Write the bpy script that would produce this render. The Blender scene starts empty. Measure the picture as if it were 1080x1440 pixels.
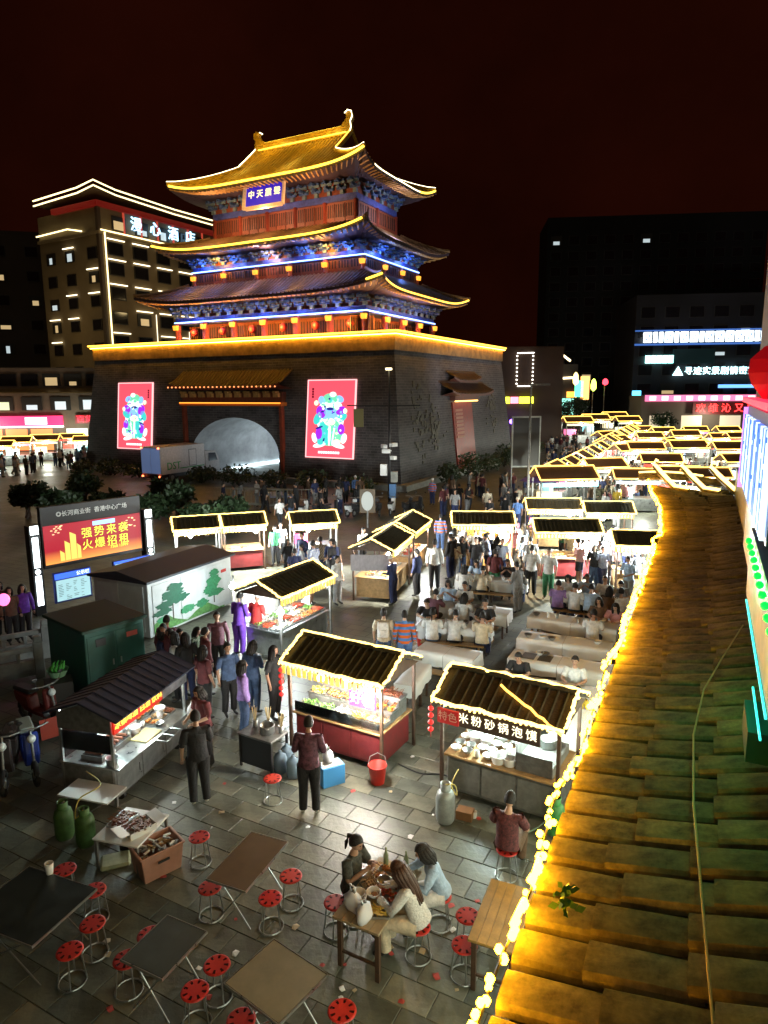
import bpy, bmesh, math, random
from mathutils import Vector, Matrix
random.seed(7)
S = bpy.context.scene
COL = S.collection
R = math.radians
PI = math.pi

# ------------------------------------------------------------------ camera
F, PITCH, ROLL, HC = 957.7, R(10.06), R(-.364), 7.2
cP, sP, cR, sR = math.cos(PITCH), math.sin(PITCH), math.cos(ROLL), math.sin(ROLL)
cam_d = bpy.data.cameras.new('camera'); cam = bpy.data.objects.new('camera', cam_d); COL.objects.link(cam)
cam_d.sensor_fit = 'VERTICAL'; cam_d.sensor_height = 24.0; cam_d.sensor_width = 18.0
cam_d.lens = F / 1440 * 24.0; cam_d.clip_start = .05; cam_d.clip_end = 2000
_fw = Vector((0, cP, -sP)); _up = Vector((0, sP, cP)); _rt = Vector((1, 0, 0))
_r2 = _rt * cR + _up * sR; _u2 = _up * cR - _rt * sR
cam.matrix_world = Matrix(((_r2.x, _u2.x, -_fw.x, 0), (_r2.y, _u2.y, -_fw.y, 0), (_r2.z, _u2.z, -_fw.z, HC), (0, 0, 0, 1)))
S.camera = cam
# ------------------------------------------------------------------ night sky, faint moon-like sun, exposure
W = bpy.data.worlds.new('World'); S.world = W; W.use_nodes = True
wn = W.node_tree.nodes; wl = W.node_tree.links
bg = wn['Background']; bg.inputs[1].default_value = 1.0
_tc = wn.new('ShaderNodeTexCoord'); _nz = wn.new('ShaderNodeTexNoise'); _nz.inputs['Scale'].default_value = 2.2; _nz.inputs['Detail'].default_value = 6; _nz.inputs['Roughness'].default_value = .6
_rp = wn.new('ShaderNodeValToRGB'); _rp.color_ramp.elements[0].position = .3; _rp.color_ramp.elements[1].position = .75; _rp.color_ramp.elements[0].color = (.0032, .0005, .0002, 1); _rp.color_ramp.elements[1].color = (.0085, .0013, .0005, 1)
wl.new(_tc.outputs['Generated'], _nz.inputs['Vector']); wl.new(_nz.outputs['Fac'], _rp.inputs['Fac']); wl.new(_rp.outputs['Color'], bg.inputs[0])
sun_d = bpy.data.lights.new('sun', 'SUN'); sun_d.energy = .05; sun_d.angle = R(40); sun_d.color = (1, .97, .72)
sun = bpy.data.objects.new('sun', sun_d); COL.objects.link(sun); sun.rotation_euler = (R(38), R(-12), 0)
S.view_settings.view_transform = 'Standard'; S.view_settings.look = 'None'
S.view_settings.exposure = 0.85; S.view_settings.gamma = 1
S.render.engine = 'CYCLES'
S.cycles.max_bounces = 5; S.cycles.diffuse_bounces = 2; S.cycles.glossy_bounces = 3; S.cycles.transmission_bounces = 4
S.cycles.transparent_max_bounces = 8; S.cycles.sample_clamp_indirect = 4; S.cycles.caustics_reflective = False; S.cycles.caustics_refractive = False
S.cycles.use_denoising = True

# ------------------------------------------------------------------ placement helper: ground point under an image position
def G(u, v, z=0.):
    A = (u - 540) / F; B = -(v - 720) / F
    a = A * cR - B * sR; b = A * sR + B * cR
    dy, dz = cP + b * sP, -sP + b * cP
    t = (z - HC) / dz
    return Vector((a * t, dy * t, z))

# ------------------------------------------------------------------ materials
_M = {}
def mat(name, col, rough=.6, metal=0., emit=None, es=0., var=.0, vscale=6., bump=0., bscale=40., alpha=None, trans=0.):
    if name in _M: return _M[name]
    m = bpy.data.materials.new(name); m.use_nodes = True; nt = m.node_tree; n = nt.nodes; l = nt.links
    p = n['Principled BSDF']
    p.inputs['Base Color'].default_value = (*col, 1); p.inputs['Roughness'].default_value = rough; p.inputs['Metallic'].default_value = metal
    if trans: p.inputs['Transmission Weight'].default_value = trans; p.inputs['IOR'].default_value = 1.15
    if emit: p.inputs['Emission Color'].default_value = (*emit, 1); p.inputs['Emission Strength'].default_value = es
    tc = n.new('ShaderNodeTexCoord')
    if var:
        nz = n.new('ShaderNodeTexNoise'); nz.inputs['Scale'].default_value = vscale; nz.inputs['Detail'].default_value = 5; nz.inputs['Roughness'].default_value = .65
        l.new(tc.outputs['Object'], nz.inputs['Vector'])
        oi = n.new('ShaderNodeObjectInfo')
        mx = n.new('ShaderNodeMix'); mx.data_type = 'RGBA'
        cr = n.new('ShaderNodeValToRGB'); cr.color_ramp.elements[0].position = .3; cr.color_ramp.elements[1].position = .7
        cr.color_ramp.elements[0].color = (*[max(0, c * (1 - var)) for c in col], 1); cr.color_ramp.elements[1].color = (*[min(1, c * (1 + var * .8)) for c in col], 1)
        l.new(nz.outputs['Fac'], cr.inputs['Fac'])
        hs = n.new('ShaderNodeHueSaturation'); mr = n.new('ShaderNodeMapRange'); mr.inputs['To Min'].default_value = 1 - var * .4; mr.inputs['To Max'].default_value = 1 + var * .4
        l.new(oi.outputs['Random'], mr.inputs['Value']); l.new(mr.outputs['Result'], hs.inputs['Value']); l.new(cr.outputs['Color'], hs.inputs['Color'])
        l.new(hs.outputs['Color'], p.inputs['Base Color'])
        rr = n.new('ShaderNodeMapRange'); rr.inputs['To Min'].default_value = max(.04, rough - .15); rr.inputs['To Max'].default_value = min(1, rough + .15)
        l.new(nz.outputs['Fac'], rr.inputs['Value']); l.new(rr.outputs['Result'], p.inputs['Roughness'])
    if bump:
        nb = n.new('ShaderNodeTexNoise'); nb.inputs['Scale'].default_value = bscale; nb.inputs['Detail'].default_value = 4
        l.new(tc.outputs['Object'], nb.inputs['Vector'])
        b = n.new('ShaderNodeBump'); b.inputs['Strength'].default_value = bump; b.inputs['Distance'].default_value = .02
        l.new(nb.outputs['Fac'], b.inputs['Height']); l.new(b.outputs['Normal'], p.inputs['Normal'])
    _M[name] = m
    return m
def glow(name, col, s):
    return mat(name, tuple(c * .5 for c in col), .5, emit=col, es=s)
def glass(name='clear_glass', tint=(.9, .95, .95), a=.18):
    if name in _M: return _M[name]
    m = bpy.data.materials.new(name); m.use_nodes = True; nt = m.node_tree; n = nt.nodes; l = nt.links
    out = n['Material Output']; n.remove(n['Principled BSDF'])
    t = n.new('ShaderNodeBsdfTransparent'); t.inputs[0].default_value = (*tint, 1)
    g = n.new('ShaderNodeBsdfGlossy'); g.inputs['Roughness'].default_value = .05
    f = n.new('ShaderNodeFresnel'); f.inputs['IOR'].default_value = 1.5
    ad = n.new('ShaderNodeMath'); ad.operation = 'ADD'; ad.inputs[1].default_value = a * .3
    mx = n.new('ShaderNodeMixShader'); l.new(f.outputs[0], ad.inputs[0]); l.new(ad.outputs[0], mx.inputs[0]); l.new(t.outputs[0], mx.inputs[1]); l.new(g.outputs[0], mx.inputs[2]); l.new(mx.outputs[0], out.inputs[0])
    _M[name] = m
    return m
def brick_mat(name, c1, c2, mort, bw, bh, rough=.7, rot=0., bumpd=.01, coords='Object', mort_size=.012, var=.5, swap=None):
    if name in _M: return _M[name]
    m = bpy.data.materials.new(name); m.use_nodes = True; nt = m.node_tree; n = nt.nodes; l = nt.links
    p = n['Principled BSDF']; tc = n.new('ShaderNodeTexCoord'); mp = n.new('ShaderNodeMapping'); mp.inputs['Rotation'].default_value = (0, 0, rot)
    b = n.new('ShaderNodeTexBrick'); b.inputs['Scale'].default_value = 1; b.inputs['Brick Width'].default_value = bw; b.inputs['Row Height'].default_value = bh
    b.inputs['Mortar Size'].default_value = mort_size; b.inputs['Color1'].default_value = (*c1, 1); b.inputs['Color2'].default_value = (*c2, 1); b.inputs['Mortar'].default_value = (*mort, 1)
    src = tc.outputs[coords]
    if swap:  # vertical wall: x along, z up
        sx = n.new('ShaderNodeSeparateXYZ'); cx = n.new('ShaderNodeCombineXYZ'); l.new(src, sx.inputs[0])
        ad = n.new('ShaderNodeMath'); ad.operation = 'ADD'; l.new(sx.outputs['X'], ad.inputs[0]); l.new(sx.outputs['Y'], ad.inputs[1])
        l.new(ad.outputs[0], cx.inputs['X']); l.new(sx.outputs['Z'], cx.inputs['Y']); src = cx.outputs[0]
    l.new(src, mp.inputs[0]); l.new(mp.outputs[0], b.inputs['Vector'])
    nz = n.new('ShaderNodeTexNoise'); nz.inputs['Scale'].default_value = .55; nz.inputs['Detail'].default_value = 8; nz.inputs['Roughness'].default_value = .7; l.new(tc.outputs[coords], nz.inputs['Vector'])
    mr = n.new('ShaderNodeMapRange'); mr.inputs['From Min'].default_value = .3; mr.inputs['From Max'].default_value = .7; mr.inputs['To Min'].default_value = 1 - var; mr.inputs['To Max'].default_value = 1 + var * .6
    l.new(nz.outputs['Fac'], mr.inputs['Value'])
    hs = n.new('ShaderNodeHueSaturation'); l.new(b.outputs['Color'], hs.inputs['Color']); l.new(mr.outputs['Result'], hs.inputs['Value']); l.new(hs.outputs['Color'], p.inputs['Base Color'])
    r2 = n.new('ShaderNodeMapRange'); r2.inputs['From Min'].default_value = .3; r2.inputs['From Max'].default_value = .7; r2.inputs['To Min'].default_value = rough - .2; r2.inputs['To Max'].default_value = rough + .15
    l.new(nz.outputs['Fac'], r2.inputs['Value']); l.new(r2.outputs['Result'], p.inputs['Roughness'])
    bp = n.new('ShaderNodeBump'); bp.inputs['Strength'].default_value = .6; bp.inputs['Distance'].default_value = bumpd; bp.invert = True
    l.new(b.outputs['Fac'], bp.inputs['Height']); l.new(bp.outputs['Normal'], p.inputs['Normal'])
    _M[name] = m
    return m

led = glow('led_warm', (1, .68, .17), 2.8)
led_y = glow('led_yellow', (1, .60, .05), 2.4)
led_gold = glow('led_gold', (1, .50, .05), 2.6)
led_w = glow('led_white', (.75, .9, 1), 5)
led_cream = glow('led_cream', (1, .85, .5), 3.0)
led_blue = glow('led_blue', (.12, .22, 1), 2.2)
led_red = glow('led_red', (1, .02, .05), 1.6)
led_green = glow('led_green', (.001, 1, .02), 3)
led_teal = glow('led_teal', (.03, .8, .7), 1.6)
bulb_m = glow('bulb_glass', (1, .95, .82), 30)
bulb_c = glow('bulb_cool', (.85, 1, .97), 30)
steel = mat('stainless_steel', (.42, .44, .44), .32, .85, var=.3, vscale=5)
steel_d = mat('dull_metal', (.22, .22, .21), .5, .6, var=.4, vscale=8)
black = mat('black_paint', (.02, .02, .022), .5)
dark_wood = mat('dark_wood', (.075, .04, .022), .6, var=.5, vscale=9, bump=.2)
wood = mat('pale_wood', (.36, .22, .09), .5, var=.35, vscale=7, bump=.1)
red_wood = mat('red_lacquer', (.23, .045, .02), .55, var=.4, vscale=3)
cloth_w = mat('white_cloth', (.82, .84, .84), .85, var=.06, vscale=3, bump=.25, bscale=9)
stone = mat('pale_stone', (.34, .36, .34), .75, var=.3, vscale=3)
white_p = mat('white_paint', (.7, .72, .7), .6, var=.1)
red_pl = mat('red_plastic', (.55, .03, .02), .4, var=.15)
plastic_w = mat('white_plastic', (.75, .76, .75), .4)
rubber = mat('black_rubber', (.015, .015, .015), .7)

# ------------------------------------------------------------------ mesh builder
class MB:
    def __init__(s): s.v = []; s.f = []; s.m = []; s.M = Matrix.Identity(4)
    def add(s, vs, fs, mi=0):
        o = len(s.v); s.v += [tuple(s.M @ Vector(p)) for p in vs]
        s.f += [tuple(i + o for i in f) for f in fs]; s.m += [mi] * len(fs); return s
    def box(s, c, d, rz=0, mi=0, top=1.):
        x, y, z = d[0] / 2, d[1] / 2, d[2] / 2; cs, sn = math.cos(rz), math.sin(rz); vs = []
        for dz in (-1, 1):
            k = top if dz > 0 else 1
            for dx, dy in ((-1, -1), (1, -1), (1, 1), (-1, 1)):
                a, b = dx * x * k, dy * y * k; vs.append((c[0] + a * cs - b * sn, c[1] + a * sn + b * cs, c[2] + dz * z))
        return s.add(vs, [(3, 2, 1, 0), (4, 5, 6, 7), (0, 1, 5, 4), (1, 2, 6, 5), (2, 3, 7, 6), (3, 0, 4, 7)], mi)
    def b2(s, x0, x1, y0, y1, z0, z1, mi=0): return s.box(((x0 + x1) / 2, (y0 + y1) / 2, (z0 + z1) / 2), (x1 - x0, y1 - y0, z1 - z0), mi=mi)
    def tube(s, pts, r, n=6, mi=0, closed=False, cap=True):
        pts = [Vector(p) for p in pts]; k = len(pts); vs = []; fs = []
        for i, p in enumerate(pts):
            a = pts[(i - 1) % k] if (closed or i) else p; b = pts[(i + 1) % k] if (closed or i < k - 1) else p
            t = (b - a).normalized(); u = t.cross(Vector((0, 0, 1)))
            if u.length < .05: u = t.cross(Vector((0, 1, 0)))
            u.normalize(); w = u.cross(t); rr = r[i] if isinstance(r, (list, tuple)) else r
            for j in range(n):
                q = 2 * PI * j / n; vs.append(p + (u * math.cos(q) + w * math.sin(q)) * rr)
        for i in range(k if closed else k - 1):
            for j in range(n):
                a = i * n + j; b = i * n + (j + 1) % n; c = ((i + 1) % k) * n + (j + 1) % n; d = ((i + 1) % k) * n + j
                fs.append((a, b, c, d))
        if cap and not closed: fs += [tuple(range(n))[::-1], tuple(range((k - 1) * n, k * n))]
        return s.add(vs, fs, mi)
    def cyl(s, c, r, h, n=16, mi=0, r2=None):
        return s.lathe([(r, 0), (r if r2 is None else r2, h)], n, c, mi, True)
    def lathe(s, prof, n=16, c=(0, 0, 0), mi=0, caps=True):
        vs = []; fs = []; k = len(prof)
        for r, z in prof:
            for j in range(n):
                q = 2 * PI * j / n; vs.append((c[0] + r * math.cos(q), c[1] + r * math.sin(q), c[2] + z))
        for i in range(k - 1):
            for j in range(n): fs.append((i * n + j, i * n + (j + 1) % n, (i + 1) * n + (j + 1) % n, (i + 1) * n + j))
        if caps: fs += [tuple(range(n))[::-1], tuple(range((k - 1) * n, k * n))]
        return s.add(vs, fs, mi)
    def ball(s, c, r, n=8, m=6, mi=0, sq=(1, 1, 1)):
        pr = [(max(.001, r * math.sin(PI * i / m)), -r * math.cos(PI * i / m)) for i in range(m + 1)]
        vs = []; fs = []
        for rr, z in pr:
            for j in range(n): q = 2 * PI * j / n; vs.append((c[0] + rr * math.cos(q) * sq[0], c[1] + rr * math.sin(q) * sq[1], c[2] + z * sq[2]))
        for i in range(m):
            for j in range(n): fs.append((i * n + j, i * n + (j + 1) % n, (i + 1) * n + (j + 1) % n, (i + 1) * n + j))
        return s.add(vs, fs, mi)
    def poly(s, pts, mi=0): return s.add(pts, [tuple(range(len(pts)))], mi)
    def prism(s, pts, ext, mi=0):
        n = len(pts); e = Vector(ext); vs = [Vector(p) for p in pts] + [Vector(p) + e for p in pts]
        fs = [tuple(range(n))[::-1], tuple(range(n, 2 * n))] + [(i, (i + 1) % n, n + (i + 1) % n, n + i) for i in range(n)]
        return s.add(vs, fs, mi)
    def mesh(s, name, mats, smooth=False, bevel=0.):
        me = bpy.data.meshes.new(name); me.from_pydata(s.v, [], s.f)
        for m in (mats if isinstance(mats, (list, tuple)) else [mats]): me.materials.append(m)
        me.polygons.foreach_set('material_index', s.m)
        if smooth: me.polygons.foreach_set('use_smooth', [True] * len(s.f))
        bm = bmesh.new(); bm.from_mesh(me); bmesh.ops.recalc_face_normals(bm, faces=bm.faces)
        if bevel: bmesh.ops.bevel(bm, geom=list(bm.edges), offset=bevel, segments=1, affect='EDGES', clamp_overlap=True)
        bm.to_mesh(me); bm.free(); me.update(); return me
    def build(s, name, mats, parent=None, loc=(0, 0, 0), rz=0, smooth=False, bevel=0.):
        return obj(name, s.mesh(name, mats, smooth, bevel), parent, loc, rz)
def obj(name, me, parent=None, loc=(0, 0, 0), rz=0, sc=1):
    o = bpy.data.objects.new(name, me); COL.objects.link(o); o.location = loc; o.rotation_euler = (0, 0, rz)
    if sc != 1: o.scale = (sc, sc, sc) if not isinstance(sc, tuple) else sc
    if parent: o.parent = parent
    return o
def tag(o, label=None, cat=None, group=None, kind=None):
    if label: o['label'] = label
    if cat: o['category'] = cat
    if group: o['group'] = group
    if kind: o['kind'] = kind
    return o
def thing(name, label, cat, loc=(0, 0, 0), rz=0, group=None, sc=1):
    return tag(obj(name, None, None, loc, rz, sc), label, cat, group)
def dup(root, loc, rz, label=None, group=None, sc=None):
    r = root.copy(); COL.objects.link(r); r.location = loc; r.rotation_euler = (0, 0, rz)
    if sc: r.scale = (sc, sc, sc) if not isinstance(sc, tuple) else sc
    if label: r['label'] = label
    if group: r['group'] = group
    for ch in list(root.children):
        c = ch.copy(); COL.objects.link(c); c.parent = r
        for g in list(ch.children):
            d = g.copy(); COL.objects.link(d); d.parent = c
    return r
_tc = {}
def text_mesh(body, size, ext=.01, bold=0., m=None, sx=1.):
    k = (body, size, ext, bold, m.name if m else '', sx)
    if k in _tc: return _tc[k]
    cu = bpy.data.curves.new('lettering', 'FONT'); cu.body = body; cu.size = size; cu.extrude = ext; cu.offset = 0; cu.resolution_u = 2
    cu.align_x = 'CENTER'; cu.align_y = 'CENTER'
    o = bpy.data.objects.new('lettering', cu); COL.objects.link(o)
    dg = bpy.context.evaluated_depsgraph_get(); me = bpy.data.meshes.new_from_object(o.evaluated_get(dg))
    bpy.data.objects.remove(o); bpy.data.curves.remove(cu)
    # text in XY plane -> XZ plane, facing -Y
    for v in me.vertices: x, y, z = v.co; v.co = (x * sx, -z, y)
    me.materials.clear()
    if m: me.materials.append(m)
    _tc[k] = me; me.name = 'lettering'
    return me
def text(body, size, m, parent, loc, rz=0, ext=.01, bold=0., sx=1.):
    return obj('lettering', text_mesh(body, size, ext, bold, m, sx), parent, loc, rz)
def lamp(parent, loc, power, col=(1, .9, .75), rad=.06, name='bulb_light'):
    d = bpy.data.lights.new(name, 'POINT'); d.energy = power; d.color = col; d.shadow_soft_size = rad
    o = bpy.data.objects.new(name, d); COL.objects.link(o); o.location = loc
    if parent: o.parent = parent
    return o

def spot(parent, loc, tgt, power, col, ang, name='fill_spot'):
    d = bpy.data.lights.new(name, 'SPOT'); d.energy = power; d.color = col; d.spot_size = ang; d.spot_blend = .6; d.shadow_soft_size = .15
    o = bpy.data.objects.new(name, d); COL.objects.link(o); o.location = loc; o.rotation_euler = (Vector(tgt) - Vector(loc)).to_track_quat('-Z', 'Y').to_euler()
    if parent: o.parent = parent
    return o

def stripe_mat(name, c1, c2, scale, direction='Z'):
    if name in _M: return _M[name]
    m = bpy.data.materials.new(name); m.use_nodes = True; n = m.node_tree.nodes; l = m.node_tree.links; p = n['Principled BSDF']; p.inputs['Roughness'].default_value = .85
    tc = n.new('ShaderNodeTexCoord'); w = n.new('ShaderNodeTexWave'); w.bands_direction = direction; w.inputs['Scale'].default_value = scale; w.inputs['Distortion'].default_value = .8
    cr = n.new('ShaderNodeValToRGB'); cr.color_ramp.interpolation = 'CONSTANT'; cr.color_ramp.elements[1].position = .5; cr.color_ramp.elements[0].color = (*c1, 1); cr.color_ramp.elements[1].color = (*c2, 1)
    l.new(tc.outputs['Object'], w.inputs['Vector']); l.new(w.outputs['Fac'], cr.inputs[0]); l.new(cr.outputs[0], p.inputs['Base Color'])
    nb = n.new('ShaderNodeTexNoise'); nb.inputs['Scale'].default_value = 14; b = n.new('ShaderNodeBump'); b.inputs['Strength'].default_value = .8; b.inputs['Distance'].default_value = .02; l.new(tc.outputs['Object'], nb.inputs['Vector']); l.new(nb.outputs['Fac'], b.inputs['Height']); l.new(b.outputs['Normal'], p.inputs['Normal'])
    _M[name] = m; return m

# ================================================================== SETTING: ground and paving
PTH = R(-28)
pave = brick_mat('plaza_paving', (.10, .103, .078), (.138, .138, .10), (.03, .03, .026), .62, .40, .5, rot=-PTH, bumpd=.012, var=.6)
b = MB(); N = 24
b.poly([(-500, -40, -.012), (500, -40, -.012), (500, 700, -.012), (-500, 700, -.012)])
ground = tag(b.build('ground', pave), kind='structure')
slab_mats = [mat('paving_stone_%d' % i, c, .42, var=.5, vscale=2.2, bump=.35, bscale=14) for i, c in enumerate([(.112, .118, .088), (.142, .145, .106), (.10, .110, .088), (.152, .150, .108)])]
slab_me = []
for i, m_ in enumerate(slab_mats):
    b = MB(); b.box((0, 0, -.012), (.61, .39, .024)); slab_me.append(b.mesh('paving_slab', m_, bevel=.006))
cs, sn = math.cos(PTH), math.sin(PTH); cand = []
for j in range(-30, 45):
    for i in range(-30, 30):
        lx = i * .62 + (.31 if j % 2 else 0); ly = j * .40
        x, y = lx * cs - ly * sn, lx * sn + ly * cs
        if y < 6 or y > 18: continue
        d = y * cP + HC * sP; u = 540 + F * x / d; v = 720 + F * (HC * cP - y * sP) / d
        if -40 < u < 800 and v < 1480 and u < 800 - (v - 1100) * .2: cand.append((y * y + x * x, x, y))
cand.sort()
for k, (_, x, y) in enumerate(cand[:300]):
    o = obj('paving_slab', slab_me[random.choice((0, 0, 1, 2, 3))], ground, (x, y, random.uniform(-.003, .002)), PTH)
    o.rotation_euler = (random.uniform(-.004, .004), random.uniform(-.004, .004), PTH)

# ================================================================== RIGHT: building with the tiled eave roof
EA = Vector((.52, 2.51, 4.5)); ED = Vector((.429, .903, 0)).normalized(); EP = Vector((ED.y, -ED.x, 0))
def EV(s_, p_, z_): return Vector((EA.x + ED.x * s_ + EP.x * p_, EA.y + ED.y * s_ + EP.y * p_, z_))
def eave_bend(s_):      # the eave swings out and up towards its far corner
    k = max(0, (s_ - 11.0) / 4.2); return -.55 * k * k, .35 * k * k
moss = mat('mossy_tile', (.15, .125, .065), .8, var=.8, vscale=9, bump=.10, bscale=80)
moss2 = mat('grey_tile', (.18, .152, .085), .75, var=.7, vscale=12, bump=.10, bscale=90)
pan_m = mat('tile_bed', (.025, .022, .016), .9, var=.5, vscale=8, bump=.5)
roof = thing('tiled_eave_roof', 'mossy grey barrel tiled eave roof edged with warm string lights, beside green LED wall', 'roof', EV(0, 0, 4.5))
SL = R(15); WR = 1.26; run = WR * math.cos(SL)
O = EV(0, 0, 4.5)
def RP(s_, w_, h_=0.):  # point on the roof: along the eave, up the slope
    dp, dz = eave_bend(s_); q = w_ / WR; p_ = dp * (1 - q) + w_ * math.cos(SL) - h_ * math.sin(SL); z_ = 4.5 + dz * (1 - q) + w_ * math.sin(SL) + h_ * math.cos(SL) - .04 * math.sin(PI * q)
    return EV(s_, p_, z_) - O
b = MB(); ss = [-1.6 + .4 * i for i in range(43)]
for i in range(len(ss) - 1):
    for k in range(4):
        w0, w1 = WR * k / 4, WR * (k + 1) / 4
        b.add([RP(ss[i], w0, -.0), RP(ss[i + 1], w0, -.0), RP(ss[i + 1], w1, -.0), RP(ss[i], w1, -.0)], [(0, 1, 2, 3)])
        b.add([RP(ss[i], w0, -.09), RP(ss[i + 1], w0, -.09), RP(ss[i + 1], w1, -.09), RP(ss[i], w1, -.09)], [(3, 2, 1, 0)])
    b.add([RP(ss[i], 0, 0), RP(ss[i + 1], 0, 0), RP(ss[i + 1], 0, -.09), RP(ss[i], 0, -.09)], [(0, 1, 2, 3)])
b.build('tile_bed', pan_m, roof)
PT = .262
def tile(mi, ln, rad):
    b = MB(); pf = [(-1, 0), (-.97, .62), (-.78, .96), (-.3, 1.06), (.3, 1.06), (.78, .96), (.97, .62), (1, 0)]; n = len(pf); vs = []
    for a, r_ in ((0, rad), (ln * .5, rad * .97), (ln, rad * .92)):
        for px_, pz_ in pf: vs.append((px_ * r_ * .965, a, pz_ * rad * .43))
    fs = [(i * n + j, i * n + j + 1, (i + 1) * n + j + 1, (i + 1) * n + j) for i in range(2) for j in range(n - 1)]
    b.add(vs, fs); b.add(vs[:n], [tuple(range(n))]); return b.mesh('roof_tile', (moss, moss2)[mi], smooth=False)
tmes = [tile(0, .50, .122), tile(1, .50, .124), tile(1, .49, .12)]
ntile = 0; s_ = -1.45; col_i = 0
while s_ < 15.2:
    off = random.uniform(-.12, .03) if col_i % 3 else 0; k = 0; w_ = -.05
    while w_ < WR - .1:
        ln = .445 if w_ > -.04 or off == 0 else .445 + off
        a = RP(s_, w_, .035 - .006); c_ = RP(s_, w_ + .3, .02); d_ = (c_ - a).normalized(); sx_ = (RP(s_ + .05, w_) - RP(s_ - .05, w_)).normalized(); n_ = sx_.cross(d_); 
        if n_.z < 0: n_ = -n_
        sx_ = d_.cross(n_)
        jit = random.uniform(-.012, .012)
        mw = Matrix(((sx_.x, d_.x, n_.x, a.x), (sx_.y, d_.y, n_.y, a.y), (sx_.z, d_.z, n_.z, a.z + random.uniform(-.004, .004)), (0, 0, 0, 1))) @ Matrix.Rotation(jit, 4, 'Z') @ Matrix.Rotation(random.uniform(-.045, -.015), 4, 'X')
        if ntile < 300:
            o = obj('roof_tile', random.choice(tmes), roof); o.matrix_local = mw; ntile += 1
        w_ += ln; k += 1
    s_ += PT; col_i += 1
# drip tiles along the eave
b = MB()
s_ = -1.45 + PT / 2
while s_ < 15.1:
    a = RP(s_, -.03, .01)
    b.add([a + (RP(s_ + .1, 0) - RP(s_, 0)), a - (RP(s_ + .1, 0) - RP(s_, 0)), a - (RP(s_ + .08, 0) - RP(s_, 0)) * .4 - Vector((0, 0, .11)), a + (RP(s_ + .08, 0) - RP(s_, 0)) * .4 - Vector((0, 0, .11))], [(0, 1, 2, 3)]); s_ += PT
tag(b.build('drip_tile_edge', moss, roof), kind='stuff')
# string lights along the eave
b = MB(); cable = []; s_ = -1.5; rr = random.Random(3)
while s_ < 15.3:
    q = RP(s_, -.07 + .02 * math.sin(s_ * 3), .11 + .025 * math.sin(s_ * 5.1)); cable.append(q); s_ += .042
b2 = MB(); b2.tube(cable[::3], .008, 4)
for i, q in enumerate(cable):
    if rr.random() < .96:
        jj = Vector((rr.uniform(-.03, .03), rr.uniform(-.03, .03), rr.uniform(-.02, .03)))
        b.ball(q + jj, rr.uniform(.013, .025), 6, 4)
for i in range(0, len(cable) - 12, 9):      # taut lengths where the tube covers run straight and read as bars
    if rr.random() < .45: b.tube([cable[i] + Vector((0, 0, .03)), cable[i + 5] + Vector((0, 0, .03))], .018, 6)
sl = thing('string_light', 'warm string light running along the edge of the tiled eave roof', 'string light', O)
b2.build('cable', black, sl); b.build('bulb_chain', glow('rope_bulb', (1, .42, .008), 55), sl, smooth=True)['kind'] = 'stuff'
# a loose pale wire lying over the tiles
b = MB(); pts = [RP(s0, w0, .14) for s0, w0 in ((-1.2, .98), (-.2, .86), (.7, .80), (1.6, .74), (2.5, .72), (3.3, .78), (4.0, .93), (4.8, 1.12))]
b.tube(pts, .007, 5); tag(b.build('loose_wire', mat('cream_wire', (.55, .45, .25), .5), None, O), 'loose cream wire lying across the roof tiles', 'wire')
# small plant growing from the eave
def leafy(mb, c, rx, rz_, n, sz, rng, mi=0):
    for _ in range(n):
        while True:
            p = Vector((rng.uniform(-1, 1), rng.uniform(-1, 1), rng.uniform(-1, 1)))
            if p.length < 1: break
        p = Vector((p.x * rx, p.y * rx, p.z * rz_)) + Vector(c)
        a = Vector((rng.gauss(0, 1), rng.gauss(0, 1), rng.gauss(0, .7))).normalized(); t = a.orthogonal().normalized(); l_ = sz * rng.uniform(.6, 1.3)
        mb.add([p, p + a * l_ * .5 + t * l_ * .3, p + a * l_, p + a * l_ * .5 - t * l_ * .3], [(0, 1, 2, 3)], mi)
leaf_g = mat('leaf_green', (.06, .16, .03), .5, var=.4, vscale=15)
leaf_d = mat('leaf_dark', (.025, .05, .018), .55, var=.5, vscale=10)
b = MB(); leafy(b, (0, 0, .06), .07, .06, 40, .05, random.Random(2)); tag(b.build('weed', leaf_g, None, EV(.62, .12, 4.63)), 'small green weed sprouting between eave tiles', 'plant')
# upturned far end: ridge lights with curled hooks
b = MB(); bl = MB(); far = thing('ridge_ornament_row', 'row of hooked ridge ends outlined with light at far end of tiled roof', 'roof ornament', EV(14.6, 0, 5.0)); O2 = EV(14.6, 0, 5.0)
pts = [EV(15.6 - .45 * t, -.9 + 4.1 * t, 5.05 + .05 * math.sin(t * 9)) - O2 for t in [i / 14 for i in range(15)]]
b.tube(pts, .09, 6)
for i in range(6):
    t = .14 + .155 * i; c_ = EV(15.6 - .45 * t, -.9 + 4.1 * t, 5.08) - O2
    hook = [c_ + EP * .62 - ED * .75 + Vector((0, 0, -.16)), c_ + EP * .30 - ED * .62 + Vector((0, 0, -.14)), c_ + EP * .12 - ED * .4 + Vector((0, 0, .0)), c_ - EP * .08 - ED * .1 + Vector((0, 0, .16)), c_ - EP * .22 + Vector((0, 0, .30)), c_ - EP * .16 + Vector((0, 0, .42))]
    b.tube([p - Vector((0, 0, .06)) for p in hook], .06, 6); bl.tube(hook, .05, 6)
bl.tube([p + Vector((0, 0, .11)) for p in pts[:6]], .022, 5)
b.build('ridge', moss, far); bl.build('light_outline', led, far)

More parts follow.
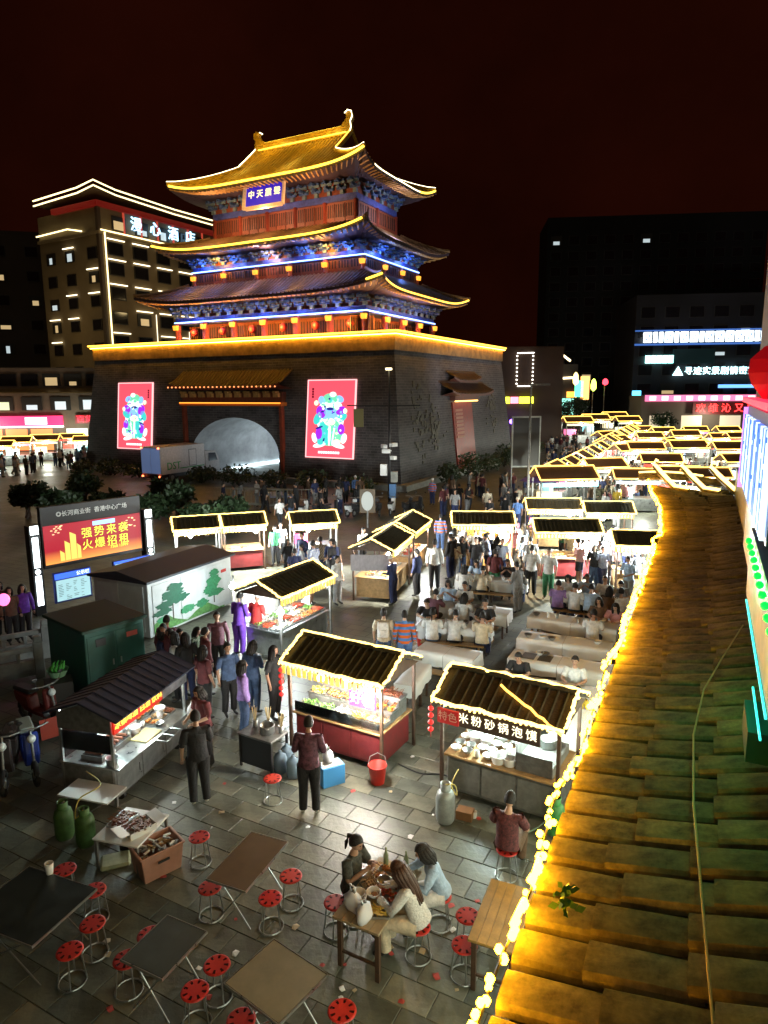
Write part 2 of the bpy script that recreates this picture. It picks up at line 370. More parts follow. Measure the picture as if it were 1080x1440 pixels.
# building body behind the roof, with LED front
wall_m = mat('dark_facade', (.035, .05, .045), .5, var=.4, vscale=2)
bt = thing('led_fronted_building', 'building front with green LED bulbs and a blue white lit sign above tiled roof', 'building', EV(0, 1.2, 0)); O3 = EV(0, 1.2, 0)
def wallbox(mb, s0, s1, p0, p1, z0, z1, mi=0):
    q = [EV(s0, p0, 0) - O3, EV(s1, p0, 0) - O3, EV(s1, p1, 0) - O3, EV(s0, p1, 0) - O3]
    mb.add([(p.x, p.y, z0) for p in q] + [(p.x, p.y, z1) for p in q], [(3, 2, 1, 0), (4, 5, 6, 7), (0, 1, 5, 4), (1, 2, 6, 5), (2, 3, 7, 6), (3, 0, 4, 7)], mi)
b = MB(); wallbox(b, .9, 6.28, 1.06, 6, 5.42, 9.2); wallbox(b, -1.6, 15.2, 1.24, 6, 0, 5.41); b.build('wall', wall_m, bt)
b = MB(); wallbox(b, -1.6, 15, .5, 1.21, 0, 4.4); b.build('lower_wall', mat('brown_wall', (.12, .08, .05), .7, var=.3), bt)
sw_ = MB(); wallbox(sw_, 0, 1.7, .485, .499, .5, 3.2); swm = sw_.mesh('lit_pane', glow('fill_glow_pane', (.95, 1, .74), 2.0))  # glowing panes added out of view to light the near plaza
for i in range(6): obj('lit_pane', swm, bt, ED * (-1.4 + i * 2.3))
gm = mat('green_panel', (.008, .05, .025), .5, var=.3)
b = MB(); wallbox(b, 1.0, 3.9, .99, 1.055, 5.5, 6.05); b.build('light_channel', gm, bt)
b = MB(); b2 = MB()
bb_ = MB(); bb_.ball((0, 0, 0), .024, 10, 7); bme_ = bb_.mesh('green_bulb', led_green, smooth=True)
for i in range(12): obj('green_bulb', bme_, bt, EV(1.05 + i * .23, .96, 6.0) - O3)
lamp(bt, EV(1.6, .80, 5.8) - O3, 4, (.05, 1, .25), .1, 'green_lamp'); lamp(bt, EV(3.0, .80, 5.8) - O3, 5, (.05, 1, .25), .1, 'green_lamp')
b = MB(); wallbox(b, 1.35, 3.6, .975, .985, 5.50, 5.512); wallbox(b, 1.3, 2.0, .955, .965, 5.40, 5.41); b.build('teal_light_strip', led_teal, bt)
# lit sign of upright blue and white tubes
sg = MB(); wallbox(sg, 2.4, 6.2, .99, 1.055, 6.2, 7.02); sg.build('sign_box', mat('sign_blue', (.02, .03, .25), .4), bt)
bw = MB(); bb = MB(); rr = random.Random(11)
for i in range(29):
    s0 = 2.5 + i * .126; m_ = bw if i % 5 < 2 or i % 7 == 3 else bb
    z0 = 6.22; zz = z0
    while zz < 6.95:
        z1 = min(6.97, zz + rr.uniform(.25, .7)); wallbox(m_, s0, s0 + .045, .955, .985, zz, z1 - .04); zz = z1
tag(bw.build('white_tube_field', glow('tube_white', (.55, .8, 1), 1.0), bt), kind='stuff'); tag(bb.build('blue_tube_field', glow('tube_blue', (.05, .18, 1), .8), bt), kind='stuff')
b = MB(); wallbox(b, 2.4, 6.25, .93, 1.04, 7.06, 7.11); b.build('red_light_edge', led_red, bt)
b = MB(); wallbox(b, 6.2, 6.24, .95, 1.04, 6.1, 7.0); b.build('purple_light_edge', glow('tube_purple', (.55, .2, 1), 1.2), bt)
# red hexagon lantern above
b = MB(); b.lathe([(.04, .24), (.07, .23), (.19, .12), (.2, 0), (.16, -.1), (.07, -.2), (.04, -.24)], 6); c_ = EV(4.6, 1.07, 7.34)
ln = thing('paper_lantern', 'large faceted red lantern hanging above the blue white sign', 'lantern', c_); b.build('shade', mat('lantern_red', (.5, .01, .015), .5, emit=(1, .01, .02), es=.12), ln)
b = MB(); b.tube([(0, 0, .27), (0, 0, 1.2)], .012, 5); b.build('cord', black, ln)
b = MB(); b.tube([(0, 0, -.26), (0, 0, -.32)], [.02, .035], 6); b.build('tassel', led_red, ln)
# clear glass cover on the wall lamp beside the tiles
b = MB(); wallbox(b, 1.55, 2.0, .92, 1.2, 5.14, 5.32); o = MB()
lb = thing('glass_light_box', 'clear glass light box hung under the teal strip by the roof tiles', 'light box', O3); b.build('glass_cover', mat('frosted_teal', (.02, .12, .10), .35, trans=.5), lb); wallbox(o, 1.56, 1.99, 1.20, 1.235, 5.17, 5.31); o.build('back_plate', gm, lb)

# ================================================================== DRUM TOWER
TC = Vector((-7.5, 69.59, 0)); TTH = R(-28)
tw = thing('drum_tower', 'three tiered drum tower on a brick gate base, outlined with golden lights', 'tower', TC, TTH)
brick = brick_mat('tower_brick', (.060, .056, .060), (.10, .092, .094), (.15, .14, .14), .62, .2, .8, bumpd=.015, mort_size=.018, swap=True, var=.65)
A0, B0, H0, BAT = 15.83, 12.15, 11.47, 1.28
ztop = 10.35
def fb(z): return BAT * (1 - z / H0)
# base: battered walls with an arched passage through (front y- to back y+), and a doorway on the right
AX, AR, AZ, AH = 1.2, 4.75, 1.8, 3.3
n = 20; prof = [(AX - AR, 0)] + [(AX - AR * math.cos(PI * i / n), AZ + AH * math.sin(PI * i / n)) for i in range(n + 1)] + [(AX + AR, 0)]
b = MB()
def fy(z, sg): return sg * (B0 + fb(z))
for sg in (-1, 1):
    k = len(prof); top = ztop
    # strips between the arch outline and the outer outline
    xs = [p[0] for p in prof]
    L0 = -(A0 + fb(0)); L1 = -(A0 + fb(top)); R0 = A0 + fb(0); R1 = A0 + fb(top)
    def V(x, z): return (x, fy(z, sg), z)
    b.add([V(L0, 0), V(prof[0][0], 0), V(prof[1][0], AZ), V(-(A0 + fb(AZ)), AZ)], [(0, 1, 2, 3)])
    b.add([V(R0, 0), V(prof[-1][0], 0), V(prof[-2][0], AZ), V(A0 + fb(AZ), AZ)], [(0, 1, 2, 3)])
    b.add([V(-(A0 + fb(AZ)), AZ), V(prof[1][0], AZ), V(prof[1][0], top), V(L1, top)], [(0, 1, 2, 3)])
    b.add([V(A0 + fb(AZ), AZ), V(prof[-2][0], AZ), V(prof[-2][0], top), V(R1, top)], [(0, 1, 2, 3)])
    for i in range(1, k - 2):
        (x0, z0), (x1, z1) = prof[i], prof[i + 1]; b.add([V(x0, z0), V(x1, z1), V(x1, top), V(x0, top)], [(0, 1, 2, 3)])
for sg in (-1, 1):
    b.add([(sg * (A0 + fb(0)), -(B0 + fb(0)), 0), (sg * (A0 + fb(0)), B0 + fb(0), 0), (sg * (A0 + fb(ztop)), B0 + fb(ztop), ztop), (sg * (A0 + fb(ztop)), -(B0 + fb(ztop)), ztop)], [(0, 1, 2, 3)])
b.add([(-A0, -B0, ztop), (A0, -B0, ztop), (A0, B0, ztop), (-A0, B0, ztop)], [(0, 1, 2, 3)])
b.build('brick_base', brick, tw)
b = MB(); k = len(prof)
for i in range(k - 1): (x0, z0), (x1, z1) = prof[i], prof[i + 1]; b.add([(x0, fy(z0, -1), z0), (x1, fy(z1, -1), z1), (x1, fy(z1, 1), z1), (x0, fy(z0, 1), z0)], [(0, 1, 2, 3)])
b.build('archway_lining', mat('arch_plaster', (.34, .36, .38), .7, var=.3, vscale=.8), tw)
b = MB(); b.b2(AX - AR + .05, AX - AR + .13, -8, 9, .05, .17); b.b2(AX + AR - .13, AX + AR - .05, -10, 9, .05, .17); b.build('archway_light_strip', glow('arch_led', (.75, .95, 1), 9), tw)
lamp(tw, (AX, -3, .6), 300, (.88, .95, 1), .3, 'archway_fill')  # unseen point light added to brighten the vault
# stone surround framing the arch and the gatehouse canopy over it
for x0, x1, z0, z1 in ((AX - 5.3, AX - 5.05, 0, 6.1), (AX + 5.05, AX + 5.3, 0, 6.1)):
    b = MB(); b.b2(x0, x1, -B0 - fb(0) - .05, -B0 - fb(z1) - .35, z0, z1); b.build('arch_pilaster', red_wood, tw)
b = MB(); b.b2(AX - 5.5, AX + 5.3, -B0 - fb(6) - .75, -B0 - .3, 6.08, 6.38); b.build('lintel_beam', mat('orange_lacquer', (.5, .16, .03), .5), tw)
b = MB(); b.b2(AX - 5.45, AX + 5.25, -B0 - fb(6) - .83, -B0 - fb(6) - .77, 6.28, 6.36); b.build('lintel_light', glow('amber', (1, .28, .03), 1.6), tw)
canopy_m = mat('canopy_wood', (.11, .035, .02), .6, var=.4, vscale=4)
b = MB(); b.b2(AX - 5.4, AX + 5.2, -B0 - fb(7) - .6, -B0 + .2, 6.4, 7.2); b.build('canopy_frieze', canopy_m, tw)
gold_t = mat('gilt_paint', (.45, .28, .09), .45, var=.4, vscale=5)
pm = MB(); pm.box((0, 0, 0), (.5, .3, .34)); pm.box((0, -.1, .24), (.3, .5, .16)); bmesh_br = pm.mesh('canopy_bracket', gold_t)
for i in range(11): obj('canopy_bracket', bmesh_br, tw, (AX - 5 + i * .98, -B0 - fb(7) - .75, 6.95))

def rib_roof(name, parent, P, half, L, tile_m, nrib_gap=.42, nt=7, ribr=.085):
    """one roof slope. P(x,t)->point, half(t)->half width, L half width at the eave"""
    b = MB(); nx = 18
    for i in range(nt):
        t0, t1 = i / nt, (i + 1) / nt
        for j in range(nx):
            s0, s1 = -1 + 2 * j / nx, -1 + 2 * (j + 1) / nx
            b.add([P(s0 * half(t0), t0), P(s1 * half(t0), t0), P(s1 * half(t1), t1), P(s0 * half(t1), t1)], [(0, 1, 2, 3)])
    o = b.build('roof_slope', tile_m, parent)
    r = MB(); x = -L + nrib_gap / 2
    while x < L:
        tm = 1.
        if half(1) < abs(x):
            lo, hi = 0., 1.
            for _ in range(16):
                m_ = (lo + hi) / 2
                if half(m_) > abs(x): lo = m_
                else: hi = m_
            tm = lo
        if tm > .06:
            k = max(2, int(nt * tm)); pts = [P(x, tm * i / k) + Vector((0, 0, .03)) for i in range(k + 1)]
            r.tube(pts, ribr, 5)
        x += nrib_gap
    tag(r.build('tile_rib_field', tile_m, o), kind='stuff')
    return o
tile_dk = mat('glazed_tile_brown', (.14, .09, .035), .4, var=.4, vscale=2)
tile_gd = mat('glazed_tile_gold', (.38, .24, .04), .35, var=.35, vscale=2)
soffit_m = mat('painted_soffit', (.05, .035, .05), .6, var=.5, vscale=3)
def skirt(ae, be, ze, up, ai, bi, zi, tm, soff=True):
    """hipped skirt roof running round the tower: eave half sizes, eave height mid-side, corner lift, inner half sizes, inner height"""
    def mkP(side):
        L, Li, D, Di = (ae, ai, be, bi) if side in (0, 2) else (be, bi, ae, ai)
        def half(t): return L + (Li - L) * t
        def P(x, t):
            s = min(1, abs(x) / max(.01, half(t))); lift = up * (s ** 5) * (1 - t) ** 1.3
            d = D + (Di - D) * t + .35 * (s ** 6) * (1 - t); z = ze + (zi - ze) * (t ** 1.25) + lift
            xx = x * (1 + .03 * (s ** 6) * (1 - t))
            return {0: Vector((xx, -d, z)), 2: Vector((-xx, d, z)), 1: Vector((d, xx, z)), 3: Vector((-d, -xx, z))}[side]
        return P, half, L, Li
    out = []
    for side in range(4):
        P, half, L, Li = mkP(side)
        out.append((P, L)); rib_roof('r', tw, P, half, L, tm)
        # fascia, soffit and rafter ends
        b = MB(); nn = 24
        for j in range(nn):
            x0, x1 = -L + 2 * L * j / nn, -L + 2 * L * (j + 1) / nn; a, c_ = P(x0, 0), P(x1, 0); q = Vector((0, 0, -.22))
            b.add([a, c_, c_ + q, a + q], [(0, 1, 2, 3)])
            e, f_ = P(x0 * Li / L, 1), P(x1 * Li / L, 1); e.z = f_.z = ze - .05
            b.add([a + q, c_ + q, f_, e], [(0, 1, 2, 3)])
        b.build('eave_soffit', soffit_m, tw)
        r = MB(); x = -L + .25
        while x < L - .2:
            a = P(x, 0) - Vector((0, 0, .28)); c_ = P(x * .93, .4); c_.z = ze - .1
            r.tube([a, a + (c_ - a) * .5], .07, 4); x += .5
        tag(r.build('rafter_end_row', gold_t, tw), kind='stuff')
    return out
def hip_ridges(cors, tm, lightm=None, r=.16):
    for pts in cors:
        b = MB(); b.tube(pts, r, 6); o = b.build('hip_ridge', tm, tw)
        if lightm:
            b = MB(); b.tube([Vector(p) + Vector((0, 0, r + .03)) for p in pts], .05, 5); b.build('ridge_light', lightm, o)

blue_p = mat('blue_painted_beam', (.035, .06, .24), .5, var=.6, vscale=2.5)
blue_b = mat('blue_green_bracket', (.04, .09, .22), .55, var=.6, vscale=6)
panel_m = mat('lattice_panel', (.20, .055, .02), .55, var=.4, vscale=5)
lamp_box = glow('sconce_amber', (1, .34, .03), 1.2)
# dougong bracket set, shared
d = MB()
d.box((0, 0, .12), (.34, .3, .24), mi=1); d.box((0, -.1, .32), (.95, .18, .14)); d.box((0, -.25, .40), (.2, .85, .15)); d.box((0, -.42, .58), (1.05, .16, .13), mi=1); d.box((0, -.5, .68), (.2, .9, .14))
for sx in (-.42, 0, .42): d.box((sx, -.1, .45), (.2, .22, .1), mi=1); d.box((sx, -.44, .7), (.2, .2, .1))
dg_me = d.mesh('bracket_cluster', [blue_b, mat('pale_green_paint', (.12, .2, .22), .6)])
col_me_c = {}
def storey(a, b_, z0, zc, z1, nbx, nby, colr, with_lat=True, hall=0.):
    """columns z0..zc, beam+bracket band zc..z1, inner wall set back by hall"""
    w = MB(); w.b2(-a + hall, a - hall, -b_ + hall, b_ - hall, z0 - .3, z1); w.build('storey_wall', red_wood if hall else panel_m, tw)
    cm = MB(); cm.lathe([(colr * 1.3, 0), (colr * 1.3, .12), (colr, .16), (colr, zc - z0)], 12); cme = cm.mesh('column', red_wood, smooth=True)
    sm = MB(); sm.box((0, 0, 0), (.55, .55, .42), top=1.15); sme = sm.mesh('sconce', lamp_box)
    xs = [-a + 2 * a * i / nbx for i in range(nbx + 1)]; ys = [-b_ + 2 * b_ * i / nby for i in range(nby + 1)]
    pts = [(x, -b_) for x in xs] + [(a, y) for y in ys[1:]] + [(x, b_) for x in xs[:-1]] + [(-a, y) for y in ys[1:-1]]
    for x, y in pts:
        c_ = obj('column', cme, tw, (x, y, z0))
    # lattice panels between columns
    lat = MB(); lat.b2(-.5, .5, -.03, .03, 0, 1)
    for k in range(4): lat.b2(-.46 + k * .25, -.36 + k * .25, -.06, -.03, .3, .95, mi=1)
    lme = lat.mesh('lattice_panel', [panel_m, mat('lattice_gap', (.02, .012, .01), .8)])
    hh = zc - z0 - .25
    for i in range(nbx):
        wd = 2 * a / nbx; m_ = 3
        for k in range(m_):
            o = obj('lattice_panel', lme, tw, (xs[i] + wd * (k + .5) / m_, -b_ + hall - .06, z0 + .05)); o.scale = (wd / m_ * .9, 1, hh)
    for i in range(nby):
        wd = 2 * b_ / nby
        for k in range(2):
            o = obj('lattice_panel', lme, tw, (a - hall + .06, ys[i] + wd * (k + .5) / 2, z0 + .05), PI / 2); o.scale = (wd / 2 * .9, 1, hh)
    # architrave and bracket band
    w = MB(); w.b2(-a - .12, a + .12, -b_ - .12, b_ + .12, zc - .05, zc + .5); w.build('painted_beam', blue_p, tw)
    zb = zc + .5; sc_ = (z1 - zb) / .78
    k = int(2 * a / 1.25)
    for i in range(k + 1):
        o = obj('bracket_cluster', dg_me, tw, (-a + 2 * a * i / k, -b_ - .1, zb)); o.scale = (1, 1, sc_)
    k = int(2 * b_ / 1.25)
    for i in range(1, k + 1):
        o = obj('bracket_cluster', dg_me, tw, (a + .1, -b_ + 2 * b_ * i / k, zb), PI / 2); o.scale = (1, 1, sc_)
    return xs, ys
def strip(name, m, pts, r=.05):
    b = MB(); b.tube(pts, r, 5); return b.build(name, m, tw)
# storey 1
xs1, ys1 = storey(10.5, 6.8, 10.36, 13.75, 15.2, 6, 4, .3, hall=1.6)
e1 = skirt(13.1, 9.0, 15.45, .72, 9.9, 5.6, 17.3, tile_dk)
xs2, ys2 = storey(9.46, 5.2, 17.35, 18.55, 19.75, 5, 3, .24)
e2 = skirt(11.25, 8.1, 20.05, .72, 8.3, 4.1, 21.75, tile_dk)
xs3, ys3 = storey(7.93, 3.7, 21.7, 23.6, 25.2, 5, 2, .22)
# blue light lines under the beams, sconces at the columns
for a, b_, z in ((10.5, 6.8, 13.72), (9.46, 5.2, 18.5)):
    strip('blue_light_strip', glow('strip_iceblue', (.22, .4, 1), 3.2), [(-a - .2, -b_ - .22, z + .1), (a + .22, -b_ - .22, z + .1)], .055)
    strip('blue_light_strip', glow('strip_iceblue', (.22, .4, 1), 3.2), [(a + .22, -b_ - .22, z + .1), (a + .22, b_ + .2, z + .1)], .055)
sm = MB(); sm.box((0, 0, 0), (.44, .44, .42), top=1.15); sme = sm.mesh('sconce', lamp_box)
for i, x in enumerate(xs1): 
    obj('sconce', sme, tw, (x, -6.8 - .2, 13.35)); 
for y in ys1[1:]: obj('sconce', sme, tw, (10.5 + .2, y, 13.35))
for x in xs2[::1]: obj('sconce', sme, tw, (x, -5.2 - .2, 18.05), 0, .9)
for y in ys2[1:]: obj('sconce', sme, tw, (9.46 + .2, y, 18.05), 0, .9)
for i in range(6):
    lamp(tw, (xs1[i] + 1.7, -7.5, 12.9), 330, (1, .42, .07), .2, 'gallery_fill')  # fill lights without fixtures, added to strengthen the sconce glow
for i in range(3): lamp(tw, (11.4, ys1[i] + 1.7, 12.9), 330, (1, .42, .07), .2, 'gallery_fill')
for x in (-6, 0, 6): lamp(tw, (x, -6.2, 19.2), 170, (1, .42, .08), .2, 'gallery_fill')  # upper storeys: more added fill, no fixtures
for x in (-5, 0, 5): lamp(tw, (x, -6.4, 22.9), 300, (1, .5, .25), .3, 'gallery_fill')
lamp(tw, (10.2, 0, 22.9), 260, (.75, .6, .75), .3, 'gallery_fill')
# blue fill lights added by the bracket bands, no fixtures modelled
for z, yy, xx in ((14.0, -8.0, 11.8), (19.05, -6.0, 10.2)):
    for x in (-8, -4, 0, 4, 8): lamp(tw, (x, yy, z), 75, (.16, .3, 1), .15, 'band_fill')
    for y in (-3, 2): lamp(tw, (xx, y, z), 75, (.16, .3, 1), .15, 'band_fill')
# top roof: hip and gable
A3, B3, Z3, ZR, TG, AG = 10.4, 6.8, 25.55, 30.35, .6, 5.35
def half3(t): return A3 + (AG - A3) * min(1, t / TG)
def zprof(t): return Z3 + (ZR - Z3) * (t ** 1.28)
def P3(sg):
    def P(x, t):
        s = min(1, abs(x) / half3(t)); k = max(0, 1 - t / TG)
        return Vector((x * (1 + .03 * s ** 6 * k), sg * (B3 * (1 - t) + .3 * s ** 6 * k), zprof(t) + .8 * s ** 5 * k ** 1.3))
    return P
def half3s(t): return B3 * (1 - t * TG)
def P3s(sg):
    def P(y, t):
        s = min(1, abs(y) / half3s(t)); k = 1 - t
        return Vector((sg * (A3 + (AG - A3) * t + .3 * s ** 6 * k), y * (1 + .03 * s ** 6 * k), zprof(t * TG) + .8 * s ** 5 * k ** 1.3))
    return P
for sg in (-1, 1):
    rib_roof('r', tw, P3(sg), half3, A3, tile_gd, nt=9); rib_roof('r', tw, P3s(sg), half3s, B3, tile_gd)
    g = MB(); zt = zprof(TG); yg = B3 * (1 - TG)
    g.add([(sg * AG, -yg, zt), (sg * AG, yg, zt), (sg * AG, yg * .5, zprof(TG + .2) - .05), (sg * AG, 0, ZR - .05), (sg * AG, -yg * .5, zprof(TG + .2) - .05)], [(0, 1, 2, 3, 4)]); g.build('gable_wall', red_wood, tw)
sof = MB()
for sg in (-1, 1):
    P = P3(sg)
    Q = P3s(sg)
    for j in range(24):
        x0, x1 = -A3 + 2 * A3 * j / 24, -A3 + 2 * A3 * (j + 1) / 24; a, c_ = P(x0, 0), P(x1, 0); q = Vector((0, 0, -.25))
        sof.add([a, c_, c_ + q, a + q], [(0, 1, 2, 3)]); sof.add([a + q, c_ + q, (x1 * .75, sg * 3.6, 25.3), (x0 * .75, sg * 3.6, 25.3)], [(0, 1, 2, 3)])
        y0, y1 = -B3 + 2 * B3 * j / 24, -B3 + 2 * B3 * (j + 1) / 24; a, c_ = Q(y0, 0), Q(y1, 0)
        sof.add([a, c_, c_ + q, a + q], [(0, 1, 2, 3)]); sof.add([a + q, c_ + q, (sg * 7.8, y1 * .52, 25.3), (sg * 7.8, y0 * .52, 25.3)], [(0, 1, 2, 3)])
sof.build('eave_soffit', soffit_m, tw)
r = MB(); x = -A3 + .3
while x < A3: a = P3(-1)(x, 0) - Vector((0, 0, .3)); r.tube([a, Vector((a.x * .92, a.y + 1.1, a.z - .05))], .075, 4); x += .5
y = -B3 + .3
while y < B3: a = P3s(1)(y, 0) - Vector((0, 0, .3)); r.tube([a, Vector((a.x - 1.1, a.y * .9, a.z - .05))], .075, 4); y += .5
tag(r.build('rafter_end_row', gold_t, tw), kind='stuff')
# ridges
m = MB(); m.b2(-5.1, 5.1, -.22, .22, ZR - .1, ZR + .62); m.b2(-5.15, 5.15, -.3, .3, ZR + .5, ZR + .66); o = m.build('main_ridge', tile_gd, tw, bevel=.04)
for dz, yy in ((.69, 0), (.05, -.3)):
    m = MB(); m.tube([(-5.0, yy, ZR + dz + .03), (5.0, yy, ZR + dz + .03)], .055, 5); m.build('ridge_light', led_y, o)
# dragon-head finials with a curled-back crest
fm = MB(); fm.prism([(-.55, 0, 0), (.35, 0, 0), (.5, 0, .5), (.42, 0, 1.0), (.62, 0, 1.35), (.55, 0, 1.75), (.2, 0, 1.9), (-.12, 0, 1.72), (0, 0, 1.45), (-.2, 0, 1.1), (-.5, 0, .95), (-.62, 0, .5)], (0, .5, 0)); fme = fm.mesh('ridge_finial', tile_gd, bevel=.04)
lm = MB(); lm.tube([(.38, -.05, .1), (.52, -.05, .5), (.44, -.05, 1.0), (.66, -.05, 1.35), (.56, -.05, 1.8), (.2, -.05, 1.95), (-.14, -.05, 1.74)], .05, 5); lme_ = lm.mesh('finial_light', led_cream)
for sg in (-1, 1):
    f = obj('ridge_finial', fme, tw, (sg * 5.0, -.25 * sg, ZR - .05), 0 if sg > 0 else PI); obj('finial_light', lme_, f)
for sx in (-1, 1):
    for sy in (-1, 1):
        P = P3(sy)
        pts = [P(sx * half3(t), t) + Vector((sx * .05, 0, .16)) for t in [TG + (1 - TG) * i / 6 for i in range(7)]]
        m = MB(); m.tube(pts, .2, 6); o = m.build('gable_ridge', tile_gd, tw)
        if sy < 0: m = MB(); m.tube([p + Vector((0, -.1, .22)) for p in pts], .045, 5); m.build('ridge_light', led_cream if sx < 0 else led_gold, o)
        pts = [P(sx * half3(t) * .995, t) + Vector((0, 0, .14)) for t in [TG * i / 8 for i in range(9)]]
        m = MB(); m.tube(pts, .18, 6); o = m.build('hip_ridge', tile_gd, tw)
        if (sx, sy) != (-1, 1): m = MB(); m.tube([p + Vector((0, 0, .2)) for p in pts], .045, 5); m.build('ridge_light', led_cream, o)
for (ee, li) in ((e1, None), (e2, None)):
    pass
for (ae, be, ze, up, ai, bi, zi) in ((13.1, 9.0, 15.45, .72, 9.9, 5.6, 17.3), (11.25, 8.1, 20.05, .72, 8.3, 4.1, 21.75)):
    for sx in (-1, 1):
        for sy in (-1, 1):
            pts = []
            for i in range(8):
                t = i / 7; pts.append(Vector((sx * ((ae * 1.03) + (ai - ae * 1.03) * t), sy * ((be + .35) + (bi - be - .35) * t), ze + (zi - ze) * t ** 1.25 + up * (1 - t) ** 1.3 + .14)))
            m = MB(); m.tube(pts, .17, 6); m.build('hip_ridge', tile_dk, tw)
# eave light lines (as lit in the photo: top front, middle front, lowest right; thin ones elsewhere)
def eave_line(P, L, x0, x1, m_, r=.085, dz=.0):
    pts = []
    for i in range(31):
        x = x0 + (x1 - x0) * i / 30; p = P(x, 0); pts.append(p + Vector((0, 0, dz)) + (Vector((0, -.1, 0))))
    strip('eave_light', m_, pts, r)
eave_line(P3(-1), A3, -A3 * .97, A3, led_y, .10)
eave_line(P3s(1), B3, -B3 * .7, B3 * .97, led_cream, .05); eave_line(P3s(1), B3, B3 * .6, B3, led_y, .09)
eave_line(e2[0][0], e2[0][1], -e2[0][1], e2[0][1] * .97, led_y, .09)
eave_line(e1[1][0], e1[1][1], -e1[1][1] * .92, e1[1][1], led_gold, .075)
eave_line(e1[0][0], e1[0][1], e1[0][1] * .90, e1[0][1], led_y, .09)
# fill lights added in mid-air that make the tiles glow golden
for x in (-6, -2, 2, 6): lamp(tw, (x, -7.6, 26.6), 220, (1, .60, .06), .3, 'roof_fill')
for x in (-3, 3): lamp(tw, (x, -2.2, 31.0), 160, (1, .60, .06), .3, 'roof_fill')
# plaque
pq = thing('name_plaque', 'blue plaque with gold characters under the top eave of the tower', 'plaque', TC + Vector((math.cos(TTH) * -.15 - math.sin(TTH) * -6.1, math.sin(TTH) * -.15 + math.cos(TTH) * -6.1, 23.55)), TTH)
def tilted(o, rx): o.rotation_euler = (rx, 0, o.rotation_euler[2]); return o
b = MB(); b.b2(-2.0, 2.0, -.05, .1, 0, 1.95); b.build('board', mat('plaque_blue', (.03, .02, .42), .4, emit=(.03, .01, .5), es=.5), pq)
b = MB(); b.b2(-2.35, -2.0, -.14, .12, -.2, 2.1); b.b2(2.0, 2.2, -.14, .12, -.2, 2.1); b.b2(-2.0, 2.0, -.14, .12, 1.95, 2.15); b.b2(-2.0, 2.0, -.14, .12, -.3, 0); b.build('frame', mat('plaque_frame', (.6, .4, .22), .5, emit=(1, .6, .3), es=.18, var=.3), pq)
for i, ch in enumerate('中天震聲'): text(ch, .74, glow('gold_letter', (1, .8, .3), 1.1), pq, (-1.42 + i * .95, -.07, .98), ext=.03, bold=.004)
pq.rotation_euler = (R(-9), 0, TTH)
led_wash = glow('led_wash', (1, .45, .03), 26)
# parapet band, glowing gold under its light line
par = mat('parapet_render', (.30, .19, .07), .7, var=.45, vscale=1.5, bump=.3, bscale=8)
b = MB()
for sg in (-1, 1):
    b.b2(-A0 - .25, A0 + .25, sg * B0 - .25, sg * B0 + .25, ztop - .15, H0 - .1); b.b2(sg * A0 - .25, sg * A0 + .25, -B0 + .25, B0 - .25, ztop - .15, H0 - .1)
b.build('parapet', par, tw)
b = MB(); b.b2(-A0 - .5, A0 + .5, -B0 - .5, -B0 + .3, H0 - .1, H0 + .04); b.b2(A0 - .3, A0 + .5, -B0 + .3, B0 + .5, H0 - .1, H0 + .04); b.build('parapet_coping', par, tw)
strip('parapet_light', led_gold, [(-A0 - .5, -B0 - .52, H0 + .06), (A0 + .5, -B0 - .52, H0 + .06)], .075)
strip('parapet_light', led_gold, [(A0 + .52, -B0 - .52, H0 + .06), (A0 + .52, B0 + .5, H0 + .06)], .075)
strip('parapet_wash_light', led_wash, [(-A0 - .3, -B0 - .42, H0 - .14), (A0 + .4, -B0 - .42, H0 - .14)], .04)
strip('parapet_wash_light', led_wash, [(A0 + .42, -B0 - .4, H0 - .14), (A0 + .42, B0 + .4, H0 - .14)], .04)
# canopies: gatehouse roof over the arch; small tiled hood over the side door
def hood(parent, cx, z, half, depth, rise, rz, yb, tm):
    b = MB(); nn = 12
    def P(x, t):
        s = abs(x) / half; q = Vector((x, -depth * (1 - t), z + rise * t ** 1.2 + .35 * s ** 4 * (1 - t)))
        c, s2 = math.cos(rz), math.sin(rz); return Vector((cx[0] + q.x * c - q.y * s2, cx[1] + q.x * s2 + q.y * c, q.z))
    rib_roof('r', parent, P, lambda t: half, half, tm, .36, 5, .07)
    b = MB()
    for j in range(nn):
        x0, x1 = -half + 2 * half * j / nn, -half + 2 * half * (j + 1) / nn; a, c_ = P(x0, 0), P(x1, 0); e, f_ = P(x0, 1), P(x1, 1); e.z = f_.z = z - .15
        b.add([a, c_, c_ - Vector((0, 0, .18)), a - Vector((0, 0, .18))], [(0, 1, 2, 3)]); b.add([a - Vector((0, 0, .18)), c_ - Vector((0, 0, .18)), f_, e], [(0, 1, 2, 3)])
    b.build('hood_soffit', canopy_m, parent)
    m_ = MB(); m_.tube([P(-half * 1.02, 1.03), P(half * 1.02, 1.03)], .16, 6); m_.build('hood_ridge', tm, parent)
tile_bk = mat('dark_hood_tile', (.05, .026, .016), .6, var=.4, vscale=2)
hood(tw, (AX - .1, -B0 - fb(8) + .25), 7.55, 5.9, 2.0, 1.5, 0, 0, tile_bk)
b = MB()
for i in range(26): b.ball((AX - 5.8 + i * .45, -B0 - fb(8) - 1.9, 7.62), .07, 6, 4)
b.build('eave_dot_light', glow('dot_amber', (1, .3, .1), 1.2), tw)
hood(tw, (A0 + fb(7) - .15, .6), 6.9, 5.2, 1.3, 1.0, PI / 2, 0, tile_bk)
hood(tw, (A0 + fb(8) - .15, .6), 8.1, 3.4, .8, .7, PI / 2, 0, tile_bk)
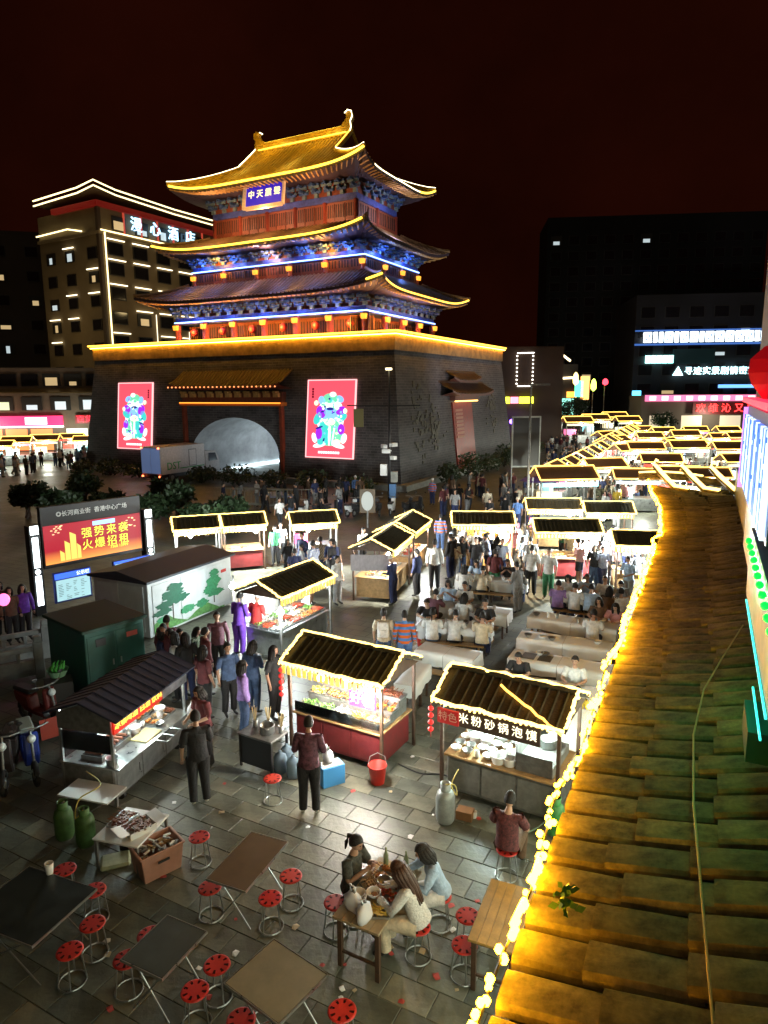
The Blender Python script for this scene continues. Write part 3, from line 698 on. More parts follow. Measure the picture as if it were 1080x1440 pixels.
b = MB(); b.b2(A0 + fb(7) - .3, A0 + fb(7) + .55, -2.6, 3.2, 6.35, 6.85); b.build('door_frieze', canopy_m, tw)
strip('door_light', glow('amber2', (1, .55, .15), 2.5), [(A0 + fb(6) + .45, -2.6, 6.3), (A0 + fb(6) + .45, 2.9, 6.3)], .06)
b = MB(); b.prism([(A0 + fb(0) + .12, -2.4, 0), (A0 + fb(0) + .12, 2.2, 0), (A0 + fb(6) + .12, 2.2, 6.2), (A0 + fb(6) + .12, -2.4, 6.2)], (-.5, 0, 0)); dr = b.build('side_door', mat('door_red', (.26, .03, .015), .5, var=.4, vscale=3), tw)
b = MB()
for i in range(8): z = 3.2 + i * .33; x_ = A0 + fb(z) + .13; b.box((x_, -1.2, z), (.12, 1.7, .2))
b.build('louvre', mat('louvre_rust', (.38, .16, .10), .6), dr)
# projected light pattern on the side wall, painted as paler raised patches
gobo = MB(); rr = random.Random(5)
for cy, cz in ((-9.2, 4.6), (-6.4, 4.4), (8.2, 5.2)):
    for _ in range(55):
        y, z = cy + rr.gauss(0, .7), cz + rr.gauss(0, 1.3)
        gobo.box((A0 + fb(z) + .03, y, z), (.1, rr.uniform(.15, .5), rr.uniform(.1, .4)))
tag(gobo.build('projected_pattern', mat('projected_pale', (.11, .10, .075), .7, var=.4), tw), kind='stuff')
b = MB(); b.b2(-17.8, 17.9, -14.2, -13.5, 0, .45); b.b2(17.2, 17.9, -13.5, 13.6, 0, .45); b.build('plinth_step', stone, tw)
# hanging red lanterns in the gallery
lm = MB(); lm.lathe([(.08, -.34), (.24, -.27), (.36, 0), (.24, .27), (.08, .34)], 12); lme2 = lm.mesh('lantern_body', mat('gallery_lantern', (.4, .03, .02), .6, emit=(1, .02, .015), es=.05), smooth=True)
for i in range(6):
    x = (xs1[i] + xs1[i + 1]) / 2; w_ = TC + Matrix.Rotation(TTH, 3, 'Z') @ Vector((x, -6.4, 12.9))
    t = thing('red_lantern', 'round red lantern hanging between gallery columns of the drum tower', 'lantern', w_, TTH, 'red lanterns in the tower gallery'); obj('lantern_body', lme2, t)
    b = MB(); b.tube([(0, 0, .42), (0, 0, .9)], .02, 4); b.build('cord', black, t)
# lit posters on the base
teal_p = glow('print_teal', (.05, .55, .5), .8)
def poster(cx, label, flip):
    z0, z1 = 2.15, 8.1; ln = z1 - z0; ang = math.atan2(BAT, H0)
    base = TC + Matrix.Rotation(TTH, 3, 'Z') @ Vector((cx, -B0 - fb(z0) - .12, z0))
    t = thing('lit_poster', label, 'poster', base, TTH); t.rotation_euler = (-ang, 0, TTH)
    b = MB(); b.b2(-2.12, 2.12, 0, .09, 0, ln); b.build('light_panel', glow('poster_pink', (1, .10, .15), .62), t)
    b = MB(); e = .09
    for x0, x1, zz0, zz1 in ((-2.2, -2.11, -.05, ln + .05), (2.11, 2.2, -.05, ln + .05), (-2.11, 2.11, -.05, .03), (-2.11, 2.11, ln - .03, ln + .05)): b.b2(x0, x1, -.03, .1, zz0, zz1)
    b.build('edge', glow('poster_edge', (1, .4, .4), 1.1), t)
    cols = {'g': glow('print_green', (.15, .6, .35), .8), 'b': glow('print_blue', (.2, .45, .9), .9), 'p': glow('print_purple', (.28, .02, .8), .9), 'y': glow('print_yellow', (.9, .85, .5), 1), 'w': glow('print_pale', (.7, .9, .85), 1), 'd': glow('print_dark', (.02, .03, .3), .5), 't': teal_p}
    def ell(c, cx_, cz, rx, rz_, lay, rot=0, taper=0):
        m_ = MB(); pts = []
        for i in range(18):
            q = 2 * PI * i / 18; x, z = rx * math.cos(q) * (1 + taper * math.sin(q)), rz_ * math.sin(q); x, z = x * math.cos(rot) - z * math.sin(rot), x * math.sin(rot) + z * math.cos(rot)
            pts.append(((cx_ + x) * flip, -.012 * lay, cz + z))
        m_.prism(pts, (0, -.006, 0)); m_.build('print_patch', cols[c], t)
    # a generic robed figure: plumed head, wide sleeves, skirted coat, boots
    ell('w', 0, 3.1, 1.25, 1.6, 1); ell('g', 0, 2.0, 1.2, 1.1, 2, 0, -.3); ell('t', -.5, 1.9, .45, .95, 3, .25); ell('g', .45, 1.9, .4, .95, 3, -.2); ell('w', 0, 1.8, .12, .9, 4); ell('w', .35, 1.75, .07, .8, 4, -.15)
    ell('b', 0, 3.3, .8, .6, 3); ell('p', -.85, 3.5, .4, .5, 4, .5); ell('p', .95, 3.6, .45, .35, 4, .3); ell('t', -1.15, 3.0, .32, .5, 4, -.5); ell('t', 1.05, 3.1, .5, .3, 4, .5); ell('w', 0, 4.05, .45, .42, 5); ell('g', 0, 4.55, .7, .4, 5); ell('w', .2, 4.85, .3, .2, 6); ell('b', -.8, 4.4, .3, .35, 5, .6); ell('b', .85, 4.5, .35, .25, 5, -.5)
    ell('d', 0, 3.75, .35, .12, 6); ell('y', 0, 2.75, .5, .28, 6); ell('p', -.95, 1.85, .3, .5, 6); ell('p', 1.05, 2.2, .3, .42, 6); ell('d', -.95, 2.3, .35, .08, 7, .3); ell('y', -1.3, 4.2, .2, .2, 6); ell('y', 1.35, 3.6, .18, .2, 6); ell('w', -1.4, 1.5, .22, .4, 3, .3); ell('w', 1.3, 1.5, .25, .4, 3, -.3); ell('w', -.9, .95, .6, .18, 3, .2); ell('w', .8, .95, .6, .18, 3, -.2); ell('t', -.8, 1.2, .3, .25, 6); ell('y', .7, 1.2, .35, .22, 6); ell('g', -.1, 4.3, .2, .12, 7)
    rq = random.Random(int(cx * 10))
    for k_ in range(46):
        g = rq.random() * 6.283; d_ = rq.random() ** .5; xx, zz = math.cos(g) * d_ * 1.25, 2.9 + math.sin(g) * d_ * 1.9; ell(rq.choice('gbpwwytd'), xx, zz, rq.uniform(.05, .2), rq.uniform(.03, .11), 8 + k_ % 3, rq.uniform(-1.5, 1.5))
    m_ = MB()
    for i in range(9): m_.b2(-1.0 + i * .22, -.83 + i * .22, -.02, -.005, .3, .48)
    m_.build('caption_line', glow('print_white', (1, .9, .9), 1), t)
    m_ = MB()
    for i in range(4): m_.b2(-1.68 * flip - .09, -1.68 * flip + .09, -.02, -.005, 4.6 + i * .2, 4.75 + i * .2)
    m_.build('seal_mark', glow('print_ink', (.25, .0, .02), .3), t)
    return t
poster(-10.4, 'pink lit poster of a robed figure on tower base behind the box truck', -1)
poster(10.75, 'pink lit poster of a robed figure between the archway and the brick corner', 1)

# ================================================================== PEOPLE
HEADV = []
def head_mesh(b, c, yaw=0., pitch=0., r=1.):
    """a head with brow, nose, chin, ears and eyes; materials 0 skin, 4 dark, 5 lips"""
    old = b.M.copy(); b.M = old @ Matrix.Translation(c) @ Matrix.Rotation(yaw, 4, 'Z') @ Matrix.Rotation(pitch, 4, 'X') @ Matrix.Scale(r, 4)
    n, m = 14, 11; vs = []; fs = []
    for i in range(m + 1):
        t = PI * i / m; rr = math.sin(t); z = -math.cos(t)
        for j in range(n):
            q = 2 * PI * j / n; x = math.cos(q) * rr; y = math.sin(q) * rr
            sx = .074 * (1 - .24 * max(0, -z) ** 1.5); X = x * sx; Y = y * .092; Z = z * .112
            if y < -.1 and z < .1: Y *= 1 - .10 * max(0, -z); 
            if z < -.6: Y -= .012 * (1 + z) 
            if abs(x) < .2 and y < -.5 and -.35 < z < .05: Y -= .016
            vs.append((X, Y, Z))
    for i in range(m):
        for j in range(n): fs.append((i * n + j, i * n + (j + 1) % n, (i + 1) * n + (j + 1) % n, (i + 1) * n + j))
    b.add(vs, fs, 0)
    b.prism([(0, -.088, .02), (-.014, -.084, -.032), (.014, -.084, -.032)], (0, -.004, 0), 0); b.add([(0, -.092, .022), (-.015, -.088, -.03), (.015, -.088, -.03), (0, -.112, -.026)], [(0, 1, 3), (0, 3, 2), (1, 2, 3)], 0)
    for sg in (-1, 1):
        b.ball((sg * .029, -.079, .018), .011, 6, 4, 4, (1.2, .8, .7)); b.box((sg * .03, -.088, .038), (.028, .008, .006), mi=4)
        b.ball((sg * .075, .005, .0), .022, 6, 5, 0, (.4, .8, 1.2))
    b.box((0, -.084, -.055), (.036, .008, .009), mi=5)
    b.M = old
POSE = {}
def pose(name, **k): POSE[name] = k
def V3(*a): return Vector(a)
_st = dict(pel=V3(0, 0, .93), che=V3(0, .0, 1.28), nk=V3(0, .01, 1.45), hd=V3(0, -.01, 1.585), sh=1.40, yaw=0, pit=0,
           kn=[V3(-.10, -.015, .50), V3(.10, -.015, .50)], an=[V3(-.11, .03, .09), V3(.11, .03, .09)], el=[V3(-.25, .03, 1.13), V3(.25, .03, 1.13)], wr=[V3(-.255, -.05, .90), V3(.255, -.05, .90)])
pose('stand', **_st)
pose('walk', **{**_st, 'kn': [V3(-.09, -.14, .51), V3(.09, .03, .49)], 'an': [V3(-.09, -.20, .09), V3(.10, .27, .13)], 'wr': [V3(-.25, .09, .90), V3(.25, -.22, .96)]})
pose('work', **{**_st, 'che': V3(0, -.04, 1.28), 'nk': V3(0, -.06, 1.44), 'hd': V3(0, -.10, 1.57), 'pit': .3, 'el': [V3(-.24, -.06, 1.13), V3(.24, -.06, 1.13)], 'wr': [V3(-.14, -.30, 1.06), V3(.13, -.32, 1.08)]})
pose('hold', **{**_st, 'hd': V3(0, -.04, 1.58), 'pit': .25, 'wr': [V3(-.10, -.26, 1.14), V3(.255, -.05, .90)], 'el': [V3(-.24, -.04, 1.12), V3(.25, .03, 1.13)]})
_si = dict(pel=V3(0, .02, .53), che=V3(0, -.01, .88), nk=V3(0, -.03, 1.05), hd=V3(0, -.07, 1.18), sh=1.0, yaw=0, pit=.2,
           kn=[V3(-.13, -.40, .50), V3(.13, -.40, .50)], an=[V3(-.12, -.38, .09), V3(.12, -.38, .09)], el=[V3(-.26, -.12, .76), V3(.26, -.12, .76)], wr=[V3(-.15, -.36, .79), V3(.15, -.36, .79)])
pose('sit', **_si)
pose('sit_lean', **{**_si, 'che': V3(0, -.10, .86), 'nk': V3(0, -.17, 1.02), 'hd': V3(0, -.25, 1.13), 'sh': .97, 'pit': .45, 'el': [V3(-.26, -.26, .76), V3(.26, -.26, .76)], 'wr': [V3(-.10, -.48, .80), V3(.12, -.46, .80)]})
pose('sit_phone', **{**_si, 'el': [V3(-.24, -.10, .76), V3(.24, -.10, .76)], 'wr': [V3(-.08, -.30, .95), V3(.08, -.30, .95)], 'pit': .35})
pose('sit_rest', **{**_si, 'wr': [V3(-.17, -.34, .60), V3(.17, -.34, .60)], 'hd': V3(0, -.10, 1.17), 'pit': .5})
def body_mesh(pname, hi=True, shorts=False, longs=False, female=False):
    p = POSE[pname]; vs = []; ed = []; rad = []
    def av(c, r, q=None, par=None):
        vs.append(tuple(c)); rad.append((r, q or r))
        if par is not None: ed.append((par, len(vs) - 1))
        return len(vs) - 1
    sc = .93 if female else 1.
    pe, ch, nk, hd = p['pel'], p['che'], p['nk'], p['hd']; sit = pe.z < .7
    ip = av(pe, .135, .115); iw = av(pe.lerp(ch, .45), .125 * sc, .10 * sc, ip); ic = av(ch, .145 * sc, .11 * sc, iw); i2 = av(ch.lerp(nk, .62), .10, .085, ic); inn = av(nk, .052, .052, i2); av(nk.lerp(hd, .7), .046, .046, inn)
    zones = [(pe, pe.lerp(ch, .45), 1 if True else 2), (pe.lerp(ch, .45), ch, 1), (ch, ch.lerp(nk, .7), 1), (nk, hd, 0)]
    for k, sg in enumerate((-1, 1)):
        shp = V3(sg * .175 * sc, ch.y * .6 + nk.y * .4, p['sh']); el, wr = p['el'][k], p['wr'][k]
        a = av(shp, .064, .064, ic); c_ = av(shp.lerp(el, .5), .050 * sc, .05 * sc, a); e = av(el, .042, .042, c_); w = av(wr, .028, .028, e); hn = (wr - el).normalized(); av(wr + hn * .07, .034, .022, w)
        zones += [(ch + V3(sg * .05, 0, .05), shp, 1), (shp, shp.lerp(el, .78), 1), (shp.lerp(el, .8), wr, 1 if longs else 0), (wr, wr + hn * .1, 0)]
        hip = V3(sg * .092, pe.y, pe.z - .06); kn, an = p['kn'][k], p['an'][k]
        h_ = av(hip.lerp(kn, .12), .100, .105, ip); t_ = av(hip.lerp(kn, .5), .083, .085, h_); kk = av(kn, .064, .066, t_); cf = av(kn.lerp(an, .35), .058, .062, kk); aa = av(an, .043, .045, cf)
        hl = av(an + V3(0, -.05, -.045), .042, .036, aa); av(an + V3(sg * .015, -.17, -.058), .036, .026, hl)
        zones += [(hip, hip.lerp(kn, .85), 2), (hip.lerp(kn, .85), an + V3(0, 0, .05), 0 if shorts else 2), (an, an + V3(0, -.17, -.06), 3)]
    me = bpy.data.meshes.new('sk'); me.from_pydata(vs, ed, []); o = bpy.data.objects.new('sk', me); COL.objects.link(o)
    md = o.modifiers.new('s', 'SKIN'); md.use_smooth_shade = True; md.branch_smoothing = .3
    for i, sv in enumerate(me.skin_vertices[0].data): sv.radius = rad[i]; sv.use_root = (i == 0)
    if hi: o.modifiers.new('u', 'SUBSURF').levels = 1
    dg = bpy.context.evaluated_depsgraph_get(); ev = bpy.data.meshes.new_from_object(o.evaluated_get(dg))
    bpy.data.objects.remove(o)
    b = MB(); b.v = [tuple(v.co) for v in ev.vertices]; b.f = [tuple(f.vertices) for f in ev.polygons]
    def dist(q, a, c_):
        ab = c_ - a; t = max(0, min(1, (q - a).dot(ab) / max(1e-6, ab.length_squared))); return (q - a - ab * t).length
    for f in ev.polygons:
        q = f.center; z_ = min(zones, key=lambda z: dist(q, z[0], z[1]) - (.03 if z[2] == 1 and not sit and q.z > pe.z - .05 else 0))[2]
        if z_ == 1 and q.z < pe.z - .02 and not sit: z_ = 2
        b.m.append(z_)
    head_mesh(b, hd + V3(0, 0, .02), p['yaw'], p['pit'])
    if hi:     # fingers
        for k, sg in enumerate((-1, 1)):
            el, wr = p['el'][k], p['wr'][k]; hn = (wr - el).normalized(); sd = hn.cross(V3(0, 0, 1))
            if sd.length < .3: sd = V3(0, 1, 0)
            sd.normalize(); dn = hn.cross(sd); base = wr + hn * .065; 
            for i in range(4):
                o_ = base + sd * (-.024 + .016 * i); ln = (.055, .068, .066, .05)[i]; b.tube([o_, o_ + hn * ln * .6 + dn * .005, o_ + hn * ln + dn * .022], [.0085, .008, .006], 5, 0)
            o_ = wr + hn * .03; b.tube([o_ + sd * .02, o_ + sd * .045 + hn * .025, o_ + sd * .05 + hn * .055], [.010, .009, .007], 5, 0)
    bpy.data.meshes.remove(ev)
    # loose clothing over the body: shirt body, sleeves, trouser legs
    def sleeve(pts, rr, mi, n=9, flat=1.):
        k = len(pts); vs_ = []
        for i, q in enumerate(pts):
            a_ = pts[max(0, i - 1)]; c2 = pts[min(k - 1, i + 1)]; t_ = (c2 - a_).normalized(); u_ = t_.cross(V3(0, 1, 0)); u_ = u_.normalized() if u_.length > .1 else V3(1, 0, 0); w_ = u_.cross(t_)
            for j in range(n): g = 2 * PI * j / n; vs_.append(q + u_ * math.cos(g) * rr[i] * (1 + .05 * math.sin(3 * g + i)) + w_ * math.sin(g) * rr[i] * flat * (1 + .05 * math.sin(2 * g + i)))
        b.add(vs_, [(i * n + j, i * n + (j + 1) % n, (i + 1) * n + (j + 1) % n, (i + 1) * n + j) for i in range(k - 1) for j in range(n)], mi)
    dn_ = (pe - ch); hem = pe + V3(0, 0, -.06) if not sit else pe + V3(0, .01, -.02)
    sleeve([ch.lerp(nk, .45), ch.lerp(nk, .12), ch.lerp(pe, .3), ch.lerp(pe, .7), hem], [.115 * sc, .168 * sc, .165 * sc, .168 * sc, .185], 1, 14, .74)
    for k, sg in enumerate((-1, 1)):
        shp = V3(sg * .165 * sc, ch.y * .6 + nk.y * .4, p['sh']); el, wr = p['el'][k], p['wr'][k]
        if longs: sleeve([shp, shp.lerp(el, .6), el, el.lerp(wr, .6), el.lerp(wr, .95)], [.072, .066, .058, .048, .046], 1)
        else: sleeve([shp, shp.lerp(el, .4), shp.lerp(el, .78)], [.074, .074, .072], 1)
        hip = V3(sg * .092, pe.y, pe.z - .03); kn, an = p['kn'][k], p['an'][k]
        if shorts: sleeve([hip, hip.lerp(kn, .5), hip.lerp(kn, .85)], [.115, .105, .10], 2)
        else: sleeve([hip, hip.lerp(kn, .5), kn, kn.lerp(an, .5), an + V3(0, 0, .02)], [.115, .10, .082, .074, .068], 2)
    me = b.mesh('person', [None] * 0 or [bpy.data.materials[0]] * 6, smooth=True)
    return me
SKIN = [mat('skin_a', (.46, .27, .18), .6), mat('skin_b', (.56, .36, .25), .6), mat('skin_c', (.38, .21, .14), .6)]
EYE = mat('eye_dark', (.02, .015, .012), .4); LIP = mat('lip', (.33, .10, .08), .5)
TOPS = {k: mat('cloth_' + k, c, .85, var=.3, vscale=11, bump=1.0, bscale=14) for k, c in dict(white=(.68, .69, .68), cream=(.6, .52, .38), grey=(.25, .25, .25), black=(.018, .018, .02), navy=(.025, .035, .10), blue=(.10, .20, .45), lightblue=(.38, .52, .70), denim=(.06, .10, .2), maroon=(.13, .03, .035), red=(.5, .03, .025), purple=(.14, .04, .42), lilac=(.34, .22, .55), brown=(.12, .07, .04), tan=(.38, .27, .16), green=(.04, .2, .09), yellow=(.62, .42, .05), orange=(.65, .14, .02), pink=(.6, .3, .33), plum=(.16, .07, .10)).items()}
for k_, (a_, b_, sc_, dr_) in dict(stripe_blue=((.6, .62, .62), (.05, .1, .3), 9, 'Z'), stripe_red=((.65, .62, .58), (.4, .04, .04), 8, 'Z'), stripe_black=((.55, .55, .52), (.03, .03, .03), 10, 'Z'), vest_orange=((.62, .13, .02), (.08, .22, .55), 2.1, 'Z'), check_green=((.05, .12, .06), (.3, .34, .25), 7, 'X'), check_tan=((.3, .2, .1), (.5, .42, .3), 6, 'DIAGONAL')).items(): TOPS[k_] = stripe_mat('cloth_' + k_, a_, b_, sc_, dr_)
TOPS['floral'] = mat('cloth_floral', (.3, .1, .12), .85, var=1., vscale=22); TOPS['camo'] = mat('cloth_camo', (.12, .12, .07), .85, var=1., vscale=12)
HAIRM = [mat('hair_black', (.012, .010, .009), .7, bump=.6, bscale=60), mat('hair_brown', (.06, .025, .012), .45, bump=.6, bscale=60), mat('hair_grey', (.16, .15, .14), .5)]
SHOE = [mat('shoe_dark', (.02, .02, .02), .5), mat('shoe_white', (.7, .7, .68), .5)]
_hm = {}
def hair_mesh(kind):
    if kind in _hm: return _hm[kind]
    b = MB(); n, m = 14, 7; vs = []; fs = []
    for i in range(m + 1):
        t = PI * .66 * i / m
        for j in range(n):
            q = 2 * PI * j / n; y = math.sin(q); cut = 1. if y > .1 else .50 if y < -.6 else .68 if y < -.2 else .82
            tt = t * cut; wob = 1 + .03 * math.sin(5 * q + i); vs.append((math.cos(q) * math.sin(tt) * .087 * wob, y * math.sin(tt) * .106 * wob + .008, math.cos(tt) * .125))
    for i in range(m):
        for j in range(n): fs.append((i * n + j, i * n + (j + 1) % n, (i + 1) * n + (j + 1) % n, (i + 1) * n + j))
    b.add(vs, fs)
    if kind in ('long', 'bob'):
        ln = .42 if kind == 'long' else .17
        for k in range(11):
            a = R(-35 + 25 * k); x, y = math.cos(a) * .074, math.sin(a) * .088
            e = 1 if y > 0 else .75
            b.tube([(x * .9, y * .9 + .01, .05), (x * 1.12, y * 1.08 + .01, -.05), (x * 1.18, y * 1.02 + .03, -.05 - ln * .5 * e), (x * 1.0, y * .75 + .05, -.05 - ln * e)], [.03, .034, .032, .012], 6)
    if kind == 'bun': b.ball((0, .10, .06), .045, 8, 6)
    if kind == 'tail': b.tube([(0, .085, .06), (0, .14, .02), (0, .14, -.1), (0, .12, -.22)], [.02, .032, .028, .008], 7)
    if kind == 'cap':
        b = MB(); b.lathe([(.085, -.005), (.09, .04), (.075, .09), (.03, .125), (.005, .13)], 14, (0, .004, .015)); b.box((0, -.115, .015), (.12, .08, .012))
    if kind == 'hat':
        b = MB(); b.lathe([(.13, 0), (.085, .025), (.085, .09), (.05, .12), (.005, .125)], 14, (0, .004, .03))
    _hm[kind] = b.mesh('hair', HAIRM[0], smooth=True); return _hm[kind]
_bm = {}
def person(loc, rz, ps='stand', top='white', pants='black', hair='short', label=None, group=None, hi=True, h=1., shorts=False, longs=False, female=False, shoe=0, skin=0, hcol=0, z=0.):
    k = (ps, hi, shorts, longs, female)
    if k not in _bm: _bm[k] = body_mesh(*k)
    rt = obj('person', _bm[k], None, (loc[0], loc[1], z), rz, h)
    mats_ = [SKIN[skin], TOPS[top] if isinstance(top, str) else top, TOPS[pants], SHOE[shoe], EYE, LIP]
    for i, m_ in enumerate(mats_): rt.material_slots[i].link = 'OBJECT'; rt.material_slots[i].material = m_
    tag(rt, label or 'person', 'person', group)
    p = POSE[ps]; ho = obj('hair' if hair not in ('cap', 'hat') else 'hat', hair_mesh(hair), rt, p['hd'] + V3(0, 0, .02)); ho.rotation_euler = (p['pit'], 0, p['yaw'])
    ho.material_slots[0].link = 'OBJECT'; ho.material_slots[0].material = HAIRM[hcol] if hair not in ('cap', 'hat') else (TOPS['white'] if hair == 'cap' else TOPS['cream'])
    return rt
def gp(u, v, z=0.): p = G(u, v, z); return (p.x, p.y)
def face(frm, to): return math.atan2(to[1] - frm[1], to[0] - frm[0]) + PI / 2      # figures face -Y at rest
def part_on(o, b, name, m_, smooth=False): return b.build(name, m_, o, smooth=smooth)
def backpack(o, m_):
    b = MB(); b.box((0, .165, 1.22), (.27, .13, .38)); b.box((0, .24, 1.15), (.2, .05, .18)); x = b.build('backpack', m_, None, bevel=.03); x.matrix_world = o.matrix_world @ x.matrix_world; return x

# ================================================================== MARKET STALLS
thatch = mat('dark_roof_tile', (.045, .04, .025), .75, var=.5, vscale=10, bump=.5, bscale=30)
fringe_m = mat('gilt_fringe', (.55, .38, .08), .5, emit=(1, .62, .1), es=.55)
sign_dk = mat('sign_dark', (.05, .03, .02), .6)
def wavy(p0, p1, n, amp, rng):
    p0, p1 = Vector(p0), Vector(p1); return [p0.lerp(p1, i / n) + Vector((rng.uniform(-amp, amp), rng.uniform(-amp, amp), rng.uniform(-amp, amp))) for i in range(n + 1)]
def bulb_part(parent, loc, power, col=(1, .95, .85), r=.075, m_=None, cord=True):
    b = MB(); b.lathe([(.03, .13), (.035, .07), (r, 0), (r * .95, -.03), (r * .6, -.075), (.01, -.09)], 10); o = b.build('bulb', m_ or bulb_m, parent, loc, smooth=True)
    if cord: b = MB(); b.tube([(0, 0, .12), (0, 0, .3)], .008, 4); b.build('cord', black, o)
    lamp(o, (0, 0, -.16), power * 2.1, col, .08)
    return o
def stall(loc, rz, L, D, label, group=None, body=steel, eave=1.82, ridge=2.15, over=.2, ledr=.03, ledm=None, seed=1, fringe=True, sign=None, signc=None, bulbs=(), lean=0., cut=None, back=True, counter_h=.85, front_panel=None):
    rng = random.Random(seed); t = thing('market_stall', label, 'market stall', (loc[0], loc[1], 0), rz, group)
    b = MB(); b.b2(-L / 2, L / 2, -D / 2, D / 2, .12, counter_h - .04); b.build('counter', body, t, bevel=.012)
    if front_panel:
        k = max(2, int(L / .55)); w = L / k; pm_ = MB(); pm_.b2(-w / 2 + .02, w / 2 - .02, -.012, 0, .18, counter_h - .1); pme = pm_.mesh('front_panel', front_panel, bevel=.004)
        for i in range(k): obj('front_panel', pme, t, (-L / 2 + w * (i + .5), -D / 2 - .002, 0))
    b = MB(); b.b2(-L / 2 - .05, L / 2 + .05, -D / 2 - .06, D / 2 + .06, counter_h - .04, counter_h); b.build('counter_top', steel if body is steel else wood, t, bevel=.008)
    pm_ = MB(); pm_.b2(-.03, .03, -.03, .03, 0, eave + .02); pme = pm_.mesh('post', dark_wood if body is not steel else steel_d, bevel=.006)
    for sx in (-1, 1):
        for sy in (-1, 1): obj('post', pme, t, (sx * (L / 2 + .07), sy * (D / 2 + .08), 0))
    a, d = L / 2 + over, D / 2 + over
    b = MB()
    for sg in (-1, 1): b.prism([(-a, sg * d, eave), (a, sg * d, eave), (a, 0, ridge), (-a, 0, ridge)], (0, 0, .05))
    thatch_ = mat('dark_roof_tile_%d' % (seed % 4), ((.045, .04, .025), (.06, .045, .03), (.035, .038, .03), (.07, .055, .028))[seed % 4], .75, var=.5, vscale=10, bump=.5, bscale=30)
    ro = b.build('roof', thatch_, t)
    r = MB(); n = int(2 * a / .16)
    for i in range(n + 1):
        x = -a + 2 * a * i / n
        for sg in (-1, 1): r.tube([(x, sg * d, eave + .06), (x, sg * .02, ridge + .06)], .028, 5)
    tag(r.build('tile_rib_field', thatch, ro), kind='stuff')
    b = MB(); b.tube([(-a, 0, ridge + .08), (a, 0, ridge + .08)], .06, 6); b.build('ridge_cap', thatch, ro)
    for sx in (-1, 1):
        b = MB(); b.prism([(sx * (a - .08), -d + .05, eave), (sx * (a - .08), d - .05, eave), (sx * (a - .08), 0, ridge - .03)], (.03, 0, 0)); b.build('gable_board', dark_wood, ro)
    am = .007 + lean * .5
    k = 16
    b = MB(); dead = rng.randint(0, 9)
    for p0, p1 in (((-a, 0, ridge + .13), (a, 0, ridge + .13)), ((-a, 0, ridge + .13), (-a, -d, eave + .08)), ((a, 0, ridge + .13), (a, -d, eave + .08)), ((-a, -d - .03, eave + .06), (a, -d - .03, eave + .06))) + ((((a, 0, ridge + .12), (a, d, eave + .08)), ((-a, 0, ridge + .12), (-a, d, eave + .08))) if back else ()):
        b.tube(wavy(p0, p1, k, am, rng), ledr, 6)
    if ledr < .06:      # beads along the rope
        for i in range(int(2 * a / .09)):
            b.ball((-a + i * .09, -d - .04 + rng.uniform(-.01, .01), eave + .03 + .012 * math.sin(i * 1.3)), .026, 6, 4)
    b.build('light_rope', ledm or led, ro)
    if fringe:
        f = MB(); n = int(2 * a / .13)
        for i in range(n):
            x = -a + .07 + i * .13; f.box((x, -d + .01, eave - .10), (.085, .012, .15 + .02 * (i % 2)))
        tag(f.build('gilt_fringe', fringe_m, ro), kind='stuff')
    if sign:
        txt, sz, colr, w_, zz = sign; s_ = MB(); s_.b2(-w_ / 2, w_ / 2, -.02, .02, -.16, .16); so = s_.build('sign_board', signc or sign_dk, t, (0, -d + .06, zz), bevel=.004)
        n = len(txt)
        for i, ch in enumerate(txt): text(ch, sz, colr, so, ((i - (n - 1) / 2) * w_ / (n + .2), -.026, 0), ext=.004, bold=.006)
    for bl in bulbs: bulb_part(t, *bl)
    return t
# ---- food trays and dishes that stand on the counters
FOOD = dict(fried=[(.50, .20, .04), (.40, .13, .03)], red=[(.45, .06, .03), (.35, .10, .03)], greens=[(.12, .28, .05), (.22, .36, .08)], yellow=[(.60, .42, .08), (.5, .3, .06)], tan=[(.45, .30, .16), (.36, .22, .1)], white=[(.62, .6, .52), (.5, .46, .36)], meat=[(.20, .07, .04), (.28, .12, .06)])
FM = {k: [mat('food_%s_%d' % (k, i), c, .45, var=.3, vscale=25) for i, c in enumerate(v)] for k, v in FOOD.items()}
TR = {}
def tray_proto(kind, style):
    rng = random.Random(hash((len(kind), style)) % 1000 + ord(kind[0])); w, d = .42, .30
    t = MB(); t.b2(-w / 2, w / 2, -d / 2, d / 2, 0, .012)
    for x0, x1, y0, y1 in ((-w / 2, w / 2, -d / 2, -d / 2 + .01), (-w / 2, w / 2, d / 2 - .01, d / 2), (-w / 2, -w / 2 + .01, -d / 2 + .01, d / 2 - .01), (w / 2 - .01, w / 2, -d / 2 + .01, d / 2 - .01)): t.b2(x0, x1, y0, y1, .012, .045)
    tm = t.mesh('tray', steel)
    f = MB()
    if style == 0:
        for _ in range(34): f.ball((rng.uniform(-.17, .17), rng.uniform(-.11, .11), .035 + rng.uniform(0, .05)), rng.uniform(.022, .036), 6, 4, rng.randint(0, 1), (1, rng.uniform(.6, 1.2), .7))
    elif style == 1:
        for _ in range(20):
            x = rng.uniform(-.18, .18); f.tube([(x, -.13, .03 + rng.random() * .05), (x + rng.uniform(-.03, .03), .17, .08 + rng.random() * .05)], .004, 4, 1)
            for k in range(4): f.box((x, -.10 + k * .05, .05 + rng.random() * .04), (.028, .04, .022), rng.random(), 0)
    elif style == 2: 
        leafy(f, (0, 0, .06), .17, .05, 90, .06, rng)
    else:
        for _ in range(16):
            f.tube([(rng.uniform(-.17, .17), rng.uniform(-.12, .12), .03), (rng.uniform(-.17, .17), rng.uniform(-.12, .12), .07 + rng.random() * .05), (rng.uniform(-.17, .17), rng.uniform(-.12, .12), .03)], .014, 5, rng.randint(0, 1))
    return tm, f.mesh('food_pile', FM[kind])
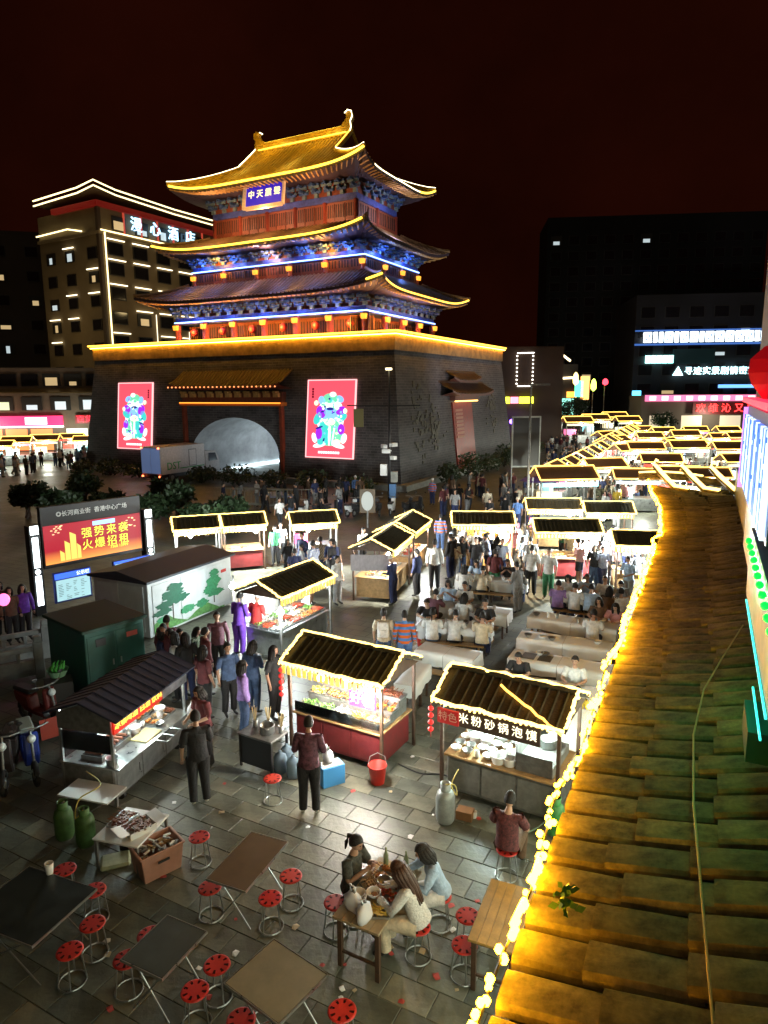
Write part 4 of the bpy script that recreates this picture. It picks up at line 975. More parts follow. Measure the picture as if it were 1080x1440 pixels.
def tray(loc, z, rz, kind, style, label, group, sc=1.):
    k = (kind, style)
    if k not in TR: TR[k] = tray_proto(*k)
    t = thing('food_tray', label, 'food tray', (loc[0], loc[1], z), rz, group, sc); obj('tray', TR[k][0], t); f = obj('food_pile', TR[k][1], t); f['kind'] = 'stuff'
    return t
def loc2(base, rz, x, y): c, s_ = math.cos(rz), math.sin(rz); return (base[0] + x * c - y * s_, base[1] + x * s_ + y * c)
def along(p, q, D):
    """front edge from p to q (front on the right-hand side when walking p->q reversed); returns centre, rz, length"""
    p, q = Vector(p), Vector(q); d = q - p; rz = math.atan2(d.y, d.x); n = Vector((-math.sin(rz), math.cos(rz))); c = (p + q) / 2 + n * D / 2
    return (c.x, c.y), rz, d.length
# --- stall M : fried food and vegetables, red body
rb = mat('red_counter', (.16, .02, .02), .4, var=.3)
M_c, M_rz, M_L = along(gp(407, 1046), gp(548, 1090), 1.15)
sm_ = stall(M_c, M_rz, 2.0, 1.15, 'red counter stall heaped with fried food and greens under three round bulbs', body=rb, seed=3, counter_h=.8, lean=.02, front_panel=rb)
b = MB(); b.b2(-.28, .28, -.03, .03, -.16, .16); so = b.build('pink_sign', glow('pink_neon', (1, .06, .45), 1.6), sm_, (.62, -.60, 1.42))
text('好吃', .26, glow('white_letter', (1, .9, .95), 2.0), so, (0, -.035, 0), ext=.004, bold=.01)
for x in (-.55, .05, .55): bulb_part(sm_, (x, -.30, 1.50), 17, (1, .92, .8), .085)
bulb_part(sm_, (1.0, -1.0, 1.62), 55, (1, .96, .88), .10)
b = MB()
for k in range(3): b.b2(-.98, .98, -.5 + k * .34, -.5 + (k + 1) * .34 - .01, .8, .86 + k * .14)
b.build('display_step', steel_d, sm_)
b = MB(); b.b2(-1.0, 1.0, -.60, -.585, .8, 1.02); b.build('glass_guard', glass(), sm_)
kinds = [[('greens', 2), ('greens', 2), ('white', 3), ('yellow', 3), ('tan', 1)], [('yellow', 3), ('fried', 0), ('fried', 0), ('tan', 3), ('fried', 1)], [('red', 0), ('red', 1), ('fried', 0), ('red', 1), ('meat', 1)]]
nm = dict(greens='leafy greens', white='pale noodles', yellow='yellow noodles', tan='tan skewers', fried='orange fried bites', red='red glazed skewers', meat='dark meat')
for r_ in range(3):
    for c_ in range(5):
        kd, st_ = kinds[r_][c_]; l_ = loc2(M_c, M_rz, -.8 + c_ * .4, -.34 + r_ * .34)
        tray(l_, .862 + r_ * .14, M_rz, kd, st_, 'metal tray of %s on the red counter stall' % nm[kd], 'trays on the red counter stall')
# skewer holder at the left end
# --- stall R : bowls and pots
R_c, R_rz, R_L = along(gp(628, 1116), gp(778, 1164), 1.1)
sr_ = stall(R_c, R_rz, 1.95, 1.1, 'steel stall crowded with white bowls, sagging light rope and a gas bottle beside it', body=steel_d, seed=9, counter_h=.82, lean=.03, fringe=False, sign=('米粉砂锅泡馍', .2, glow('sign_cream', (1, .9, .6), 1.3), 1.5, 1.62), front_panel=mat('counter_grey', (.2, .2, .18), .45, .4, var=.3))
b = MB(); b.tube(wavy((-.1, -.25, 2.16), (1.15, -.85, 1.86), 10, .02, random.Random(1)), .022, 6); b.build('light_rope', mat('led_amber', (.8, .4, .05), .5, emit=(1, .5, .08), es=2.2), sr_)
b = MB(); b.b2(-.2, .2, -.02, .02, -.13, .13); so = b.build('red_sign', mat('sign_red', (.3, .02, .02), .5, emit=(1, .02, .02), es=.12), sr_, (-.85, -.80, 1.64))
text('特色', .18, mat('letter_pale', (.6, .4, .3), .6), so, (0, -.026, 0), ext=.003)
bulb_part(sr_, (-.35, .1, 1.6), 36, (.8, 1, .9), .06, bulb_c); bulb_part(sr_, (.5, .0, 1.6), 36, (.8, 1, .9), .06, bulb_c)
rng = random.Random(4)
def vessel(kind):
    b = MB()
    if kind == 'bowl': b.lathe([(.04, 0), (.05, .008), (.095, .065), (.10, .075), (.09, .075), (.045, .018), (.001, .014)], 16, caps=False)
    elif kind == 'pot': b.lathe([(.15, 0), (.16, .02), (.16, .17), (.165, .18), (.15, .18), (.145, .03), (.001, .025)], 18, caps=False); b.tube([(-.19, 0, .14), (-.16, .04, .15), (-.16, -.04, .15), (-.19, 0, .14)], .008, 5); b.tube([(.19, 0, .14), (.16, .04, .15), (.16, -.04, .15), (.19, 0, .14)], .008, 5)
    elif kind == 'cup': b.lathe([(.035, 0), (.045, .12), (.04, .12), (.032, .01), (.001, .008)], 12, caps=False)
    elif kind == 'tub': b.lathe([(.10, 0), (.125, .13), (.13, .14), (.118, .14), (.095, .012), (.001, .01)], 16, caps=False)
    elif kind == 'jar': b.lathe([(.06, 0), (.065, .02), (.065, .16), (.045, .19), (.045, .21), (.05, .215), (.05, .24), (.001, .245)], 14)
    return b
VM = {k: vessel(k) for k in ('bowl', 'pot', 'cup', 'tub', 'jar')}
vme = {}
def put(kind, loc, z, m_, label, group=None, sc=1.):
    k = (kind, m_.name)
    if k not in vme: vme[k] = VM[kind].mesh(kind, m_, smooth=True)
    return tag(obj(kind, vme[k], None, (loc[0], loc[1], z), random.random() * 6, sc), label, kind, group)
spots = [(x, y) for x in (-.86, -.66, -.46, -.26, -.06, .13) for y in (-.42, -.19, .05, .28)]
for i, (x, y) in enumerate(spots):
    kd = rng.choice(('bowl', 'bowl', 'tub', 'tub', 'cup', 'bowl')); put(kd, loc2(R_c, R_rz, x + rng.uniform(-.02, .02), y + rng.uniform(-.02, .02)), .822, plastic_w if rng.random() < .75 else steel, 'pale %s among many on the counter of the bowl stall' % kd, 'dishes on the bowl stall')
put('pot', loc2(R_c, R_rz, -.7, .52 - .02), .822, steel, 'large steel cooking pot at the back of the bowl stall')
b = MB(); b.b2(.28, .92, -.5, .5, .82, 1.0); b.b2(.28, .92, -.52, -.5, 1.0, 1.16); b.b2(.28, .30, -.5, .5, 1.0, 1.3); o = b.build('steel_stove', steel_d, None, (R_c[0], R_c[1], .002), R_rz, bevel=.006); tag(o, 'dull steel stove box on the bowl stall counter', 'stove')
put('pot', loc2(R_c, R_rz, .62, .2), 1.005, steel, 'steel pot standing on the stove of the bowl stall', sc=.9)
# hanging red lantern strings
def lantern_string(loc, z, n, label):
    t = thing('lantern_string', label, 'lantern', (loc[0], loc[1], z)); b = MB(); b.tube([(0, 0, 0), (0, 0, -.13 * n - .12)], .006, 4); b.build('cord', mat('cord_red', (.4, .02, .02), .6), t)
    lm = MB(); lm.lathe([(.015, -.05), (.05, -.02), (.05, .02), (.015, .05)], 8); me = lm.mesh('small_lantern', mat('small_lantern_red', (.55, .03, .03), .5, emit=(1, .04, .03), es=.35), smooth=True)
    for i in range(n): obj('small_lantern', me, t, (0, 0, -.1 - .13 * i))
lantern_string(loc2(R_c, R_rz, -1.2, -.77), 1.8, 4, 'string of four small red lanterns hanging from the bowl stall eave')
lantern_string(loc2(M_c, M_rz, -1.2, -.77), 1.8, 5, 'string of five small red lanterns hanging at the fried food stall')
# --- stall 3 : long stall with a bright bulb at its near end
T_c, T_rz, T_L = along((-2.85, 17.3), (-1.65, 19.4), 1.2)
st_ = stall(T_c, T_rz, 2.2, 1.2, 'long steel stall of trays with a bright bare bulb, by purple clad person', body=steel, seed=12, lean=.015, ledm=None, bulbs=[((-1.25, -.75, 1.5), 85, (.9, 1, 1), .10, bulb_c), ((.2, -.1, 1.65), 30, (.95, 1, 1), .06, bulb_c)])
for i in range(6):
    for j in range(3):
        kd, s2 = random.choice((('red', 1), ('white', 0), ('greens', 2), ('tan', 0), ('white', 3), ('fried', 0))); tray(loc2(T_c, T_rz, -.9 + i * .36, -.4 + j * .36), .852, T_rz, kd, s2, 'metal tray of %s on the long steel stall' % nm[kd], 'trays on the long steel stall')
# --- stalls 4,5 (pair running away from the camera)
for k, (p, q, lb) in enumerate((((.15, 22.6), (.85, 24.9), 'end stall with plain banner and a glaring bulb beside the long steel stall'), ((1.05, 25.6), (1.75, 27.9), 'stall of gold fringe adjoining the one with a glaring bulb and plain banner'))):
    c_, rz_, L_ = along(p, q, 1.2); s_ = stall(c_, rz_, 2.3, 1.2, lb, body=wood, seed=20 + k, lean=.012, ledr=.03, bulbs=[((-1.2, -.6, 1.7), 170, (1, .95, .85), .11)] if k == 0 else [((1.2, -.6, 1.7), 150, (.95, 1, 1), .09, bulb_c)])
    for i in range(4):
        for j in range(2): kd = random.choice(('fried', 'red', 'tan', 'yellow')); tray(loc2(c_, rz_, -.8 + i * .52, -.3 + j * .45), .852, rz_, kd, random.randint(0, 1), 'tray of %s on stall %s' % (nm[kd], ('below the plain banner', 'behind the plain banner stall')[k]), 'trays on the pair of stalls')
    if k == 0:
        b = MB(); b.b2(-1.05, 1.05, -.02, .02, -.28, .28); bn = b.build('banner', mat('grey_banner', (.45, .42, .45), .7, var=.2), s_, (-1.45, .0, 1.45), 0); bn.rotation_euler = (0, 0, -PI / 2 + .25); bn.scale = (.62, 1, 1)
# --- further stalls around the square
others = [((-8.2, 26.3), (-6.65, 26.85), 'stall with gold fringe with white tube light behind the painted cabinet, its twin joined on', 30, led, bulb_c),
          ((-6.45, 26.9), (-4.95, 27.4), 'stall with blue glass case joined to its twin behind the painted cabinet', 31, led, bulb_m),
          ((-3.7, 27.3), (-2.0, 27.75), 'small stall with purple lit posts beyond the long steel stall', 32, led, bulb_m),
          ((2.85, 27.15), (5.2, 27.0), 'warm lit stall with gold sign letters behind white shirted customers', 33, led, bulb_m),
          ((5.85, 25.5), (8.2, 25.35), 'stall with yellow tag fringe and steaming bulb behind the diners', 34, led, bulb_c),
          ((6.6, 30.6), (8.9, 30.4), 'stall with white front light and pink bags behind the fringe stall', 35, led, bulb_m),
          ((9.0, 29.6), (10.9, 29.4), 'stall half hidden by tiled eave corner, red canopy beside it', 36, led, bulb_m),
          ((8.2, 23.2), (9.6, 23.0), 'narrow stall with white bead fringe under the eave corner', 37, led, bulb_c)]
for k, (p, q, lb, sd, lm_, bm_) in enumerate(others):
    c_, rz_, L_ = along(p, q, 1.2); L_ = max(1.4, L_ * .92)
    warm = k in (3, 2)
    s_ = stall(c_, rz_, L_, 1.2, lb, body=random.choice((steel, wood, rb)) if k != 3 else wood, seed=sd, ledr=.034, ledm=lm_, lean=.006, bulbs=[((L_ * (.42 if k == 4 else .3 if k % 2 else -.2), -.88, 1.66), 850 if k == 4 else 300 if not warm else 480, (1, .78, .45) if k == 3 else (.92, 1, .98), .09, bm_)])
    b = MB(); b.b2(-L_ / 2 - .1, L_ / 2 + .1, -.03, .03, -.05, .05); b.build('tube_light', led_w if k in (0, 1, 2, 5, 7) else led_cream, s_, (0, -.70, 1.72))
    for i in range(int(L_ / .55)): kd = random.choice(list(FOOD)); tray(loc2(c_, rz_, -L_ / 2 + .35 + i * .52, -.25), .852, rz_, kd, random.randint(0, 3) if kd != 'greens' else 2, 'tray of %s on a stall at the back of the square' % nm[kd], 'trays on the back stalls')
    if k in (5, 2): 
        b = MB(); b.box((0, 0, 0), (.5, .12, .4)); b.build('pink_light_box', glow('pink_box', (1, .1, .4), 1.8), s_, (-L_ / 2 + .2, -.85, 1.3))
# glowing lettering on the warm stall
text('烤冷面铁板', .3, glow('gold_sign', (1, .5, .06), 1.6), None, (4.0, 26.22, 1.68), R(-3), ext=.01, bold=.01)
_l = COL.objects[-1]; tag(_l, 'row of gold lit characters on the front of the warm stall', 'sign')
# --- distant stalls: one prototype with parts, copied
def far_stall(label, group):
    t = thing('market_stall', label, 'market stall', (0, 0, 0), 0, group); L, D = 2.6, 1.3
    b = MB(); b.b2(-L / 2, L / 2, -D / 2, D / 2, .1, .9); b.build('counter', steel, t)
    pm_ = MB(); pm_.b2(-.04, .04, -.04, .04, 0, 2.2); me = pm_.mesh('post', steel_d)
    for sx in (-1, 1):
        for sy in (-1, 1): obj('post', me, t, (sx * 1.35, sy * .68, 0))
    b = MB()
    for sg in (-1, 1): b.prism([(-1.5, sg * .95, 2.2), (1.5, sg * .95, 2.2), (1.5, 0, 2.75), (-1.5, 0, 2.75)], (0, 0, .06))
    ro = b.build('roof', mat('roof_red_brown', (.12, .05, .02), .7, var=.3), t)
    b = MB(); r_ = .038
    for p0, p1 in (((-1.5, 0, 2.85), (1.5, 0, 2.85)), ((-1.5, 0, 2.85), (-1.5, -.95, 2.28)), ((1.5, 0, 2.85), (1.5, -.95, 2.28)), ((-1.5, -.98, 2.28), (1.5, -.98, 2.28)), ((-1.5, .98, 2.28), (1.5, .98, 2.28)), ((1.5, 0, 2.85), (1.5, .95, 2.28)), ((-1.5, 0, 2.85), (-1.5, .95, 2.28))): b.tube([p0, p1], r_, 5)
    b.build('light_rope', glow('led_far', (1, .55, .10), 2.4), ro)
    b = MB(); b.b2(-1.4, 1.4, -1.0, -.97, 1.92, 2.12); b.build('sign_band', glow('band_cream', (1, .92, .6), .8), t)
    b = MB(); b.b2(-1.2, -.1, -.1, .5, .9, 1.5); b.build('glass_case', mat('case_lit', (.4, .6, .6), .3, emit=(.5, .95, 1), es=.35), t)
    lamp(t, (.3, -1.15, 1.75), 230, (.95, 1, .85), .1)
    return t
BANDS = [glow('band_warm', (1, .8, .45), .9), glow('band_pink', (1, .2, .4), .8), glow('band_cyan', (.4, .95, 1), .7), glow('band_cream2', (1, .92, .6), .7), glow('band_red', (1, .08, .05), .8), glow('band_white', (.9, 1, .95), .8), glow('band_warm', (0, 0, 0), 0)]
fs0 = None; grp = 'lit stalls of the far market rows'
def place_far(p, rz, label, sc=1., group=grp):
    global fs0
    if fs0 is None: fs0 = far_stall(label, group); fs0.location = (p[0], p[1], 0); fs0.rotation_euler = (0, 0, rz); return fs0
    r = dup(fs0, (p[0], p[1], 0), rz, label, group, sc if sc != 1 else None)
    for ch in r.children:
        if ch.name.startswith('sign_band') or ch.name.startswith('glass_case'): ch.material_slots[0].link = 'OBJECT'; ch.material_slots[0].material = random.choice(BANDS)
    return r
# diagonal row leading away
p0, p1 = Vector(gp(775, 712)), Vector(gp(888, 628))
nd = 11
for i in range(nd):
    f_ = i / (nd - 1); d0 = 1 / (1 + f_ * 2.2) ; q = p0.lerp(p1, f_)
    place_far((q.x, q.y), math.atan2(p1.y - p0.y, p1.x - p0.x), 'lit stall in the long diagonal row running away from the square', 1.05 if i > 4 else .95, 'stalls in the diagonal row')
for u, v, sc, rz in ((904, 668, 1.0, -.05), (962, 668, 1.05, .03), (1024, 671, 1.05, -.03), (910, 643, .95, .04), (960, 641, 1.0, -.04), (1012, 642, .9, 0), (1036, 643, .95, .05)):
    place_far(gp(u, v), rz, 'lit stall in the parallel rows below the red lettered shopfront', sc, 'stalls in the parallel rows')
for u, v, sc in ((890, 718, .9), (948, 713, .9), (988, 716, .9)): place_far(gp(u, v), -.1, 'lit stall just behind the hooked ridge ornaments', sc, 'stalls behind the ridge ornaments')
for u, v, sc in ((790, 722, 1.1), (862, 600, 1.3), (880, 606, 1.2), (810, 612, 1.3), (835, 606, 1.3)): place_far(gp(u, v + 12), .1, 'lit stall at the crowded far end of the street', sc, 'stalls at the far end of the street')
for u, v, sc in ((4, 655, .9), (28, 652, 1.0), (67, 648, 1.0), (104, 640, .9), (124, 645, .9)): place_far(gp(u, v), .15, 'lit stall in front of the pink and red shopfronts', sc, 'stalls by the pink and red shopfronts')
for u, v, rz in ((930, 632, .1), (975, 630, -.1), (1020, 630, .05), (900, 629, .2), (850, 640, .6), (866, 650, .7), (880, 668, .4), (845, 700, .2), (925, 690, -.1), (1035, 690, .1), (985, 655, 1.2), (938, 655, .9)): place_far(gp(u, v), rz, 'lit stall standing loosely among the far market rows', .95, 'loose stalls of the far market')
# --- the steel drinks cart
c1 = along((-4.74, 10.93), (-4.12, 13.15), 1.1); C_c, C_rz = c1[0], c1[1]
CZ = .86; ct = thing('food_cart', 'stainless cart with glass case, dark blue gabled roof and red drinks sign', 'food cart', (C_c[0], C_c[1], 0), C_rz, None, (1, 1, CZ))
L, D = 2.3, 1.1
b = MB(); b.b2(-L / 2, L / 2, -D / 2, D / 2, .16, .82); b.build('cabinet', steel_d, ct, bevel=.01)
pm_ = MB(); pm_.b2(-.36, .36, -.012, 0, .2, .76); me = pm_.mesh('cabinet_door', steel, bevel=.006)
for i in range(3): 
    o = obj('cabinet_door', me, ct, (-.75 + i * .75, -D / 2 - .002, 0)); hb = MB(); hb.tube([(.26, -.03, .4), (.26, -.03, .58)], .01, 6); hb.build('handle', steel, o)
b = MB(); b.b2(-L / 2 - .03, L / 2 + .03, -D / 2 - .12, D / 2 + .03, .82, .86); b.build('counter_top', steel, ct, bevel=.006)
pm_ = MB(); pm_.b2(-.022, .022, -.022, .022, 0, 1.98); me = pm_.mesh('post', steel)
for sx in (-1, 1):
    for sy in (-1, 1): obj('post', me, ct, (sx * (L / 2 - .02), sy * (D / 2 - .02), 0))
wm = MB(); wm.tube([(-.03, 0, 0), (.03, 0, 0)], .09, 14); wme = wm.mesh('wheel', rubber)
for sx in (-.9, .9):
    for sy in (-.45, .45): obj('wheel', wme, ct, (sx, sy, .09))
g_ = MB(); g_.b2(-L / 2, L / 2, D / 2 - .03, D / 2 - .02, .88, 1.6); g_.b2(-L / 2, -L / 2 + .01, -D / 2, D / 2, 1.15, 1.55); g_.build('glass_panel', glass(), ct)
b = MB()
for p0, p1 in (((-L / 2, -D / 2 - .2, 1.92), (-L / 2, 0, 2.22)), ((L / 2, -D / 2 - .2, 1.92), (L / 2, 0, 2.22))): pass
a, d = L / 2 + .12, D / 2 + .2
for sg in (-1, 1): b.prism([(-a, sg * d, 1.92), (a, sg * d, 1.92), (a, 0, 2.24), (-a, 0, 2.24)], (0, 0, .03))
ro = b.build('roof', mat('blue_grey_sheet', (.028, .034, .065), .6, .2, var=.3, vscale=5), ct)
b = MB(); 
for i in range(13): x = -a + 2 * a * i / 12; b.tube([(x, -d, 1.955), (x, 0, 2.275)], .012, 4); b.tube([(x, d, 1.955), (x, 0, 2.275)], .012, 4)
tag(b.build('seam_field', mat('blue_grey_sheet', (0, 0, 0)), ro), kind='stuff')
for sx in (-1, 1): b = MB(); b.prism([(sx * (L / 2), -D / 2, 1.6), (sx * (L / 2), D / 2, 1.6), (sx * L / 2, D / 2, 1.93), (sx * L / 2, 0, 2.2), (sx * L / 2, -D / 2, 1.93)], (.02 * sx, 0, 0)); b.build('gable_panel', steel_d, ct)
b = MB(); b.b2(-L / 2, .28, -.02, .02, 0, .3); sb = b.build('sign_board', mat('drinks_red', (.45, .02, .015), .5, emit=(1, .03, .01), es=.28), ct, (0, -D / 2 - .04, 1.6)); 
text('冰镇啤酒 白酒 饮料', .165, glow('letter_yellow', (1, .72, .08), 1.3), sb, (-.43, -.026, .15), ext=.004, bold=.005)
b = MB(); b.b2(.30, L / 2, -.02, .02, 0, .3); b.build('steel_valance', steel, ct, (0, -D / 2 - .04, 1.6))
bulb_part(ct, (-.5, -.1, 1.82), 13, (.8, 1, .95), .05, bulb_c); bulb_part(ct, (.6, -.1, 1.82), 14, (.95, 1, .9), .05, bulb_m)
b = MB(); b.b2(-L / 2 - .55, -L / 2 - .03, -D / 2 - .25, D / 2 - .35, .50, .53); b.build('side_shelf', plastic_w, ct)
b = MB(); b.tube([(-.15, -D / 2 - .15, .9), (-.15, -D / 2 - .4, .9), (.35, -D / 2 - .4, .9), (.35, -D / 2 - .15, .9)], .012, 6); b.tube([(.1, -D / 2 - .15, .9), (.1, -D / 2 - .4, .9)], .01, 5); b.build('rail', steel, ct)
for i in range(3): tray(loc2(C_c, C_rz, .35 + i * .32, .2), .862 * CZ, C_rz, 'fried', 0 if i % 2 else 1, 'tray of golden flat bread and fried snacks in the drinks cart', 'trays in the drinks cart')
b = MB(); b.box((0, 0, .012), (.5, .36, .024)); tag(b.build('cutting_board', mat('board_yellow', (.55, .45, .2), .5), None, (*loc2(C_c, C_rz, .0, -.40), .861 * CZ), C_rz, bevel=.006), 'pale yellow cutting board at the front of the drinks cart', 'board')
b = MB(); b.b2(-.42, .42, -.22, .22, 0, .09); b.b2(-.40, .40, -.20, .20, .09, .1, 1)
for i in range(7): b.tube([(-.34 + i * .115, -.17, .12), (-.34 + i * .115, .17, .12)], .03, 8, 2)
tag(b.build('sausage_grill', [steel, black, FM['meat'][0]], None, (*loc2(C_c, C_rz, -.62, .0), .862 * CZ), C_rz), 'steel sausage roller grill inside the drinks cart', 'grill')
for i, (x, y, z) in enumerate(((.18, .12, 0), (.18, .12, .16), (.02, .22, 0))):
    b = MB(); b.box((0, 0, .08), (.26, .2, .155)); tag(b.build('foam_box', plastic_w, None, (*loc2(C_c, C_rz, x, y), .862 * CZ + z + .002), C_rz + .2 * i, bevel=.012), 'white takeaway box stacked in the drinks cart', 'box', 'takeaway boxes in the drinks cart')
for i in range(8): put('cup', loc2(C_c, C_rz, -.1 - .09 * (i % 4), .25 + .1 * (i // 4)), .862 * CZ, plastic_w, 'white paper cup standing behind the sausage grill', 'cups in the drinks cart')

for i in range(9):
    kd = ('tub', 'cup', 'bowl', 'jar')[i % 4]; put(kd, loc2(C_c, C_rz, -1.0 + i * .24 + random.uniform(-.03, .03), -.42 + .16 * (i % 3)) if not 3 <= i <= 5 else loc2(C_c, C_rz, -.9 + i * .24, -.12), .862 * CZ, plastic_w if i % 3 else steel, 'small %s at the serving edge of the drinks cart' % kd, 'containers on the drinks cart', .9)
for i in range(3): tray(loc2(C_c, C_rz, .45 + i * .26, -.22), .862 * CZ, C_rz + PI / 2, ('fried', 'tan', 'meat')[i], 1, 'tray of %s at the front of the drinks cart' % ('orange fried bites', 'tan skewers', 'dark meat')[i], 'trays in the drinks cart', .7)

# ================================================================== SQUARE: stools, tables, cloth tables
def stool_proto(label, group):
    t = thing('stool', label, 'stool', (0, 0, 0), 0, group)
    b = MB(); n = 24; vs = []; fs = []
    for r_, z in ((.02, .452), (.06, .452), (.085, .452), (.14, .452), (.155, .447), (.162, .437), (.155, .428), (.02, .428)):
        for j in range(n): q = 2 * PI * j / n; vs.append((r_ * math.cos(q), r_ * math.sin(q), z))
    for i in range(7):
        for j in range(n):
            if i == 2 and j % 3 == 0: continue      # ring of slots through the seat
            fs.append((i * n + j, i * n + (j + 1) % n, (i + 1) * n + (j + 1) % n, (i + 1) * n + j))
    b.add(vs, fs); b.add([vs[j] for j in range(n)], [tuple(range(n))]); b.add([(r_ * math.cos(2 * PI * j / n) , r_ * math.sin(2 * PI * j / n), .43) for r_ in (.142,) for j in range(n)], [tuple(range(n))], 1)
    b.build('seat', [red_pl, mat('slot_dark', (.06, .01, .01), .7)], t)
    for k in range(4): a = PI / 4 + k * PI / 2; b = MB(); b.tube([(math.cos(a) * .12, math.sin(a) * .12, .43), (math.cos(a) * .165, math.sin(a) * .165, .02)], .009, 6); b.build('leg', steel, t)
    b = MB(); b.tube([(math.cos(q) * .165, math.sin(q) * .165, .012) for q in [2 * PI * i / 20 for i in range(20)]], .010, 6, closed=True); b.build('foot_ring', steel, t)
    return t
st0 = None
def stool(u, v, label, tilt=0, pt=None):
    """u,v: the seat centre"""
    global st0
    p = G(u, v, .45) if pt is None else Vector((pt[0], pt[1], 0)); l_ = (p.x, p.y, 0); a = random.random() * 3
    if st0 is None: st0 = stool_proto(label, 'red stools'); st0.location = l_; return st0
    return dup(st0, l_, a, label, 'red stools')
SQ = [(280, 1176, 'red stool standing alone beside the pink crate'), (409, 1231, 'red stool off the far corner of the brown folding table'), (380, 1262, 'red stool tucked at the long side of the brown folding table'), (295, 1247, 'red stool at the near end of the brown folding table'),
      (91, 1222, 'red stool behind the dark table with a paper cup'), (132, 1251, 'red stool half under the corner of the dark cup table'), (130, 1298, 'red stool at the open side of the dark cup table'), (98, 1336, 'red stool by the crossed legs of the dark cup table'),
      (211, 1314, 'red stool touching the grey topped table'), (178, 1348, 'red stool just off the grey topped table'), (305, 1356, 'red stool on the open side of the grey topped table'), (274, 1392, 'red stool nearest the leg of the grey topped table'),
      (369, 1391, 'red stool at the edge of the pale topped table'), (339, 1433, 'red stool below the pale topped table, cut by the photo edge'), (481, 1420, 'red stool on its own in the shade below the barbecue table'), (383, 1094, 'red stool beside the skewer stand and water bottles'),
      (472, 1268, 'red stool at the free corner of the barbecue table'), (658, 1287, 'red stool beside the empty wooden table, farther one'), (653, 1328, 'red stool beside the empty wooden table, nearer its leg')]
SQ[13] = (339, 1433, 'red stool half tucked under the pale topped table'); SQ[17] = (658, 1287, 'red stool behind its twin beside the empty wooden table'); SQ[18] = (653, 1328, 'red stool by the leg of the empty wooden table')
for u, v, lb in SQ: stool(u, v, lb)
def fold_table(u0, v0, u1, v1, wd, m_, label, h=.72, edge=None):
    """folding table; u0,v0-u1,v1 is its long near edge at top height"""
    p, q = G(u0, v0, h), G(u1, v1, h); d_ = q - p; L = d_.length; rz = math.atan2(d_.y, d_.x); n = Vector((-math.sin(rz), math.cos(rz), 0)); c_ = (p + q) / 2 + n * wd / 2
    t = thing('folding_table', label, 'table', (c_.x, c_.y, 0), rz); b = MB(); b.b2(-L / 2, L / 2, -wd / 2, wd / 2, h - .025, h); b.build('table_top', m_, t, bevel=.008)
    b = MB()
    for x0, x1, y0, y1 in ((-L / 2 - .012, L / 2 + .012, -wd / 2 - .012, -wd / 2), (-L / 2 - .012, L / 2 + .012, wd / 2, wd / 2 + .012), (-L / 2 - .012, -L / 2, -wd / 2, wd / 2), (L / 2, L / 2 + .012, -wd / 2, wd / 2)): b.b2(x0, x1, y0, y1, h - .03, h + .002)
    b.build('edge_band', edge or steel, t)
    for sx in (-1, 1):
        x = sx * L * .38
        for sg in (-1, 1): b = MB(); b.tube([(x + sg * .012, -sg * wd * .42, 0.012), (x + sg * .012, sg * wd * .42, h - .03)], .012, 6); b.build('leg', steel, t)
    return t
brown_t = mat('brown_laminate', (.10, .062, .028), .4, var=.25, vscale=4); dark_t = mat('dark_laminate', (.018, .028, .030), .35, var=.3, vscale=3); grey_t = mat('grey_laminate', (.045, .06, .055), .4, var=.3, vscale=3); pale_t = mat('olive_laminate', (.22, .20, .13), .45, var=.2, vscale=3)
fold_table(345, 1253, 404, 1184, .62, brown_t, 'brown topped folding table on crossed legs in the open square')
ft = fold_table(45, 1330, 135, 1250, 1.2, dark_t, 'large dark folding table with a white paper cup on it')
fold_table(228, 1376, 290, 1310, .62, grey_t, 'dark grey topped folding table with a steel edge')
fold_table(392, 1440, 460, 1370, .85, pale_t, 'olive topped folding table, bare, in the near square')
put('cup', gp(70, 1228, .72), .722, plastic_w, 'white paper cup standing on the dark folding table', sc=1.3)
# wooden tables
def wood_table(c_, rz, L, W_, m_, label, h=.75):
    t = thing('wooden_table', label, 'table', (c_[0], c_[1], 0), rz); k = 5
    pm_ = MB(); pm_.b2(-L / 2, L / 2, -W_ / k / 2 + .002, W_ / k / 2 - .002, h - .035, h); me = pm_.mesh('plank', m_, bevel=.004)
    for i in range(k): obj('plank', me, t, (0, -W_ / 2 + W_ / k * (i + .5), random.uniform(-.001, .001)))
    lm = MB(); lm.b2(-.028, .028, -.028, .028, 0, h - .036); lme_ = lm.mesh('leg', dark_wood)
    for sx in (-1, 1):
        for sy in (-1, 1): obj('leg', lme_, t, (sx * (L / 2 - .09), sy * (W_ / 2 - .06), 0))
    b = MB()
    for sx in (-1, 1): b.b2(sx * (L / 2 - .09) - .012, sx * (L / 2 - .09) + .012, -W_ / 2 + .088, W_ / 2 - .088, h - .11, h - .037); b.b2(sx * (L / 2 - .09) - .015, sx * (L / 2 - .09) + .015, -W_ / 2 + .088, W_ / 2 - .088, .2, .23)
    b.build('rail', dark_wood, t)
    return t
p = G(660, 1322, .75); q = G(693, 1236, .75); r_ = G(722, 1340, .75); d_ = q - p
TW_rz = math.atan2(d_.y, d_.x); cc = (q + r_) / 2
wood_table((cc.x, cc.y), TW_rz, d_.length, .58, mat('oak_yellow', (.42, .25, .07), .42, var=.3, vscale=5, bump=.1), 'empty yellow wooden table beside the light edged eave')
BT_rz = R(62); BT = gp(533, 1255, .75)
wood_table(BT, BT_rz, 1.25, .66, mat('oak_grey', (.34, .26, .15), .45, var=.3, vscale=5), 'wooden table covered with barbecue dishes between three seated women')
def on_bt(x, y): return loc2(BT, BT_rz, x, y)
